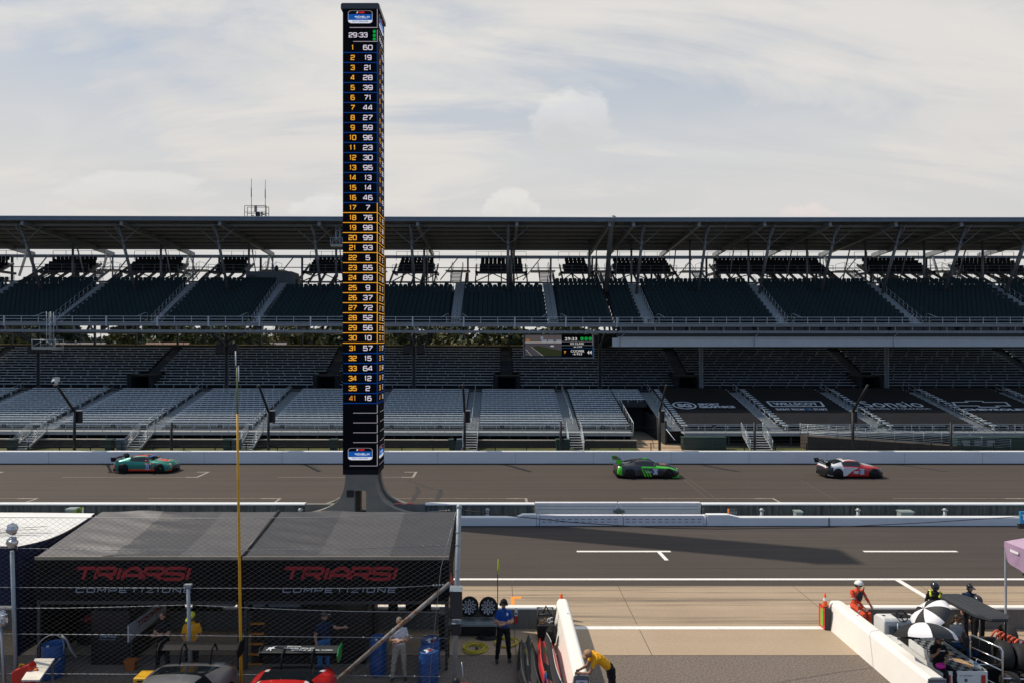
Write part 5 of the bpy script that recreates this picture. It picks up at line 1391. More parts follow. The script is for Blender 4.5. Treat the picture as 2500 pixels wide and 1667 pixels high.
def deco_wing(t):
    q = MB(); q.add([(-2.37,-.925,1.350),(-1.99,-.925,1.338),(-1.99,.925,1.338),(-2.37,.925,1.350)], [(0,1,2,3)]); q.v = [(x,y,z-.02) for x,y,z in q.v]
    rt = Vector((0,1,0)); up = Vector((-.38,0,.012)).normalized()
    q.m = 1
    o = Vector((0,0,.006))
    put_strokes(q, 'OFFICIAL', Vector((-2.27,-.16,1.327+.02))+o, .36, .055, rt, up, t=.1); put_strokes(q, 'FERRARI DEALER', Vector((-2.18,-.02,1.324+.02))+o, .72, .055, rt, up, t=.1); put_strokes(q, 'FERRARI OF CENTRAL FLORIDA', Vector((-2.09,.30,1.321+.02))+o, 1.0, .055, rt, up, t=.09, shear=.2)
    hp = [(0,0),(.03,.05),(.02,.10),(.06,.13),(.10,.12),(.13,.16),(.17,.20),(.20,.19),(.19,.16),(.165,.14),(.16,.09),(.20,.07),(.19,.05),(.14,.06),(.12,.02),(.14,-.04),(.11,-.05),(.09,.02),(.06,.03),(.05,-.02),(.02,-.03)]
    q.add([Vector((-2.10,-.80,1.342)) + rt*a + up*b + o for a,b in hp], [tuple(range(len(hp)))])
    q.build('wing_lettering', [M('wing grey', (0.035,0.038,0.040), 0.5, var=0.1), M_PLW], t)
c4 = race_car('red race car with white lettering on its dark rear wing, parked before the tent', [P_CRED, P_BLK, P_WHT], liv_red, wing='high', wing_mats=(M_CARB, paint('endplate green', (0.0,0.22,0.04))), deco=deco_wing, stays=True, group='cars parked in front of the tent')
place(c4, (-5.25, 15.75, 0.0), R(-90)); c4.scale = (1.1,1.1,1.08)
def liv_gry(x,y,z,k): return 0 if k != 3 and k != -1 else 1
c5 = race_car('dark grey race car parked left of the red one in front of the tent', [P_GRY2, P_BLK], liv_gry, wing='high', stays=True, group='cars parked in front of the tent')
place(c5, (-7.95, 15.85, 0.0), R(-90)); c5.scale = (1.12,1.12,1.14)
# ---------------------------------------------------------------- people
M_SKIN = M('skin', (0.42,0.23,0.15), 0.55, var=0.08, scale=12); M_SKIN2 = M('skin shaded', (0.25,0.125,0.075), 0.55, var=0.08, scale=12)  # second tone is darkened to carry the shade on the skin
M_EYE = M('eye dark', (0.02,0.015,0.012), 0.3, var=0); M_SHOE = M('shoe black', (0.012,0.012,0.013), 0.5); M_SOLE = M('shoe sole', (0.5,0.5,0.5), 0.6)
def cloth(n, c): return M('cloth ' + n, c, 0.85, var=0.14, scale=9, bump=0.4, spec=0.2)
M_HAIR = M('dark hair', (0.02,0.014,0.01), 0.6, var=0.3, scale=30)
def capsule(mb, p, q, r1, r2, n=10):
    p = Vector(p); q = Vector(q); d = (q-p); l = max(d.length, 1e-4); d = d/l
    pts = [p-d*r1*0.95, p-d*r1*0.6, p, q, q+d*r2*0.6, q+d*r2*0.95]; mb.tube(pts, [r1*0.3, r1*0.8, r1, r2, r2*0.8, r2*0.3], n)
STAND = dict(hip=(0,0,.96), chest=(0,.0,1.33), neck=(0,.0,1.50), head=(0,-.02,1.645), shL=(-.168,0,1.41), shR=(.168,0,1.41), elL=(-.235,.02,1.14), elR=(.235,.02,1.14),
             wrL=(-.24,-.06,.90), wrR=(.24,-.06,.90), hpL=(-.09,0,.93), hpR=(.09,0,.93), knL=(-.11,-.01,.50), knR=(.11,-.01,.50), anL=(-.12,.02,.085), anR=(.12,.02,.085),
             hdL=(0,-.1,-1), hdR=(0,-.1,-1), toe=(0,-1,0), face=(0,-1,0))
def person(label, loc, yaw, pose, shirt, trousers, skin=None, sleeve='short', hat=None, hat_mat=None, extras=None, shoes=None, scale=1.0, group=None, glove=None):
    J = dict(STAND); J.update(pose); J = {k: Vector(v) for k, v in J.items()}
    skin = skin or M_SKIN; shoes = shoes or M_SHOE
    t = thing('person', label, 'person', (0,0,0), group)
    side = (J['shR']-J['shL']).normalized(); fc = J['face'].normalized()
    mb = MB(); regs = []                                   # region test: (p, q, r, material)
    def cap(p, q, r1, r2, m): capsule(mb, p, q, r1, r2); regs.append((Vector(p), Vector(q), (r1+r2)/2, m))
    SK, SH, TR, SO = 0, 1, 2, 3
    # torso as a loft of ellipses
    ax = (J['chest']-J['hip']); rings = []
    fw = side.cross(ax.normalized())
    for c, a, b in ((J['hip']-ax.normalized()*.10, .10, .09), (J['hip']-ax.normalized()*.04, .165, .115), (J['hip']+ax*.35, .155, .112), (J['hip']+ax*.75, .175, .122), (J['chest'], .185, .125),
                    (J['chest']+(J['neck']-J['chest'])*.55, .165, .10), (J['neck']-(J['neck']-J['chest'])*.12, .085, .075), (J['neck'], .055, .058)):
        rings.append([c + side*a*math.cos(k*math.pi/8) + fw*b*math.sin(k*math.pi/8) for k in range(16)])
    mb.loft(rings)
    regs.append((J['hip']-ax.normalized()*.05, J['hip']+ax*.12, .155, TR)); regs.append((J['hip']+ax*.22, J['chest'], .16, SH)); regs.append((J['chest'], J['neck']-(J['neck']-J['chest'])*.25, .13, SH))
    cap(J['neck']-(J['neck']-J['chest'])*.1, J['head']-Vector((0,0,.06)), .056, .054, SK)
    # head: skull, jaw, nose, ears
    up = (J['head']-J['neck']).normalized(); hs = fc.cross(up).normalized(); rot = Matrix((hs, fc, up)).transposed()
    H = J['head']
    mb.ball(H+up*.025, (.076,.096,.105), 14, 10, rot); mb.ball(H+fc*.028-up*.055, (.058,.066,.065), 12, 8, rot)
    regs.append((H, H+up*.03, .1, SK))
    mb.tube([H+fc*.085+up*.02, H+fc*.112-up*.022, H+fc*.088-up*.032], [.012,.018,.012], 6)
    for s in (-1,1): mb.ball(H+hs*s*.077-up*.002, (.012,.024,.032), 8, 6, rot)
    for s, a in (('L',0),('R',1)):
        sh, el, wr = J['sh'+s], J['el'+s], J['wr'+s]
        sm = SH
        cap(sh, sh+(el-sh)*.55, .064, .055, SH); cap(sh+(el-sh)*.55, el, .056 if sleeve == 'short' else .052, .044, SH if sleeve == 'long' else SK)
        cap(el, wr, .045, .031, SH if sleeve == 'long' else SK)
        hd = J['hd'+s].normalized(); cap(wr, wr+hd*.085, .033, .036, SK if not glove else 4)
        hp, kn, an = J['hp'+s], J['kn'+s], J['an'+s]
        cap(hp, kn, .106, .076, TR); cap(kn, an, .076, .060, TR)
        toe = J['toe'].normalized() if ('toe'+s) not in J else J['toe'+s].normalized()
        cap(an-Vector((0,0,.04))-toe*.03, an-Vector((0,0,.05))+toe*.17, .042, .036, SO)
    mats = [skin, shirt, trousers, shoes, glove or skin, M_EYE]
    tmp = bpy.data.objects.new('tmp', mb.mesh('tmp', mats)); COL.objects.link(tmp)
    rm = tmp.modifiers.new('r', 'REMESH'); rm.mode = 'VOXEL'; rm.voxel_size = 0.017; rm.use_smooth_shade = True
    sm_ = tmp.modifiers.new('s', 'SMOOTH'); sm_.iterations = 3; sm_.factor = 0.5
    dg = bpy.context.evaluated_depsgraph_get(); me = bpy.data.meshes.new_from_object(tmp.evaluated_get(dg)); bpy.data.objects.remove(tmp)
    out = MB(); out.smooth = True
    vs = [v.co.copy() for v in me.vertices]; out.v = [tuple(v) for v in vs]
    def region(c):
        best = 9; m = 0
        for p, q, r, k in regs:
            d = q-p; L = d.length_squared; u = 0 if L < 1e-9 else max(0, min(1, (c-p).dot(d)/L)); e = (c-(p+d*u)).length - r
            if e < best: best = e; m = k
        return m
    for p in me.polygons:
        out.f.append(list(p.vertices)); out.sm.append(True); out.mi.append(region(sum((vs[i] for i in p.vertices), Vector())/len(p.vertices)))
    from mathutils import noise as _ns
    cl = set(i for f_, m_ in zip(out.f, out.mi) if m_ in (1, 2) for i in f_); sk = set(i for f_, m_ in zip(out.f, out.mi) if m_ not in (1, 2) for i in f_)
    nrm = {v.index: v.normal.copy() for v in me.vertices}
    for i in cl - sk:                                         # creases in the cloth
        p_ = vs[i]; k = _ns.noise(Vector((p_.x*14, p_.y*14, p_.z*22 + 9*scale)))*.014 + _ns.noise(Vector((p_.x*6+3, p_.y*6, p_.z*9)))*.012
        out.v[i] = tuple(p_ + nrm[i]*k)
    bpy.data.meshes.remove(me)
    # fingers and thumb grow out of the palm; eyes and mouth
    out.m = 0 if not glove else 4
    for s in ('L','R'):
        wr = J['wr'+s]; hd = J['hd'+s].normalized(); el = J['el'+s]
        sd = hd.cross(Vector((0,-1,0.2)))
        if sd.length < .2: sd = hd.cross(Vector((0,0,1)))
        sd.normalize(); dn = sd.cross(hd).normalized()
        for k, l in enumerate((.068,.078,.072,.056)):
            b = wr+hd*.085+sd*(k-1.5)*.019; out.tube([b-hd*.02, b+hd*l*.45+dn*.006, b+hd*l*.75+dn*.022, b+hd*l*.9+dn*.042], [.0105,.0098,.009,.007], 6)
        b = wr+hd*.03-sd*.032; out.tube([b+sd*.012, b-sd*.022+hd*.03+dn*.01, b-sd*.022+hd*.062+dn*.02], [.0125,.0115,.009], 6)
    out.m = 5
    for s in (-1,1): out.ball(H+fc*.093+hs*s*.032+up*.03, (.014,.007,.008), 8, 5, rot)
    out.ball(H+fc*.094-up*.062, (.024,.006,.005), 8, 4, rot)
    out.build('body', mats, t)
    if hat == 'cap':
        h = MB(); h.smooth = True
        h.lathe([(.0,.122),(.05,.115),(.085,.085),(.1,.04),(.101,.015)], H+up*.028, 'z', 18, rot)
        h.prism([(-.07,.07),(-.05,.135),(0,.17),(.05,.135),(.07,.07)], 'z', 0, .01) if False else None
        br = [H+up*.052+fc*(.075+.135*math.sin(a*math.pi/8))+hs*(.082*math.cos(a*math.pi/8))-up*.02*math.sin(a*math.pi/8) for a in range(9)]
        h.add(br+[p+up*.008 for p in br], [tuple(range(9)), tuple(range(17,8,-1))] + [(i,i+1,i+10,i+9) for i in range(8)])
        h.build('cap', hat_mat, t)
    elif hat == 'helmet':
        h = MB(); h.lathe([(0,.165),(.06,.155),(.112,.115),(.132,.065),(.134,.035),(.125,.03)], H+up*.01, 'z', 20, rot); h.build('helmet', hat_mat, t)
    elif hat == 'full':
        h = MB(); h.ball(H+up*.01, (.135,.155,.15), 20, 14, rot); h.build('helmet', hat_mat, t)
        h = MB(); h.ball(H+up*.02+fc*.045, (.118,.122,.055), 16, 8, rot); h.build('visor', M('visor', (0.01,0.01,0.012), 0.08, var=0), t)
    elif hat == 'hair':
        h = MB(); h.ball(H+up*.045-fc*.022, (.088,.100,.098), 14, 10, rot); h.ball(H-fc*.06-up*.03, (.075,.05,.09), 12, 8, rot); h.build('hair', hat_mat or M_HAIR, t)
    if extras: extras(t, J, fc, hs, up)
    t.location = loc; t.rotation_euler = (0,0,yaw); t.scale = (scale,)*3
    return t
def headset(t, J, fc, hs, up):
    h = MB(); H = J['head']
    for s in (-1,1): h.ball(H+hs*s*.095, (.032,.045,.052), 10, 8)
    h.tube([H+hs*.1*math.cos(a*math.pi/8)+up*(.02+.145*math.sin(a*math.pi/8)) for a in range(9)], .012, 6); h.tube([H+hs*.1, H+hs*.07+fc*.1-up*.05], .007, 5); h.build('headset', M_SHOE, t)
FOLD = dict(elL=(-.25,-.05,1.15), elR=(.25,-.05,1.15), wrL=(.06,-.22,1.19), wrR=(-.06,-.25,1.15), hdL=(1,-.1,.1), hdR=(-1,-.1,.15), anL=(-.2,.0,.085), anR=(.17,.02,.085), knL=(-.15,-.03,.5), knR=(.13,-.01,.5))
C_BLUE = cloth('royal blue', (0.01,0.06,0.26)); C_BLK = cloth('black', (0.010,0.010,0.012)); C_YEL = cloth('yellow', (0.74,0.35,0.012)); C_WHT = cloth('white', (0.62,0.64,0.70)); C_KHA = cloth('khaki', (0.36,0.32,0.27))
C_ORG = cloth('orange red', (0.62,0.085,0.04)); C_NAVY = cloth('navy', (0.010,0.022,0.055)); C_VEST = cloth('vest yellow', (0.62,0.68,0.05)); C_DEN = cloth('denim', (0.015,0.05,0.12)); C_GRY = cloth('pale grey', (0.42,0.42,0.42)); C_CAPB = cloth('tan cap', (0.34,0.20,0.115)); C_LBLU = cloth('work blue', (0.03,0.15,0.36))
def logo_chest(t, J, fc, hs, up):
    headset(t, J, fc, hs, up)
    h = MB(); n_ = J['neck']-Vector((0,0,.045)); h.tube([n_+Vector((.075*math.cos(k*.63),.07*math.sin(k*.63)-.01,-.02*math.sin(k*.63)*-1)) for k in range(10)], .014, 6, closed=True); h.build('collar', C_NAVY, t)
    h = MB(); c_ = J['hip']+Vector((0,0,.03)); h.tube([c_+Vector((.163*math.cos(k*.35),.12*math.sin(k*.35),0)) for k in range(18)], .018, 6, closed=True); h.build('belt', M_SHOE, t)
    h = MB(); c = J['chest']+Vector((.09,-.128,.06)); h.add([c+Vector(p) for p in ((-.02,0,-.03),(.02,0,-.03),(.03,0,.03),(0,0,.05),(-.02,0,.03))], [(0,1,2,3,4)]); h.build('shirt_logo', M_PLW, t)
p = at(1231, 1611, 20.6)
person('man in blue polo, black cap and headset standing with folded arms', (0.18, 20.55, 0), R(6), FOLD, C_BLUE, C_BLK, hat='cap', hat_mat=cloth('black cap', (0.012,0.012,0.015)), extras=logo_chest, scale=1.04)
# man in yellow leaning over the near end of the left wall
LEAN = dict(hip=(.52,.05,.97), chest=(.20,-.02,1.24), neck=(.05,-.05,1.35), head=(-.05,-.12,1.42), shL=(.10,-.20,1.30), shR=(.14,.16,1.30), elL=(-.08,-.28,.99), elR=(-.03,.14,.99), wrL=(-.28,-.16,.945), wrR=(-.27,.02,.945),
            hdL=(-1,.5,-.1), hdR=(-1,-.5,-.1), hpL=(.56,-.06,.93), hpR=(.56,.14,.93), knL=(.60,-.10,.5), knR=(.62,.16,.5), anL=(.64,-.12,.085), anR=(.66,.18,.085), face=(-.75,-.35,-.55), toe=(-1,-.1,0))
person('man in yellow shirt and brown cap leaning on the end of the white wall', (2.43, 18.0, 0), R(8), LEAN, C_YEL, C_BLK, hat='cap', hat_mat=C_CAPB, skin=M_SKIN2, scale=1.02)
# marshal in orange on the right wall
SITW = dict(hip=(0,.08,.78), chest=(-.02,0,1.13), neck=(-.03,-.03,1.30), head=(-.02,-.06,1.44), shL=(-.21,0,1.24), shR=(.17,0,1.23), elL=(-.24,-.12,.96), elR=(.34,.02,.98), wrL=(-.06,-.26,.80), wrR=(.50,.0,.74), hdL=(.6,-.5,-.4), hdR=(.4,0,-1),
            hpL=(-.10,.06,.76), hpR=(.10,.06,.76), knL=(-.08,-.34,.62), knR=(.16,-.30,.60), anL=(-.04,-.36,.2), anR=(.18,-.30,.16))
def harness(t, J, fc, hs, up):
    h = MB(); h.ball(J['chest']+Vector((.01,-.10,-.02)), (.12,.05,.15), 10, 8); h.tube([J['chest']+Vector((.12,-.1,.02)), J['chest']+Vector((.16,-.12,.26))], .014, 6); h.build('radio_harness', M_SPK, t)
    h = MB(); h.box(-.075,.075,-.006,.006,-.02,.02); h.v = [tuple(J['head']+fc*.1+up*.03+Vector(v)) for v in h.v]; h.build('sunglasses', M_EYE, t)
def ring(mb, p, q, f, r):
    p = Vector(p); q = Vector(q); d = (q-p).normalized(); c = p+(q-p)*f; mb.tube([c-d*.022, c+d*.022], r, 10)
def headset_harness(t, J, fc, hs, up):
    harness(t, J, fc, hs, up); headset(t, J, fc, hs, up)
    h = MB()
    for s in ('L','R'):
        ring(h, J['sh'+s], J['el'+s], .7, .060); ring(h, J['el'+s], J['wr'+s], .55, .042); ring(h, J['hp'+s], J['kn'+s], .7, .088)
    h.build('reflective_band', M('reflective grey', (0.35,0.34,0.33), 0.5), t)
person('marshal in orange red overalls and white helmet on the low pit wall', (XA(2092,22.5)+.05, 22.55, .08), R(14), SITW, C_ORG, C_ORG, sleeve='long', hat='helmet', hat_mat=M('helmet white', (0.75,0.75,0.73), 0.3), extras=headset_harness, scale=1.04)
def vest(t, J, fc, hs, up):
    h = MB(); c = J['chest']
    for s in (-1,1): h.tube([c+Vector((s*.12,-.12,-.2)), c+Vector((s*.13,-.125,.02)), c+Vector((s*.15,-.02,.14)), c+Vector((s*.12,.12,.0))], .04, 6)
    h.build('vest', C_VEST, t)
M_HELB = M('helmet black', (0.012,0.012,0.014), 0.2, coat=0.6)
person('crew member in black helmet and yellow vest standing behind the umbrellas', (XA(2288,22.2), 22.3, 0), R(150), dict(elL=(-.26,.0,1.13), elR=(.26,.0,1.13)), C_BLK, C_BLK, sleeve='long', hat='full', hat_mat=M_HELB, extras=vest, scale=.98)
person('crew member in navy jacket and black cap with red headset', (XA(2375,22.1), 22.25, 0), R(-20), dict(face=(.55,-.8,-.05), elL=(-.27,-.05,1.16)), C_NAVY, C_BLK, sleeve='long', hat='cap', hat_mat=M_HELB, extras=headset, scale=.96)
person('crew member in glossy black helmet crouching behind the cart canopy', (XA(2398,21.6), 21.75, -.10), R(170), dict(head=(0,-.04,1.60), elL=(-.26,.0,1.13)), cloth('dark vest', (0.02,0.02,0.02)), C_BLK, sleeve='long', hat='full', hat_mat=M_HELB, extras=vest, scale=.92)
# seated visitors
SIT = dict(hip=(0,.0,.58), chest=(0,.03,.95), neck=(0,.02,1.12), head=(0,-.01,1.265), shL=(-.18,.02,1.05), shR=(.18,.02,1.05), elL=(-.22,-.08,.79), elR=(.22,-.08,.79), wrL=(-.08,-.26,.74), wrR=(.08,-.28,.74), hdL=(.7,-.6,-.1), hdR=(-.7,-.6,-.1),
           hpL=(-.09,-.02,.55), hpR=(.09,-.02,.55), knL=(-.12,-.44,.56), knR=(.12,-.44,.56), anL=(-.12,-.48,.14), anR=(.12,-.48,.14))
def shades(t, J, fc, hs, up):
    h = MB(); h.box(-.07,.07,-.006,.006,-.018,.018); h.v = [tuple(J['head']+fc*.1+up*.03+Vector(v)) for v in h.v]; h.build('sunglasses', M_EYE, t)
    h = MB(); h.tube([J['head']-fc*.05-up*.02, J['chest']+Vector((-.02,.12,.1))], [.07,.04], 8); h.build('long_hair', M_HAIR, t)
POINT = dict(SIT); POINT.update(elL=(-.25,-.05,.80), wrL=(-.17,-.2,1.0), hdL=(.1,-.1,1), wrR=(-.02,-.27,.76))
def tank_print(t, J, fc, hs, up):
    shades(t, J, fc, hs, up); h = MB()
    for k in range(6): h.box(-.10+k*.034, -.10+k*.034+.022, -.131, -.128, 1.0, 1.03)
    h.build('shirt_print', M_PLW, t)
PX_ = XA(2284, 18.9)
person('woman in black sleeveless top and sunglasses sitting under the lower umbrella', (12.10, 18.72, .23), R(4), POINT, C_BLK, C_BLK, skin=M_SKIN2, sleeve='short', hat='hair', extras=tank_print, scale=.94)
person('person in pale grey shirt and jeans sitting in the canopied cart', (13.42, 19.95, .24), R(22), SIT, C_GRY, C_DEN, skin=M_SKIN2, hat='hair', extras=shades, scale=1.0)
# people in the shade of the tent
def cap_lanyard(t, J, fc, hs, up):
    h = MB(); c = J['chest']; h.tube([c+Vector((-.05,-.10,.13)), c+Vector((0,-.14,-.12)), c+Vector((.05,-.10,.13))], .006, 5); h.box(-.03,.03,-.15,-.14,1.10,1.19); h.build('lanyard', M_PLW, t)
HOLD = dict(elL=(-.25,.0,1.13), elR=(.25,.0,1.13), wrL=(-.05,-.2,.98), wrR=(.05,-.21,.98), hdL=(.5,-.4,-.6), hdR=(-.5,-.4,-.6), face=(-.45,-.75,-.4))
person('man in yellow shirt and yellow cap standing in the tent behind the fence post', (XA(466,19.55), 19.6, 0), R(8), HOLD, C_YEL, C_BLK, skin=M_SKIN2, hat='cap', hat_mat=cloth('lime cap', (0.55,0.55,0.06)), extras=cap_lanyard, scale=1.03)
person('person in black with folded arms in the tent left of the yellow shirted man', (XA(394,19.8), 19.9, 0), R(-12), FOLD, C_BLK, C_BLK, hat='hair', hat_mat=M('brown hair', (0.06,0.035,0.02), 0.6), scale=.98)
REACH = dict(elR=(.30,-.22,1.30), wrR=(.42,-.42,1.36), hdR=(.6,-.5,.1), elL=(-.25,.02,1.14), face=(.7,-.6,0))
person('mechanic in blue shirt and trousers reaching out an arm in the tent', (XA(788,19.7), 19.8, 0), R(35), REACH, C_NAVY, C_LBLU, hat='cap', hat_mat=M_HELB, scale=1.0)
person('man in white shirt and pale trousers standing with folded arms by the blue drums', (XA(974,19.4), 19.45, 0), R(10), FOLD, C_WHT, C_KHA, hat='hair', hat_mat=M('grey hair', (0.2,0.18,0.16), 0.7), scale=.99)
# ---------------------------------------------------------------- pit wall and the two white barriers
M_BOARD = M('board marked concrete', (0.17,0.165,0.15), 0.9, var=0.2, scale=3, stretch=(6,1,0.4), bump=0.3, dirt=dict(scale=2, stretch=(3,1,0.3), lo=0.5, hi=0.75, amt=0.5, col=(0.07,0.068,0.062)))
for a, b, l in ((-40, 1.95, 'low pit wall with a white top behind the black tent and the man in blue'), (11.75, 40, 'low pit wall with a white top behind the carts and umbrellas')):
    w = thing('low_pit_wall', l, 'wall', ((a+b)/2, 22.9, 0))
    mb = MB(); mb.box(a, b, 22.82, 23.02, -0.02, 0.655); mb.build('wall_body', M_BOARD, w)
    mb = MB(); mb.prism([(22.80,0.658),(23.05,0.658),(23.05,0.70),(23.03,0.725),(22.82,0.725),(22.80,0.70)], 'x', a, b); mb.build('wall_cap', M_WALLNEW, w)
def barrier(xa, xb, base_a, base_b, y0, y1, h, label):
    t = thing('barrier_wall', label, 'wall', ((xa+xb)/2, (y0+y1)/2, 0))
    mb = MB(); prof = [(base_a,-.02),(base_b,-.02),(xb+.02,h-.10),(xb-.03,h-.02),(xb-.08,h),(xa+.08,h),(xa+.03,h-.02),(xa-.02,h-.10)]
    rings = [[(x, y, z) for x, z in prof] for y in (y0, y0+1.7, y0+3.4, y1-.22)]
    cx_ = (xa+xb)/2
    for k, f in ((.09,.94),(.17,.80),(.22,.55)): rings.append([(cx_+(x-cx_)*f, y1-.22+k, z if z < h*.6 else h*.6+(z-h*.6)*(f**.4)) for x, z in prof])
    mb.loft(rings); mb.build('wall_body', M_WALLNEW, t)
    mb = MB(); mb.ball((cx_+.06, y1-1.4, h), (.035,.02,.012), 8, 5); mb.build('lifting_socket', M_GAP, t)
    mb = MB(); cm = (base_a+base_b)/2
    mb.box(xa-.02, xb+.02, y0-.05, y0-.004, .18, h-.03); f = mb.build('notice_frame', M('frame grey', (0.10,0.115,0.13), 0.5), t)
    mb = MB(); mb.box(xa+.02, xb-.02, y0-.058, y0-.0515, .22, h-.10); mb.m = 1
    mb.box(xa+.05, xa+.11, y0-.062, y0-.0585, h-.30, h-.20); mb.box(xb-.11, xb-.05, y0-.062, y0-.0585, h-.30, h-.20); mb.box(cx_-.05, cx_+.05, y0-.062, y0-.0585, h-.27, h-.17); mb.m = 1; mb.box(xa+.02, xb-.02, y0-.062, y0-.0585, h-.12, h-.10)
    mb.build('notice_sheet', [M('notice paper', (0.50,0.50,0.58), 0.7, var=0.05), M('notice print', (0.07,0.09,0.16), 0.7)], f)
    return t
barrier(2.02, 2.37, 1.84, 2.58, 17.9, 23.3, .88, 'white concrete barrier left of the pit opening, a man leaning on its end')
barrier(11.2, 11.62, 11.07, 11.85, 17.75, 23.15, .88, 'white concrete barrier on the right of the pit opening beside the checkered cart')
def cone(x, y, z, h, label):
    t = thing('traffic_cone', label, 'traffic cone', (x, y, z))
    mb = MB(); mb.box(x-h*.24, x+h*.24, y-h*.24, y+h*.24, z, z+.03); mb.build('base', M('cone base', (0.55,0.10,0.02), 0.6), t, bevel=.008)
    O = M('cone orange', (0.85,0.12,0.015), 0.45, var=0.08); r = lambda f: h*(.19-.15*f)
    mb = MB(); mb.lathe([(r(0),z+.03),(r(.36),z+.03+h*.36)], (x,y,0), n=18); mb.build('cone_body', O, t); mb = MB(); mb.lathe([(r(.62),z+.03+h*.62),(r(1),z+h),(r(1)*.6,z+h+.01),(0,z+h+.01)], (x,y,0), n=18); b = mb.build('cone_tip', O, t)
    mb = MB(); mb.lathe([(r(.36)+.001,z+.03+h*.36),(r(.62)+.001,z+.03+h*.62)], (x,y,0), n=18); mb.build('white_band', M('cone white', (0.75,0.75,0.75), 0.5), t)
cone(2.2, 23.62, 0, .88, 'orange traffic cone behind the far end of the left white barrier')
t = thing('marker_box', 'red marker box with a green stripe at the end of the right barrier', 'marker', (11.0,22.9,0))
mb = MB(); mb.prism([(10.90,0),(11.10,0),(11.10,.68),(10.90,.74)], 'y', 22.72, 23.15); mb.build('box', M('marker black', (0.03,0.03,0.035), 0.6), t)
mb = MB(); mb.box(10.885,10.898,22.73,23.14,.02,.72); sp_ = mb.build('side_panel', M('marker red', (0.62,0.03,0.03), 0.5), t)
mb = MB(); mb.box(10.878,10.884,22.84,23.0,.08,.66); mb.build('green_stripe', M('marker green', (0.12,0.55,0.05), 0.5), sp_)
cone(11.0, 22.94, .725, .43, 'orange traffic cone with white band on top of the red marker box')

# ---------------------------------------------------------------- tents
def tent_fabric(name, c, bump=0.7, rough=0.55, scale=1.3, stretch=(0.5,2.2,1)):
    m = M(name, c, rough, var=0.10, scale=scale, stretch=stretch, bump=bump, spec=0.35); 
    for n in m.node_tree.nodes:
        if n.type == 'BUMP': n.inputs['Distance'].default_value = 0.09
    return m
M_T1 = tent_fabric('tent roof light grey', (0.115,0.111,0.115)); M_T2 = tent_fabric('tent roof dark grey', (0.046,0.048,0.057)); M_T3 = tent_fabric('tent roof mid grey', (0.074,0.074,0.081))
M_TBLK = M('tent black', (0.0055,0.0055,0.0065), 0.8, var=0.2, spec=0.12); M_TRED = M('tent red print', (0.30,0.008,0.014), 0.7, var=0.1); M_TSIL = M('tent silver print', (0.26,0.31,0.38), 0.6, var=0.1)
TN, TF = 19.93, 23.3
def zt(y): return 3.30 + (y-TN)*0.50/(TF-TN)
def black_tent(x0, x1, bands, label):
    t = thing('pit_tent', label, 'tent', ((x0+x1)/2, (TN+TF)/2, 0), 'black tents over the pit')
    rng = random.Random(int(x0*10))
    mb = MB(); nx, ny = 96, 40; mb.smooth = True
    def zz(u, v):
        x = x0+(x1-x0)*u; y = TN+(TF-TN)*v
        sag = -.10*math.sin(math.pi*u)*math.sin(math.pi*min(1,v*1.02)) 
        fold = .045*math.sin(v*34+5*math.sin(u*3.1+x0))*math.exp(-((u-.15)**2)/.05) + .035*math.sin(v*26+u*5)*(0.5+0.5*math.sin(u*9+x0)) + .016*math.sin(u*40+v*7)*math.exp(-v*9)
        return zt(y)+sag+fold*math.sin(math.pi*u)
    for j in range(ny):
        for i in range(nx):
            u0,u1,v0,v1 = i/nx,(i+1)/nx,j/ny,(j+1)/ny; xm = x0+(x1-x0)*(u0+u1)/2
            mb.m = [k for a,b,k in bands if a <= xm < b][0] if any(a <= xm < b for a,b,k in bands) else 2
            mb.add([(x0+(x1-x0)*u, TN+(TF-TN)*v, zz(u,v)) for u,v in ((u0,v0),(u1,v0),(u1,v1),(u0,v1))], [(0,1,2,3)])
    rf = mb.build('roof', [M_T1, M_T2, M_T3], t, clean=True)
    mb = MB(); mb.box(x0, x1, TN-.03, TN, zt(TN)-.06, zt(TN)+.035); mb.build('roof_hem', M('tent hem', (0.30,0.26,0.20), 0.7, var=0.2), rf)
    mb = MB(); mb.box(x0+.01, x1-.01, TN-.022, TN-.004, 2.05, zt(TN)-.062); vl = mb.build('valance', M_TBLK, t)
    mb = MB(); mb.box(x0+.01, x1-.01, TF, TF+.02, 2.75, zt(TF)-.02); mb.build('valance', M_TBLK, t)
    for xx in (x0, x1-.02):
        mb = MB(); mb.prism([(TN+.01,2.1),(TF-.01,2.75),(TF-.01,zt(TF)-.03),(TN+.01,zt(TN)-.03)], 'x', xx, xx+.02); mb.build('valance', M_TBLK, t)
    mb = MB(); mb.box(x0+.1, x1-.1, TN+.02, TN+.09, 1.93, 2.04); mb.box(x0+.1, x1-.1, TF-.1, TF-.03, 2.2, 2.28); mb.build('frame_beam', M('tent frame', (0.045,0.05,0.06), 0.5, 0.4), t)
    for xx in (x0+.08, x1-.08):
        for yy in (TN+.06, TF-.75):
            mb = MB(); mb.box(xx-.04, xx+.04, yy-.04, yy+.04, 0, 2.3 if yy < 21 else 2.9); mb.build('leg', M('tent frame', (0.045,0.05,0.06)), t)
    return t, vl
def fabric_text(vl, xa, xb, xc, xd):
    y = TN-.024
    mb = MB(); put_strokes(mb, 'TRIARSI', ((xa+xb)/2-.06, y-.004, 2.84), xb-xa-.12, .42, t=.115, shear=.30, asp=1.15, gap=.12); mb.build('tent_lettering', M_TRED, vl)
    mb = MB(); put_strokes(mb, 'COMPETIZIONE', ((xc+xd)/2-.02, y-.004, 2.36), xd-xc, .145, t=.10, shear=.22, asp=1.0, gap=.75); mb.build('tent_lettering', M_TSIL, vl)
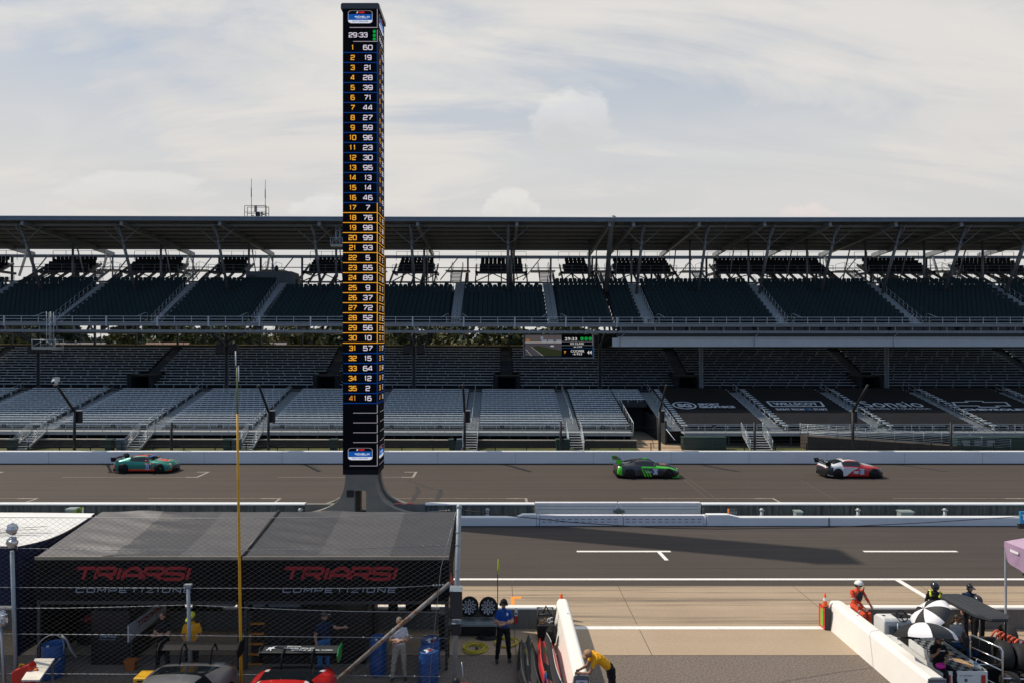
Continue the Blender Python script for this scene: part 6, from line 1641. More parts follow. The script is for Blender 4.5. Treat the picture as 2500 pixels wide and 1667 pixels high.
tA, vA = black_tent(-13.5, -7.49, [(-14,-11.4,0),(-11.4,-9.35,1),(-9.35,-7.3,2)], 'left black pit tent with a striped grey roof and red lettering')
fabric_text(vA, -12.42, -8.85, -12.3, -8.9)
tB, vB = black_tent(-7.45, -1.42, [(-8,-5.3,1),(-5.3,-3.15,2),(-3.15,-1,1)], 'right black pit tent with a striped grey roof and red lettering')
fabric_text(vB, -6.36, -2.82, -6.27, -2.95)
mb = MB(); mb.tube([(-7.47, TN-.02, zt(TN)+.02), (-7.47, TF, zt(TF)+.02)], .05, 6); mb.build('roof_gutter', M_SHOE, tA)
mb = MB(); mb.prism([(TN+.05,2.0),(TN+.9,2.1),(TN+1.0,.9),(TN+.5,.15),(TN+.1,.9)], 'x', -1.50, -1.44); mb.build('side_sheet', M('dark clear plastic', (0.02,0.02,0.02), 0.25), tB)
mb = MB(); mb.prism([(TN+.02,2.6),(TN+.5,2.7),(TN+1.4,2.15),(TN+.1,2.1)], 'x', -1.415, -1.395); mb.build('side_print', M_TRED, tB)
M_SHADE = M('black shade sheet', (0.005,0.005,0.006), 0.9, var=0.2, spec=0.1)  # for sheets added to darken the inside of the tents
for tt, spans in ((tA, ((-13.4,-12.45),(-12.2,-12.1),(-11.98,-11.9),(-11.35,-10.35),(-10.1,-9.1),(-8.6,-7.55))), (tB, ((-7.4,-5.15),(-4.65,-4.58),(-4.4,-3.98),(-3.62,-3.3),(-3.05,-2.2),(-1.75,-1.5)))):
    for a, b in spans: mb = MB(); mb.box(a, b, 22.58, 22.61, .70, 2.7); mb.build('shade_sheet', M_SHADE, tt)  # added sheets that keep light out of the tent interior
mb = MB(); mb.box(-13.52,-13.502,TN+.1,22.6,0.02,3.25); mb.build('side_sheet', M_SHADE, tA)  # added sheet closing the left side against light
# blue and white tent farther left
M_TW = tent_fabric('tent roof white', (0.72,0.72,0.71), 0.25); M_TNV = M('tent navy', (0.006,0.012,0.045), 0.7, var=0.2, spec=0.2)
t = thing('pit_tent', 'navy tent with a white curved roof at the left edge, next to the black tent', 'tent', (-17.2,21.7,0))
mb = MB(); mb.smooth = True; nx, ny = 20, 14
def zb(u, v): return 3.62 - .35*(1-u)**2*0 - .20*math.sin(math.pi*v)*u**3 + .03*math.sin(math.pi*u)
for j in range(ny):
    for i in range(nx):
        mb.add([(-20.5+6.45*u, 19.95+3.85*v, zb(u,v)) for u,v in ((i/nx,j/ny),((i+1)/nx,j/ny),((i+1)/nx,(j+1)/ny),(i/nx,(j+1)/ny))], [(0,1,2,3)])
mb.build('roof', M_TW, t, clean=True)
mb = MB(); vs = []; k = 15
for j in range(k): v = j/(k-1); vs.append((-14.03, 19.95+3.85*v, zb(1,v)-.01))
mb.add(vs+[(x,y,.4) for x,y,z in vs], [(j,j+1,k+j+1,k+j) for j in range(k-1)]); mb.build('side_panel', M_TNV, t)
mb = MB(); mb.box(-20.5,-14.05,19.92,19.945,1.9,3.63); mb.build('valance', M_TNV, t)
for xx in (-20.4,-14.12):
    for yy in (20.0,23.7):
        mb = MB(); mb.box(xx-.04,xx+.04,yy-.04,yy+.04,0,3.5); mb.build('leg', M_STEEL, t)
mb = MB()
for a,b in (((-15.9,21.5),(-14.5,21.95)),((-15.9,21.3),(-14.6,21.6)),((-15.8,21.1),(-15.0,21.3))): mb.add([(a[0],a[1],3.68),(b[0],b[1],3.66),(b[0],b[1]+.07,3.66),(a[0],a[1]+.07,3.68)], [(0,1,2,3)])
mb.build('roof_print', M_SHOE, t)
t = thing('feather_flag', 'lime green flag with a number standing behind the navy tent', 'flag', (-15.2,24.6,0))
mb = MB(); mb.tube([(-15.0,24.6,0),(-15.0,24.6,2.6),(-14.93,24.6,3.62)], .025, 6); mb.build('pole', M_RAIL, t)
mb = MB(); mb.prism([(-15.55,3.36),(-15.05,3.62),(-14.93,3.65),(-14.90,3.58),(-15.02,3.30),(-15.1,2.7),(-15.5,2.7)], 'y', 24.59, 24.61); fl = mb.build('sail', M('lime cloth', (0.42,0.55,0.02), 0.7), t)
mb = MB(); put_strokes(mb, '6', (-15.07,24.58,3.48), .13, .17, t=.1); mb.build('flag_number', M('flag print', (0.12,0.16,0.10), 0.7), fl)
# lavender tent at the right edge
M_LAV = tent_fabric('lavender canopy', (0.42,0.30,0.42), 0.5); M_LAVD = tent_fabric('lavender valance', (0.36,0.25,0.38), 0.6)
t = thing('canopy_tent', 'lavender pop up canopy cut off by the right edge of the photo', 'tent', (18.3,21,0))
mb = MB(); c = (18.3,20.95,3.95); q = [(16.7,22.5,3.02),(19.9,22.5,3.02),(19.9,19.4,3.02),(16.7,19.4,3.02)]
for i in range(4): mb.add([q[i], q[(i+1)%4], c], [(0,1,2)])
mb.build('roof', M_LAV, t)
def flap(pts): mb = MB(); mb.add(pts, [tuple(range(len(pts)))]); return mb
mb = MB(); mb.smooth = True; n = 24
for i in range(n):
    y0_, y1_ = 22.5-3.1*i/n, 22.5-3.1*(i+1)/n; d = lambda y: .05*math.sin(y*9)
    mb.add([(16.69,y0_,3.02),(16.69,y1_,3.02),(16.68+d(y1_),y1_,2.5-.35*math.sin((22.5-y1_)*1.0)),(16.68+d(y0_),y0_,2.5-.35*math.sin((22.5-y0_)*1.0))], [(0,1,2,3)])
mb.build('valance', M_LAVD, t, clean=True)
mb = MB(); mb.box(16.7,19.9,22.49,22.51,2.62,3.02); mb.build('valance', M_LAVD, t)
mb = MB(); mb.box(16.66,16.672,21.85,22.2,2.78,2.86); mb.build('label', M_PLW, t)
for a, b in ((16.72,22.47),(16.72,19.45),(19.88,22.47)):
    mb = MB(); mb.box(a-.025,a+.025,b-.025,b+.025,0,3.0); mb.build('leg', M_RAIL, t)
mb = MB(); mb.box(16.6,16.62,20.9,21.6,2.22,2.30); mb.build('valance_print', M_SHOE, t)

# ---------------------------------------------------------------- spectator fence in front of the tents
FYD = 18.9
M_GALV = M('galvanised pipe', (0.30,0.34,0.37), 0.5, 0.35, var=0.12, scale=4); M_RUST = M('rusting pipe', (0.28,0.27,0.25), 0.7, 0.2, var=0.15, scale=3, dirt=dict(scale=5, stretch=(1,1,1), lo=0.48, hi=0.62, amt=0.9, col=(0.20,0.085,0.03)))
M_WIRE = M('fence wire', (0.060,0.062,0.064), 0.6, 0.0, var=0.1, spec=0.3); M_CABLE = M('steel cable', (0.25,0.27,0.29), 0.5, 0.5, var=0.1)
fc_ = thing('mesh_fence', 'chain link fence on steel cables between the photographer and the black tents', 'fence', (-7, FYD, 0))
def F(px, py, d=0): p = at(px, py, FYD); return Vector((p.x, FYD-d, p.z))
mb = MB(); mb.tube([F(1109,1690), F(1121,1236)], .066, 12); mb.lathe([(.075,0),(.078,.06),(.05,.10),(0,.11)], F(1121,1240), n=12)
for py in (1300,1331,1393): mb.lathe([(.08,0),(.08,.03)], F(1121-(py-1236)*12/454,py), n=12)
mb.build('end_post', M_GALV, fc_)
mb = MB(); mb.tube([F(1098,1423,.02), F(960,1540,.02), F(826,1657,.02)], .062, 10); mb.build('brace_pole', M_RUST, fc_)
for a, b in (((459,1430),(466,1690)), ((29,1345),(40,1690))):
    mb = MB(); mb.tube([F(*a), F(*b)], .05, 10); 
    if a[0] > 100: mb.obox(F(a[0],a[1]-1), (.20,.12,.07))
    mb.build('line_post', M_GALV, fc_)
CAB = [[(-60,1262),(560,1265),(800,1262),(1000,1253),(1100,1245)], [(-60,1336),(280,1342),(560,1343),(830,1340),(1100,1331)], [(-60,1433),(460,1435),(830,1436),(980,1433),(1085,1427)],
       [(-60,1484),(150,1484),(300,1481),(460,1476),(600,1483),(720,1488),(860,1492),(1090,1494)], [(-60,1546),(300,1549),(640,1553),(1090,1557)], [(-60,1643),(300,1645),(640,1646),(1100,1651)]]
for i, c in enumerate(CAB):
    mb = MB(); mb.tube([F(a,b,.01) for a,b in c], .0085, 5); cb = mb.build('cable', M_CABLE, fc_)
    (a,b),(a2,b2) = c[-1], c[-2]
    if i != 3:
        mb = MB()
        for k in range(4):
            f = .06+.13*k; p = F(a+(a2-a)*f*(1 if i > 2 else .55), b+(b2-b)*f*(1 if i > 2 else .55), .012); mb.ball(p, (.03,.022,.026), 8, 5)
        mb.build('turnbuckle', M_RUST if i < 2 else M_GALV, cb)
mb = MB(); zb0, zt0 = .12, F(0,1263).z; xa, xb = -14.6, F(1108,1300).x
W_, H_ = .20, .125
def clipline(s, c):
    # line z = s*(x)+c clipped to the rectangle
    xs_ = sorted([(zb0-c)/s, (zt0-c)/s]); x0 = max(xa, xs_[0]); x1 = min(xb, xs_[1])
    return (x0, s*x0+c, x1, s*x1+c) if x1-x0 > .02 else None
rng = random.Random(2)
for sgn in (1,-1):
    s = sgn*H_/W_; c = (zb0 - s*xb) if sgn > 0 else (zb0 - s*xa)
    cmax = (zt0 - s*xa) if sgn > 0 else (zt0 - s*xb)
    while c < cmax:
        k = clipline(s, c)
        if k:
            n = max(1, int((k[2]-k[0])/.6)); pts = [Vector((k[0]+(k[2]-k[0])*i/n + rng.uniform(-.012,.012), FYD+.006*sgn, k[1]+(k[3]-k[1])*i/n+rng.uniform(-.010,.010))) for i in range(n+1)]
            mb.tube(pts, .0027, 3, cap=False)
        c += H_
mb.build('chain_link', M_WIRE, fc_)
mb = MB(); mb.tube([F(1114,1247,.05), F(1078,1380,.25), F(1050,1670,.6)], .008, 5); mb.build('guy_wire', M_CABLE, fc_)
t = thing('loudspeaker', 'black box with a grey hood fixed to the end post of the mesh fence', 'loudspeaker', F(1115,1465,.15))
a, b = F(1101,1497), F(1129,1432); mb = MB(); mb.box(a.x, b.x, FYD-.36, FYD-.085, a.z, b.z); mb.build('cabinet', M_SPK, t, bevel=.012)
mb = MB(); mb.prism([(FYD-.38,b.z+.003),(FYD-.07,b.z+.003),(FYD-.1,b.z+.07),(FYD-.3,b.z+.07)], 'x', a.x-.01, b.x+.01); mb.build('hood', M_GALV, t)
mb = MB(); mb.box(a.x+.03, b.x-.03, FYD-.366, FYD-.361, a.z+.04, b.z-.04); mb.build('grille', M('speaker grille', (0.03,0.03,0.035)), t)
t = thing('junction_box', 'small dark junction box below the loudspeaker on the fence end post', 'box', F(1115,1530,.1))
a, b = F(1104,1541), F(1126,1513); mb = MB(); mb.box(a.x, b.x, FYD-.28, FYD-.085, a.z, b.z); mb.build('case', M_SPK, t, bevel=.01)
mb = MB(); mb.prism([(FYD-.29,b.z+.003),(FYD-.08,b.z+.003),(FYD-.08,b.z+.05),(FYD-.2,b.z+.05)], 'x', a.x, b.x); mb.build('hood', M_GALV, t)
for py, r, l in ((1291, .155, 'upper'), (1324, .15, 'lower')):
    p = F(30, py); t = thing('foil_ball', 'crumpled silver ball on the left fence post, the %s of the two' % l, 'foil ball', p, 'silver balls on the left post')
    rng = random.Random(py); mb = MB(); mb.ball(p, (r, r*.8, r*1.08), 14, 10); mb.sm = [False]*len(mb.sm)
    mb.v = [tuple(p + (Vector(v)-p)*rng.uniform(.78,1.12)) for v in mb.v]; mb.build('foil', M('crumpled foil', (0.55,0.57,0.60), 0.25, 0.85, var=0.15, scale=12), t)
t = thing('antenna_pole', 'tall thin yellow pole with white antenna tips, rising in front of the stands', 'pole', (-7.0,18.6,0))
P6 = lambda px, py: at(px, py, 18.6)
M_YP = M('yellow pole', (0.62,0.33,0.012), 0.5, var=0.15, scale=3); M_GP = M('green pole', (0.14,0.20,0.05), 0.5, var=0.15)
a = P6(588.5,1646); mb = MB(); mb.tube([(a.x,18.6,0), a, P6(585,1400), P6(581.5,1180), P6(579.5,1010)], [.042,.042,.04,.036,.03], 8); mb.build('pole_lower', M_YP, t)
mb = MB(); mb.tube([P6(579.5,1010), P6(578.5,895)], [.026,.022], 8); mb.build('pole_upper', M_GP, t)
mb = MB(); mb.tube([P6(575.5,893), P6(575,857)], .016, 6); mb.build('antenna_tip', M_PLW, t)
mb = MB(); mb.tube([P6(582.5,930), P6(582,893)], .016, 6); mb.build('antenna_tip', M_PLW, t)
mb = MB(); c = P6(567,948); mb.tube([c+Vector((.17*math.cos(k*.4),0,.16*math.sin(k*.4))) for k in range(15)], .006, 4); mb.build('loose_wire', M_SPK, t)
mb = MB(); q = [at(1121,1244,18.9), at(1220,1256,19.2), at(1400,1275,19.7), at(1600,1288,20.3), at(1750,1291,20.8), at(2000,1288,21.6), at(2250,1276,22.3), at(2530,1258,23.2)]
tag(mb.tube(q, .013, 5).build('overhead_cable', M_SPK), 'black cable sagging from the fence end post across the pit lane', 'cable')
t = thing('hanging_sign', 'small blue sign hanging on the cable at the right edge', 'sign', at(2497,1262,23))
a = at(2490,1277,23); b = at(2520,1248,23); mb = MB(); mb.box(a.x,b.x,22.97,23.03,a.z,b.z); bd = mb.build('board', M('sign blue', (0.02,0.25,0.48), 0.5), t)
mb = MB(); put_strokes(mb, 'T', (a.x+.11,22.965,(a.z+b.z)/2), .16, .2, t=.1); mb.build('lettering', M_PLW, bd)
mb = MB(); mb.box(a.x-.05,b.x,22.95,23.05,a.z-.17,a.z-.02); mb.build('clamp', M_SPK, t)
# ---------------------------------------------------------------- gear under and around the tents
M_CABN = M('cabinet black', (0.008,0.008,0.010), 0.5, var=0.15); M_DRUM = M('drum blue', (0.008,0.07,0.26), 0.4, var=0.15, scale=4)
def drum(x, y, r, h, label, sticker=True, num=None):
    t = thing('drum', label, 'drum', (x,y,0), 'blue drums by the tents')
    mb = MB(); mb.lathe([(0,0),(r*.97,0),(r,.02),(r,h*.3),(r*1.03,h*.33),(r,h*.36),(r,h*.63),(r*1.03,h*.66),(r,h*.69),(r,h*.97),(r*.96,h),(r*.93,h-.02),(0,h-.02)], (x,y,0), n=28); b = mb.build('body', M_DRUM, t)
    if sticker:
        mb = MB(); s = r*.55
        mb.add([(x-s,y-.05,h-.016),(x-.02,y-s*.9,h-.016),(x+s,y-.02,h-.016),(x,y+s*.8,h-.016)], [(0,1,2,3)]); st = mb.build('label_sheet', M_PLW, t)
        mb = MB(); mb.add([(x-.03,y-.06,h-.012),(x+.05,y-.13,h-.012),(x+.13,y-.04,h-.012),(x+.05,y+.04,h-.012)], [(0,1,2,3)]); mb.build('red_diamond', M_TRED, st)
    mb = MB(); mb.lathe([(.0,.03),(.035,.03),(.035,0)], (x-.02,y-r*.72,h-.018), n=10); mb.build('bung', M_PLW, t)
    if num: mb = MB(); put_strokes(mb, num, (x,y-r-.012,h*.55), .26, .16, t=.09, shear=.2); mb.build('number', M_TSIL, b)
drum(XA(921,19.6), 19.75, .245, 1.06, 'blue drum behind the rusty brace pole', False)
drum(XA(1046,19.25), 19.3, .285, .92, 'blue drum nearest to the fence end post'); drum(XA(1051,19.9), 19.95, .28, .92, 'blue drum half hidden behind the nearest drum')
drum(XA(124,19.5), 19.6, .29, .95, 'blue drum marked 59 at the left beside a hose loop', False, '59')
t = thing('hose_loop', 'pale grey hose looped around the blue drum marked 59', 'hose', (XA(118,19.2),19.2,0))
cx_, cz_ = XA(120,19.2), ZA(1590,19.2); mb = MB(); mb.tube([(cx_+.40*math.cos(k*.31)+.10*math.sin(k*.31), 19.2+.05*math.sin(k*.31), cz_+.45*math.sin(k*.31)) for k in range(20)], .017, 6); mb.build('hose', M('hose grey', (0.16,0.18,0.2), 0.5), t)
mb = MB(); mb.tube([at(150,1551,19.2), at(163,1563,19.2), at(172,1585,19.2), at(186,1604,19.2)], .03, 6); mb.build('nozzle', M('hose grey', (0.16,0.18,0.2)), t)
t = thing('pit_cabinet', 'large black cabinet with yellow edged drawers under the right tent', 'cabinet', (-5.6,20.9,0))
mb = MB(); mb.box(-7.35,-3.95,20.35,21.6,0,1.52); cbn = mb.build('body', M_CABN, t, bevel=.02)
for k in range(5):
    z = ZA(1522+25*k, 20.3); mb = MB(); mb.box(XA(612-1.6*k,20.3), XA(646-1.6*k,20.3), 20.27, 20.345, z-.02, z+.02); mb.build('drawer_edge', M('edge amber', (0.62,0.22,0.02), 0.5), t)
mb = MB(); mb.box(-7.3,-4.0,20.4,21.5,1.523,1.56); mb.build('worktop', M('worktop', (0.025,0.03,0.035), 0.4), t)
def crate(x0,x1,y,z0,z1,mt,label,cat='box',d=.25,name='storage_box',trim=None):
    t = thing(name, label, cat, ((x0+x1)/2,y,z0)); mb = MB(); mb.box(x0,x1,y-d/2,y+d/2,z0,z1); mb.build('body', mt, t, bevel=.012)
    mb = MB(); mb.box(x0-.01,x1+.01,y-d/2-.01,y+d/2+.01,z1+.002,z1+.03); mb.build('lid', trim or mt, t); return t
M_PANG = M('pale grey plastic', (0.20,0.23,0.25), 0.5); M_GRNP = M('green plastic', (0.01,0.12,0.06), 0.5)
crate(XA(508,20.8),XA(575,20.8),20.8,1.562,1.66,M_PANG,'long pale tray on the black cabinet, left of the green case')
crate(XA(620,20.8),XA(650,20.8),20.8,1.562,1.84,M_PANG,'pale case with a green stripe standing on the black cabinet',trim=M_GRNP)
crate(XA(660,20.8),XA(735,20.8),20.8,1.562,1.66,M_PANG,'long pale tray on the black cabinet, right of the green case')
t = thing('pit_cabinet', 'black cabinet with small white lettering under the left tent', 'cabinet', (-11.9,21.2,0))
mb = MB(); mb.box(-12.1,-10.95,20.3,22.2,0,1.6); b = mb.build('body', M_CABN, t, bevel=.02)
mb = MB(); put_strokes(mb, 'TRIARSI', (XA(261,20.28),20.285,ZA(1553,20.28)), .52, .10, t=.11, shear=.3, asp=1.1, gap=.1); mb.build('lettering', M_TSIL, b); mb = MB(); put_strokes(mb, 'COMPETIZIONE', (XA(261,20.28),20.285,ZA(1561,20.28)), .5, .035, t=.1, gap=.6); mb.build('lettering', M_TSIL, b)
mb = MB(); mb.box(-12.0,-11.0,20.4,22.1,1.603,1.64); mb.build('worktop', M_CABN, t)
t = thing('banner_board', 'slanting white banner board with red lettering beside the black cabinet', 'banner', (-10.85,21.3,.7))
mb = MB(); mb.box(-10.9,-10.86,20.1,22.4,.75,1.25); b = mb.build('board', M('banner white', (0.5,0.52,0.54), 0.6), t)
mb = MB(); put_strokes(mb, 'TRIARSI', (-10.855,21.3,1.05), 1.6, .2, (0,1,0), t=.115, shear=.3, asp=1.1, gap=.1); mb.build('lettering', M_TRED, b)
for yy in (20.3,22.2): mb = MB(); mb.box(-10.9,-10.87,yy-.03,yy+.03,0,.748); mb.build('leg', M_STEELD, t)
t = thing('hand_trolley', 'yellow topped red trolley box left of the dark grey car', 'trolley', (XA(357,18.3),18.2,0))
a, b = XA(335,18.2), XA(379,18.2); mb = MB(); mb.box(a+.03,b-.03,18.0,18.4,.08,.60); mb.build('body', M('trolley red', (0.45,0.02,0.015), 0.5), t, bevel=.02)
mb = MB(); mb.box(a,b,17.97,18.43,.603,.74); tp_ = mb.build('lid', M('trolley yellow', (0.78,0.42,0.01), 0.5), t, bevel=.03)
mb = MB(); mb.box(a+.12,b-.12,17.955,17.968,.64,.69); mb.build('handle', M_SPK, tp_)
for dx in (a+.08,b-.08): mb = MB(); mb.lathe([(0,-.03),(.08,-.03),(.08,.03),(0,.03)], (dx,18.0,.08), 'x', 12); mb.build('wheel', M_TYRE, t)
t = thing('jerry_can', 'red fuel can at the lower left corner in front of the drum marked 59', 'fuel can', (XA(60,18.3),18.3,0))
mb = MB(); mb.prism([(XA(36,18.3),0),(XA(84,18.3),0),(XA(84,18.3),.92),(XA(78,18.3),1.02),(XA(44,18.3),.86),(XA(36,18.3),.78)], 'y', 18.15, 18.4); mb.build('body', M('can red', (0.5,0.02,0.012), 0.4, var=0.12), t, bevel=.02)
mb = MB(); mb.tube([at(46,1627,18.25), at(50,1621,18.25), at(58,1622,18.25), at(60,1628,18.25)], .022, 6); mb.build('handle', M('can yellow', (0.7,0.33,0.01), 0.5), t)
mb = MB(); mb.tube([at(84,1634,18.2), at(92,1636,18.2)], .035, 8); mb.build('spout', M('can orange', (0.75,0.16,0.01), 0.5), t)
t = thing('work_table', 'white table top in the sun by the red fuel can', 'table', (XA(100,18.6),18.4,0))
mb = MB(); mb.add([(x,y,z) for z in (.80,.84) for x,y in ((XA(86,18.9),18.9),(XA(133,18.9),18.9),(XA(96,17.7),17.7),(XA(52,17.7),17.7))], [(0,1,2,3),(7,6,5,4),(0,1,5,4),(1,2,6,5),(2,3,7,6),(3,0,4,7)]); mb.build('top', M('table white', (0.72,0.68,0.60), 0.6), t)
for px, y in ((90,18.8),(128,18.8),(92,17.8),(58,17.8)): mb = MB(); mb.box(XA(px,y)-.02,XA(px,y)+.02,y-.02,y+.02,0,.798); mb.build('leg', M_STEEL, t)
t = thing('wrapped_lamp', 'silver foil wrapped lamp head on a tripod at the left edge', 'lamp', (XA(4,18.6),18.6,0))
rng = random.Random(9); p = at(2,1510,18.6); mb = MB(); mb.ball(p, (.20,.16,.22), 12, 9); mb.sm = [False]*len(mb.sm); mb.v = [tuple(p+(Vector(v)-p)*rng.uniform(.8,1.15)) for v in mb.v]; mb.build('foil', M('crumpled foil', (0.55,0.57,0.60)), t)
for q in ((-14.3,18.3),(-13.25,18.35),(-13.7,19.0)): mb = MB(); mb.tube([(p.x,18.6,p.z-.15),(q[0],q[1],0)], .03, 6); mb.build('leg', M_GALV, t)
for px, w, h, y, lab in ((842,.28,1.75,21.9,'tall dark tool stand left of the pit wall opening view'),(905,.36,1.85,21.8,'dark equipment rack beside the mechanic in blue'),(1085,.3,1.1,21.5,'dark equipment case under the right end of the tent'),(240,.5,1.35,22.2,'dark equipment case at the back of the left tent'),(330,.22,1.9,22.0,'narrow dark stand at the back of the left tent')):
    x = XA(px,y); t = thing('equipment_case', lab, 'case', (x,y,0)); mb = MB(); mb.box(x-w/2,x+w/2,y-.3,y+.3,.06,h); mb.build('body', M_CABN, t, bevel=.02)
    mb = MB(); mb.box(x-w/2-.01,x+w/2+.01,y-.31,y+.31,h+.002,h+.03); mb.build('lid', M_STEELD, t)
    for s in (-1,1): mb = MB(); mb.lathe([(0,-.02),(.05,-.02),(.05,.02),(0,.02)], (x+s*w*.35,y-.25,.05), 'x', 10); mb.build('castor', M_TYRE, t)
# wheels on the rack, left of the man in blue
t = thing('wheel_rack', 'low black rack holding two wheels against the pit wall', 'rack', (-.5,22.5,0))
mb = MB(); mb.box(XA(1110,22.4),XA(1213,22.4),22.2,22.75,.36,.44); mb.box(XA(1110,22.4),XA(1213,22.4),22.16,22.2,.36,.42); mb.build('shelf', M_GALV, t)
mb = MB(); mb.box(XA(1112,22.4),XA(1211,22.4),22.24,22.7,.04,.355); mb.build('base', M_CABN, t)
def loose_wheel(px, py, label):
    x, y = XA(px,22.55), 22.6; z = ZA(py,22.55); t = thing('spare_wheel', label, 'wheel', (x,y,z), 'spare wheels on the low rack')
    r = Matrix.Rotation(R(-14),3,'X')
    mb = MB(); mb.lathe([(.235,-.15),(.28,-.15),(.305,-.11),(.305,.11),(.28,.15),(.235,.15),(.235,-.15)], (x,y,z), 'y', 30, r); mb.build('tyre', M_TYRE, t)
    mb = MB(); mb.lathe([(.225,-.155),(.245,-.16),(.245,-.12),(.225,-.12)], (x,y,z), 'y', 30, r); mb.lathe([(0,-.12),(.04,-.12),(.04,-.09),(0,-.09)], (x,y,z), 'y', 12, r); mb.lathe([(0,-.06),(.23,-.06)], (x,y,z), 'y', 24, r)
    for k in range(10):
        a = k*math.pi/5; b = a+.28; c = a-.28
        f = lambda rr, an, d: Vector((x,y,z)) + r@Vector((rr*math.cos(an), d, rr*math.sin(an)))
        mb.m = 1; mb.bar(f(.04,a,-.12), f(.12,a,-.13), .022,.022,(0,1,0)); mb.bar(f(.12,a,-.13), f(.235,b,-.150), .018,.018,(0,1,0)); mb.bar(f(.12,a,-.13), f(.235,c,-.150), .018,.018,(0,1,0)); mb.m = 0
    mb.build('rim', [M_RIMD, M('bright spoke', (0.62,0.62,0.66), 0.35, 0.3, var=0.05)], t)
loose_wheel(1146,1481,'black wheel with silver spokes, left one on the low rack'); loose_wheel(1192,1482,'black wheel with silver spokes on the low rack, beside the man in blue')
# yellow hoses
M_HOSE = M('yellow hose', (0.55,0.45,0.015), 0.45, var=0.1)
def coil(cx, cy, r, n, seed, label, tail=None):
    t = thing('hose_coil', label, 'hose', (cx,cy,0), 'yellow hoses on the pit floor'); rng = random.Random(seed); pts = []
    for k in range(n*18):
        a = k*math.pi/9; rr = r*(1-.09*((k//18)%3)) + .02*math.sin(a*.37+seed); ox, oy = .05*math.sin(a*.11+seed), .05*math.cos(a*.13)
        pts.append((cx+ox+rr*math.cos(a), cy+oy+rr*.95*math.sin(a), .02+.011*(k//18)+.006*math.sin(a*.5)))
    if tail: pts += tail
    mb = MB(); mb.tube(pts, .0115, 6); mb.build('hose', M_HOSE, t)
    mb = MB(); mb.lathe([(0,0),(.05,0),(.05,.06),(0,.06)], (cx+.05,cy,.03), n=10); mb.build('plug', M('plug olive', (0.12,0.13,0.02), 0.5), t)
coil(-.70, 21.3, .36, 7, 1.0, 'yellow hose coil on the ground beside the fence end post', [(-.95,21.7,.02),(-.9,22.0,.02),(-.75,22.3,.02),(-1.0,22.35,.02)])
coil(.30, 21.75, .37, 5, 2.3, 'yellow hose coil on the ground behind the legs of the man in blue', [(.05,22.1,.02),(-.3,22.0,.02),(-.7,22.15,.02)])
t = thing('cable_heap', 'heap of black cable on the ground under the wheel rack', 'cable', (-.35,22.1,0)); mb = MB()
for k in range(5): mb.tube([(-.35+(.34-.03*k)*math.cos(a*.35)+.03*math.sin(k), 22.08+(.16-.01*k)*math.sin(a*.35), .02+.02*k) for a in range(18)], .014, 5, closed=True)
mb.build('cable', M_SPK, t)
# bodywork panels standing against the left barrier
def nose(x, y0, y1, w, h, outer, label, stripe):
    """spare front bodywork stood on edge: a curved shell seen from above"""
    t = thing('body_panel', label, 'car panel', (x,(y0+y1)/2,0), 'spare car noses by the left barrier')
    mb = MB(); mb.smooth = True; n = 16; rings = []; inner = []
    for i in range(n+1):
        v = i/n; y = y1+(y0-y1)*v; s = (.62+.38*min(1,v*4))*(1-.05*math.sin(v*9)); cx = x + .16*v*v + .03*math.sin(v*7)
        ring = [(cx-w*.5*s, y, .06), (cx-w*.52*s, y, h*.55*s), (cx-w*.40*s, y, h*.9*s), (cx-w*.30*s, y, h*.55*s), (cx-w*.02*s, y, h*.40), (cx+w*.16*s, y, h*(.82+.18*min(1,v*5))), (cx+w*.48*s, y, h*.18*s), (cx+w*.5*s, y, .06)]
        rings.append(ring); inner.append([(a+.015*(1 if k < 4 else -1), b, c-.02) for k,(a,b,c) in enumerate(ring)])
    mb.m = 0
    for i in range(n):
        for j in range(7):
            mb.m = 1 if (j in stripe) else 0
            if j == 4 and 3 < i < 6: mb.m = 2
            if j == 3 and 6 < i < 11: mb.m = 2
            if j in (2,3) and i in (2,3): mb.m = 3
            mb.add([rings[i][j], rings[i][j+1], rings[i+1][j+1], rings[i+1][j]], [(0,1,2,3)])
    mb.m = 2; mb.loft(inner, closed=False)
    mb.build('shell', [outer, M_CARB if outer is not P_CRED else P_WHT, M_SPK, M('olive film', (0.16,0.15,0.03), 0.25)], t, clean=True)
    mb = MB(); mb.tube([rings[i][3][:2]+(rings[i][3][2]+.012,) for i in range(n+1)], .016, 5); mb.build('edge_trim', M('trim', (0.25,0.04,0.04), 0.4) if outer is P_CRED else M_RIMS, t)
    mb = MB(); mb.tube([rings[i][1][:2]+(rings[i][1][2],) for i in range(n+1)], .035, 6); mb.build('bumper_lip', P_CRED if outer is P_CRED else M_CARB, t)
nose(.90, 17.6, 21.3, .62, .62, P_BLK, 'black spare car nose standing on edge left of the red one', (5,))
nose(1.47, 17.6, 21.3, .60, .66, P_CRED, 'red and white spare car nose standing on edge by the left barrier', (4,6))
t = thing('fluid_bottle', 'small blue and yellow bottle tucked into the red car nose', 'bottle', at(1332,1650,18.2)); c = at(1332,1652,18.2)
mb = MB(); mb.lathe([(0,-.16),(.035,-.16),(.035,.09),(.016,.12)], c, n=12); mb.build('bottle', M('bottle blue', (0.03,0.3,0.6), 0.4), t); mb = MB(); mb.lathe([(.018,.12),(.018,.15),(0,.15)], c, n=10); mb.build('cap', M('bottle cap', (0.6,0.5,0.05), 0.4), t)
t = thing('tool_trolley', 'black tool trolley packed with gear in the corner by the left barrier', 'trolley', (1.55,22.1,0))
mb = MB(); mb.box(1.28,1.85,21.85,22.45,.12,.52); mb.build('bin', M_CABN, t, bevel=.03)
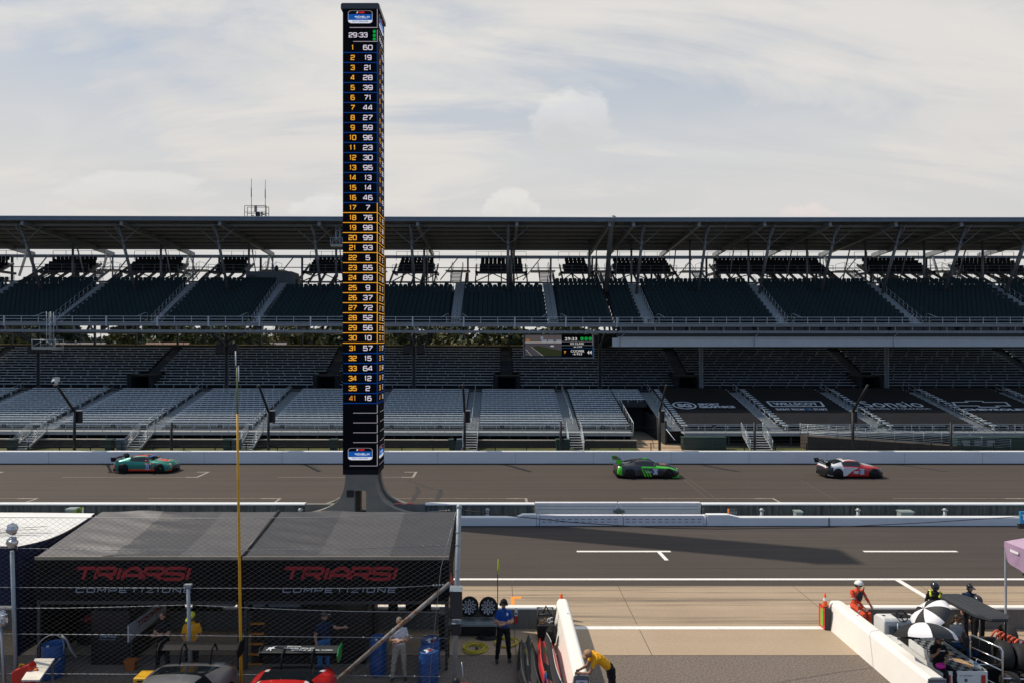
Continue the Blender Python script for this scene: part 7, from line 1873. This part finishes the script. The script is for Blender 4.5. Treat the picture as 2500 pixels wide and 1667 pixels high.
mb = MB(); mb.tube([(1.3,22.0,.5),(1.3,22.3,.92),(1.8,22.3,.92),(1.8,22.0,.5)], .03, 6); mb.tube([(1.3,22.2,.72),(1.8,22.2,.72)], .045, 8); mb.build('handle', M_SPK, t)
for k, c in enumerate(((1.42,21.98,.6),(1.52,22.05,.62))): mb = MB(); mb.tube([(c[0]-.06,c[1],c[2]-.06),(c[0],c[1],c[2]+.07),(c[0]+.06,c[1],c[2]-.06)], .012, 5, closed=True); mb.build('warning_triangle', M('triangle orange', (0.5,0.24,0.05), 0.5), t)
for c in ((1.66,22.0,.62),(1.74,22.02,.64)): mb = MB(); mb.tube([(c[0]+.055*math.cos(a*.5), c[1], c[2]+.07*math.sin(a*.5)) for a in range(2,12)], .013, 5); mb.build('hook', M_PLW, t)
for dx in (1.34,1.79): mb = MB(); mb.lathe([(0,-.03),(.09,-.03),(.09,.03),(0,.03)], (dx,21.9,.09), 'x', 12); mb.build('wheel', M_TYRE, t)
mb = MB(); mb.tube([(1.45,22.55,.55),(1.6,22.6,.85),(1.75,22.55,.6)], .035, 6); mb.build('hose', M_SPK, t)
t = thing('backpack', 'black bag leaning on the left barrier in front of the tool trolley', 'bag', (1.68,21.4,0)); mb = MB(); mb.ball((1.66,21.45,.33), (.17,.24,.32), 12, 9); mb.build('bag_body', C_BLK, t); mb = MB(); mb.tube([(1.56,21.3,.5),(1.6,21.2,.62),(1.7,21.25,.6)], .02, 5); mb.build('strap', M_SPK, t)
t = thing('hanging_strip', 'narrow white and red strip hanging on the pit wall right of the man in blue', 'strip', (XA(1260,22.8),22.79,.2))
a, b = XA(1256.5,22.79), XA(1263.5,22.79); mb = MB(); mb.box(a,b,22.775,22.795,.46,.73); mb.build('white_part', M_PLW, t); mb = MB(); mb.box(a,b,22.773,22.793,.20,.455); mb.build('red_part', M('strip red', (0.55,0.02,0.02), 0.6), t); mb = MB(); mb.box(a+.02,b-.02,22.768,22.774,.50,.56); mb.build('clip', M_SPK, t)
t = thing('signal_flag', 'thin dark pole with a rolled lime flag standing at the pit wall', 'flag', (XA(1216,22.6),22.6,0))
mb = MB(); mb.tube([(XA(1215,22.6),22.6,0),at(1215,1400,22.6)], .014, 6); mb.build('pole', M_SPK, t); mb = MB(); mb.tube([at(1215,1403,22.6),at(1217,1385,22.6),at(1216,1364,22.6)], [.018,.035,.008], 7); mb.build('flag_cloth', M('lime cloth', (0.42,0.55,0.02)), t)
t = thing('floor_jack', 'red and black floor jack beside the foot of the fence end post', 'jack', (XA(1135,18.3),18.3,0))
x = XA(1136,18.3); mb = MB(); mb.box(x-.14,x+.08,18.0,18.6,.05,.34); mb.build('body', M('jack red', (0.25,0.015,0.015), 0.5), t, bevel=.02); mb = MB(); mb.tube([(x-.02,18.2,.3),(x-.10,18.35,1.0)], .018, 6); mb.build('handle', M_RIMS, t); mb = MB(); mb.ball((x-.25,18.4,.42), (.10,.12,.14), 10, 7); mb.build('gearbox', M_CABN, t)
mb = MB(); mb.tube([(-1.0,18.15,.02),(1.7,18.22,.02)], .03, 8); t = tag(mb.build('ground_hose', M('hose grey dark', (0.10,0.12,0.13), 0.5)), 'grey hose lying straight on the ground by the bottom edge, right of the fence', 'hose')

# ---------------------------------------------------------------- carts, umbrellas and tyres on the right
M_CW = M('cart white', (0.66,0.67,0.66), 0.45, var=0.06); M_CHK = M('check black', (0.010,0.011,0.013), 0.6, spec=.2); M_CHG = M('check grey', (0.16,0.18,0.20), 0.6, spec=.2)
t = thing('utility_cart', 'white flatbed cart with a black and grey checkered deck beside the right barrier', 'cart', (12.55,19.6,0))
mb = MB(); mb.box(11.98,13.10,18.32,20.42,.52,.735); mb.build('bed', M_CW, t)
mb = MB(); nx, ny = 8, 15
for i in range(nx):
    for j in range(ny): mb.m = (i+j)%2; mb.quad((12.0+1.08*i/nx,18.34+2.06*j/ny,.738),(12.0+1.08*(i+1)/nx,18.34+2.06*j/ny,.738),(12.0+1.08*(i+1)/nx,18.34+2.06*(j+1)/ny,.738),(12.0+1.08*i/nx,18.34+2.06*(j+1)/ny,.738))
mb.build('deck', [M_CHK, M_CHG], t)
mb = MB(); mb.box(11.96,13.12,18.28,18.315,.22,.77); rp = mb.build('rear_panel', M_CW, t)
for x in (12.07,13.0): mb = MB(); mb.box(x-.05,x+.05,18.255,18.277,.42,.68); mb.build('tail_light', M('tail lamp red', (0.45,0.02,0.015)), t)
mb = MB(); put_strokes(mb, 'TAYLOR-DUNN', (12.54,18.273,.665), .36, .035, t=.09); mb.build('lettering', M('cart print', (0.10,0.11,0.13), 0.5), rp); mb = MB(); mb.box(12.49,12.59,18.268,18.278,.28,.42); mb.build('plate', M('cart print', (0.10,0.11,0.13)), rp); mb = MB(); mb.ball((12.54,18.277,.54), (.045,.006,.05), 10, 6); mb.build('emblem', M('cart print', (0.10,0.11,0.13)), rp)
mb = MB(); mb.box(11.95,11.98,18.9,19.85,.74,.98); mb.build('side_board', M_CW, t); mb = MB(); mb.box(11.95,11.98,19.87,20.4,.74,.96); mb.build('side_board', M_CHK, t)
mb = MB(); mb.box(13.09,13.12,18.32,20.42,.739,.80); mb.build('edge_rail', M_GALV, t); mb = MB(); mb.tube([(11.97,20.42,.7),(11.97,20.42,1.18)], .022, 6); mb.build('stake', M_GALV, t)
mb = MB(); mb.prism([(21.25,.18),(21.85,.18),(21.85,.85),(21.70,.97),(21.30,.99),(21.22,.90)], 'x', 12.02, 13.12); cw = mb.build('cowl', M_CW, t, bevel=.04)
for x in (12.16,12.98): mb = MB(); mb.lathe([(0,0),(.055,0)], (x,21.5,.984), n=12); mb.build('cup_holder', M_CHK, cw)
mb = MB(); mb.box(12.14,13.0,21.18,21.235,.30,.78); mb.build('dash_recess', M_CHG, cw); mb = MB(); mb.box(12.35,12.55,21.12,21.178,.36,.70); mb.box(12.62,12.72,21.14,21.178,.32,.46); mb.build('pedal_box', M_CHK, cw)
mb = MB(); mb.box(12.45,12.95,21.3,21.6,.985,1.0); mb.build('dash_tray', M_CHK, cw)
mb = MB(); mb.box(12.06,13.06,20.45,21.2,.18,.24); mb.box(12.1,12.5,20.95,21.2,.24,.5); mb.build('floor', M_CHG, t)
mb = MB(); c = Vector((12.56,21.22,1.08)); rt = Matrix.Rotation(R(-35),3,'X'); mb.tube([c+rt@Vector((.17*math.cos(k*math.pi/10),0,.17*math.sin(k*math.pi/10))) for k in range(20)], .016, 6, closed=True)
for k in range(3): mb.tube([c, c+rt@Vector((.16*math.cos(k*2.1+.5),0,.16*math.sin(k*2.1+.5)))], .014, 5)
mb.tube([c, c+Vector((0,.35,-.35))], .025, 6); mb.build('steering_wheel', M_CHK, t)
mb = MB(); mb.ball((12.3,20.75,.62), (.30,.22,.16), 12, 8); mb.build('seat', M_CHK, t); mb = MB(); mb.ball((12.35,20.5,.82), (.33,.09,.2), 12, 8); mb.build('seat_back', M_CHK, t)
mb = MB(); mb.prism([(20.15,.45),(21.05,.45),(20.95,.62),(20.6,.70),(20.25,.64)], 'x', 11.86, 12.05); mb.build('mudguard', M_CW, t)
for x in (11.97,13.08):
    for y in (18.85,21.5): mb = MB(); mb.lathe([(0,-.09),(.2,-.09),(.23,-.05),(.23,.05),(.2,.09),(0,.09)], (x,y,.23), 'x', 18); mb.build('wheel', M_TYRE, t)
def flat_board(x, y, w, l, rz, label):
    t = thing('cardboard', label, 'cardboard', (x,y,.742), 'cardboard pieces on the checkered cart'); r = Matrix.Rotation(rz,3,'Z'); mb = MB(); mb.obox((x,y,.748), (w,l,.008), r); b = mb.build('sheet', M('cardboard', (0.40,0.26,0.14), 0.9, var=0.1), t); mb = MB(); mb.obox(Vector((x,y,.756))+r@Vector((w*.1,l*.3,0)), (w*.7,l*.35,.006), r); mb.build('flap', M('cardboard', (0.40,0.26,0.14)), t)
flat_board(12.78,19.55,.26,.50,R(8),'brown cardboard sheet lying on the checkered deck behind the woman'); flat_board(12.86,18.85,.22,.55,R(12),'brown cardboard sheet on the checkered deck beside the drink cup')
t = thing('drink_cup', 'clear drink cup with blue lid and straw on the rear corner of the checkered deck', 'cup', (12.94,18.47,.74))
mb = MB(); mb.lathe([(0,0),(.045,0),(.058,.16),(0,.16)], (12.94,18.47,.742), n=14); mb.build('cup', M('cup frosted', (0.55,0.58,0.60), 0.3), t); mb = MB(); mb.lathe([(0,.185),(.05,.18),(.062,.16),(0,.161)], (12.94,18.47,.743), n=14); mb.build('lid', M('lid blue', (0.03,0.10,0.25), 0.4), t); mb = MB(); mb.tube([(12.94,18.47,.92),(12.95,18.46,1.02),(12.99,18.46,1.03)], .006, 5); mb.build('straw', M_PLW, t)
t = thing('pink_bag', 'bright pink bag on the lap of the woman in black', 'bag', (11.98,18.45,.82)); mb = MB(); mb.ball((11.95,18.42,.86), (.13,.09,.08), 12, 8); mb.build('bag_body', M('pink cloth', (0.62,0.01,0.30), 0.6), t); mb = MB(); mb.tube([(11.88,18.38,.92),(11.95,18.36,.97),(12.02,18.38,.92)], .008, 5); mb.build('strap', M('pink cloth', (0.62,0.01,0.30)), t)
def umbrella(c, r, h, tilt, spin, label, hand):
    c = Vector(c); t = thing('umbrella', label, 'umbrella', c, 'black and white umbrellas'); rt = Euler(tilt).to_matrix(); n = 8; sub = 4; MBs = {0: MB(), 1: MB()}
    def pt(a, f):
        k = (a*n/(2*math.pi)) % 1; scal = 1-.09*math.sin(math.pi*k)*f
        return c + rt@Vector((r*math.sin(f*math.pi*.5)*scal*math.cos(a+spin), r*math.sin(f*math.pi*.5)*scal*math.sin(a+spin), -h*(1-math.cos(f*math.pi*.5))-.02*math.sin(math.pi*k)*f))
    for i in range(n):
        b = MB(); b.smooth = True
        for s in range(sub):
            for q in range(6):
                a0 = 2*math.pi*(i+s/sub)/n; a1 = 2*math.pi*(i+(s+1)/sub)/n; f0, f1 = q/6, (q+1)/6
                b.add([pt(a0+1e-6,f0),pt(a1-1e-6,f0),pt(a1-1e-6,f1),pt(a0+1e-6,f1)], [(0,1,2,3)])
        b.build('panel', M('umbrella white', (0.74,0.74,0.78), 0.6, var=0.05) if i%2 else M('umbrella black', (0.016,0.017,0.02), 0.5, var=0.1), t, clean=True)
    b = MB(); b.tube([c+rt@Vector((0,0,.07)), c, Vector(hand)], [.006,.008,.010], 6); b.build('shaft', M_SPK, t)
    b = MB()
    for i in range(n): b.tube([pt(2*math.pi*i/n, f/5)-rt@Vector((0,0,.008)) for f in range(6)], .004, 4)
    b.build('rib', M_SPK, t)
u1 = at(2256,1484,19.75); umbrella(u1, .62, .30, (R(-6),R(-40),0), R(4), 'tilted black and white umbrella, the farther one, before the canopied cart', u1+Vector((.42,.3,-.85)))
u2 = at(2255,1519,18.75); umbrella(u2, .76, .40, (R(-24),R(4),0), R(-20), 'black and white umbrella held over the woman in black', u2+Vector((.10,-.05,-.95)))
t = thing('golf_cart', 'black golf cart with a dark ribbed canopy behind the umbrellas', 'golf cart', (13.8,19.9,0))
mb = MB(); 
def cpy(z, g): return [(13.34+g,20.55-g,z),(13.52+g,20.80-g,z),(14.05-g,20.80-g,z),(14.24-g,20.5-g,z),(14.34-g,19.1+g,z),(14.12-g,18.88+g,z),(13.66+g,18.88+g,z),(13.40+g,19.2+g,z)]
mb.loft([cpy(1.84,.02), cpy(1.87,0), cpy(1.93,.01), cpy(1.965,.10)]); cn = mb.build('canopy', M('canopy black', (0.022,0.025,0.03), 0.5, var=0.12), t)
mb = MB()
for x in (13.55,13.72,13.89,14.06): mb.bar((x,18.98+.05,1.968),(x-.08,20.65,1.968),.02,.012)
mb.build('canopy_rib', M('canopy rib', (0.05,0.055,0.06), 0.5), cn)
for x in (13.46,14.18):
    for y in (19.05,20.6): mb = MB(); mb.tube([(x,y,.5),(x,y,1.845)], .025, 6); mb.build('canopy_post', M_SPK, t)
mb = MB(); mb.prism([(18.75,.22),(21.0,.22),(21.0,.62),(20.75,.72),(20.4,.35),(19.9,.32),(19.85,.62),(18.8,.62)], 'x', 13.3, 14.3); mb.build('body', M_CHK, t, bevel=.03)
mb = MB(); mb.box(13.35,14.25,19.6,20.05,.62,.74); mb.build('seat', M('cart seat', (0.03,0.028,0.026), 0.6), t, bevel=.03); mb = MB(); mb.box(13.35,14.25,19.52,19.62,.74,1.15); mb.build('seat_back', M('cart seat', (0.03,0.028,0.026)), t, bevel=.03)
for x in (13.32,14.28):
    for y in (19.1,20.7): mb = MB(); mb.lathe([(0,-.09),(.2,-.09),(.23,-.05),(.23,.05),(.2,.09),(0,.09)], (x,y,.23), 'x', 18); mb.build('wheel', M_TYRE, t)
M_OHOSE = M('orange hose', (0.60,0.10,0.045), 0.45, var=0.1)
t = thing('hose_reel', 'coil of orange red hose on the floor behind the tyres', 'hose', (15.0,20.5,0))
mb = MB()
for k in range(8): c = Vector((15.0+.055*k,20.6-.10*k,.50-.012*k)); mb.tube([c+Vector((.24*math.cos(a*.42)+.05*math.sin(a*.42),.10*math.cos(a*.42),.40*math.sin(a*.42))) for a in range(15)], .028, 6, closed=True)
mb.build('hose', M_OHOSE, t)
mb = MB(); mb.box(14.85,15.5,19.7,20.7,0,.09); mb.build('stand', M_CABN, t)
def slick(x, y, z, r, label, rz=0):
    t = thing('slick_tyre', label, 'tyre', (x,y,z), 'slick tyres by the rack'); rot = Matrix.Rotation(rz,3,'Z')
    mb = MB(); mb.lathe([(r*.60,-.15),(r*.86,-.165),(r*.97,-.13),(r,-.05),(r,.05),(r*.97,.13),(r*.86,.165),(r*.60,.15)], (x,y,z), 'x', 32, rot); mb.build('tyre', M('slick rubber', (0.022,0.022,0.023), 0.7, var=0.2, scale=8, spec=0.3), t)
    mb = MB(); mb.lathe([(r*.60,-.12),(r*.2,-.06),(0,-.06)], (x,y,z), 'x', 24, rot); mb.lathe([(r*.60,.12),(r*.2,.08),(0,.08)], (x,y,z), 'x', 24, rot); mb.build('rim', M_RIMD, t)
for x, y, z, l in ((13.88,18.75,1.02,'slick tyre upright on the rack nearest to its chrome frame, upper left'),(14.24,18.62,1.00,'slick tyre upright on the rack, upper right'),(13.80,18.35,.36,'slick tyre on the lower shelf next to the chrome frame'),(14.18,18.25,.36,'slick tyre on the lower shelf, right of the first'),
                   (15.6,20.1,.36,'slick tyre standing on the floor right of the orange hose'),(16.0,21.4,.36,'slick tyre standing on the floor below the lavender canopy post')):
    slick(x, y, z, .355, l, R(-14))
t = thing('tyre_rack', 'chrome tube rack holding slick tyres at the lower right', 'rack', (13.5,18.6,0))
mb = MB(); a, b = Vector((13.16,19.0,0)), Vector((13.46,18.2,0))
def U(p, z): return (p.x, p.y, z)
mb.tube([U(a,.02),U(a,1.40),U(a+(b-a)*.06,1.46),U(a+(b-a)*.94,1.42),U(b,1.36),U(b,.02)], .026, 8)
for z in (1.12,.86,.42): mb.tube([U(a,z),U(b,z-.03)], .02, 7)
mb.build('end_frame', M('chrome tube', (0.60,0.62,0.64), 0.18, 0.95, var=0.05), t)
mb = MB(); 
for p in (a,b): mb.tube([U(p,.63),(p.x+1.3,p.y-.1,.63)], .02, 7)
mb.build('shelf_bar', M('chrome tube', (0.60,0.62,0.64)), t)
mb = MB(); 
for p in (a,b): mb.tube([(p.x+1.3,p.y-.1,.02),(p.x+1.3,p.y-.1,1.36)], .026, 8)
mb.tube([(a.x+1.3,a.y-.1,1.36),(b.x+1.3,b.y-.1,1.36)], .02, 7); mb.build('end_frame', M('chrome tube', (0.60,0.62,0.64)), t)
coil(15.1, 18.7, .35, 3, 4.1, 'thin yellow hose on the floor at the lower right corner')
mb = MB(); mb.obox((17.0,24.5,.006), (.5,.10,.006), Matrix.Rotation(R(8),3,'Z')); tag(mb.build('wheel_chock', M('chock yellow', (0.7,0.75,0.03), 0.5)), 'flat lime yellow block lying on the driven concrete at the right', 'block')

t = thing('storage_bin', 'orange bin on the ground by the white banner board', 'bin', (XA(318,20.0),20.0,0)); x = XA(320,20.0)
mb = MB(); mb.loft([[(x-a,20-a*.7,z),(x+a,20-a*.7,z),(x+a,20+a*.7,z),(x-a,20+a*.7,z)] for a,z in ((.12,0),(.16,.26))]); mb.build('body', M('bin orange', (0.42,0.12,0.02), 0.6), t); mb = MB(); mb.box(x-.17,x+.17,19.87,20.13,.262,.29); mb.build('rim', M('bin orange', (0.42,0.12,0.02)), t)
t = thing('helmet_stand', 'red helmet and tools on a dark stand at the back of the left tent', 'stand', (XA(212,21.8),21.8,0)); x = XA(212,21.8)
mb = MB(); mb.box(x-.2,x+.2,21.6,22.0,0,.62); mb.build('stand', M_CABN, t); mb = MB(); mb.ball((x+.05,21.75,.78), (.13,.15,.14), 12, 8); mb.build('helmet', M('helmet red', (0.4,0.02,0.05), 0.3), t); mb = MB(); mb.tube([(x-.2,21.7,.66),(x-.05,21.65,.80)], .02, 6); mb.build('tool', M_RIMS, t)
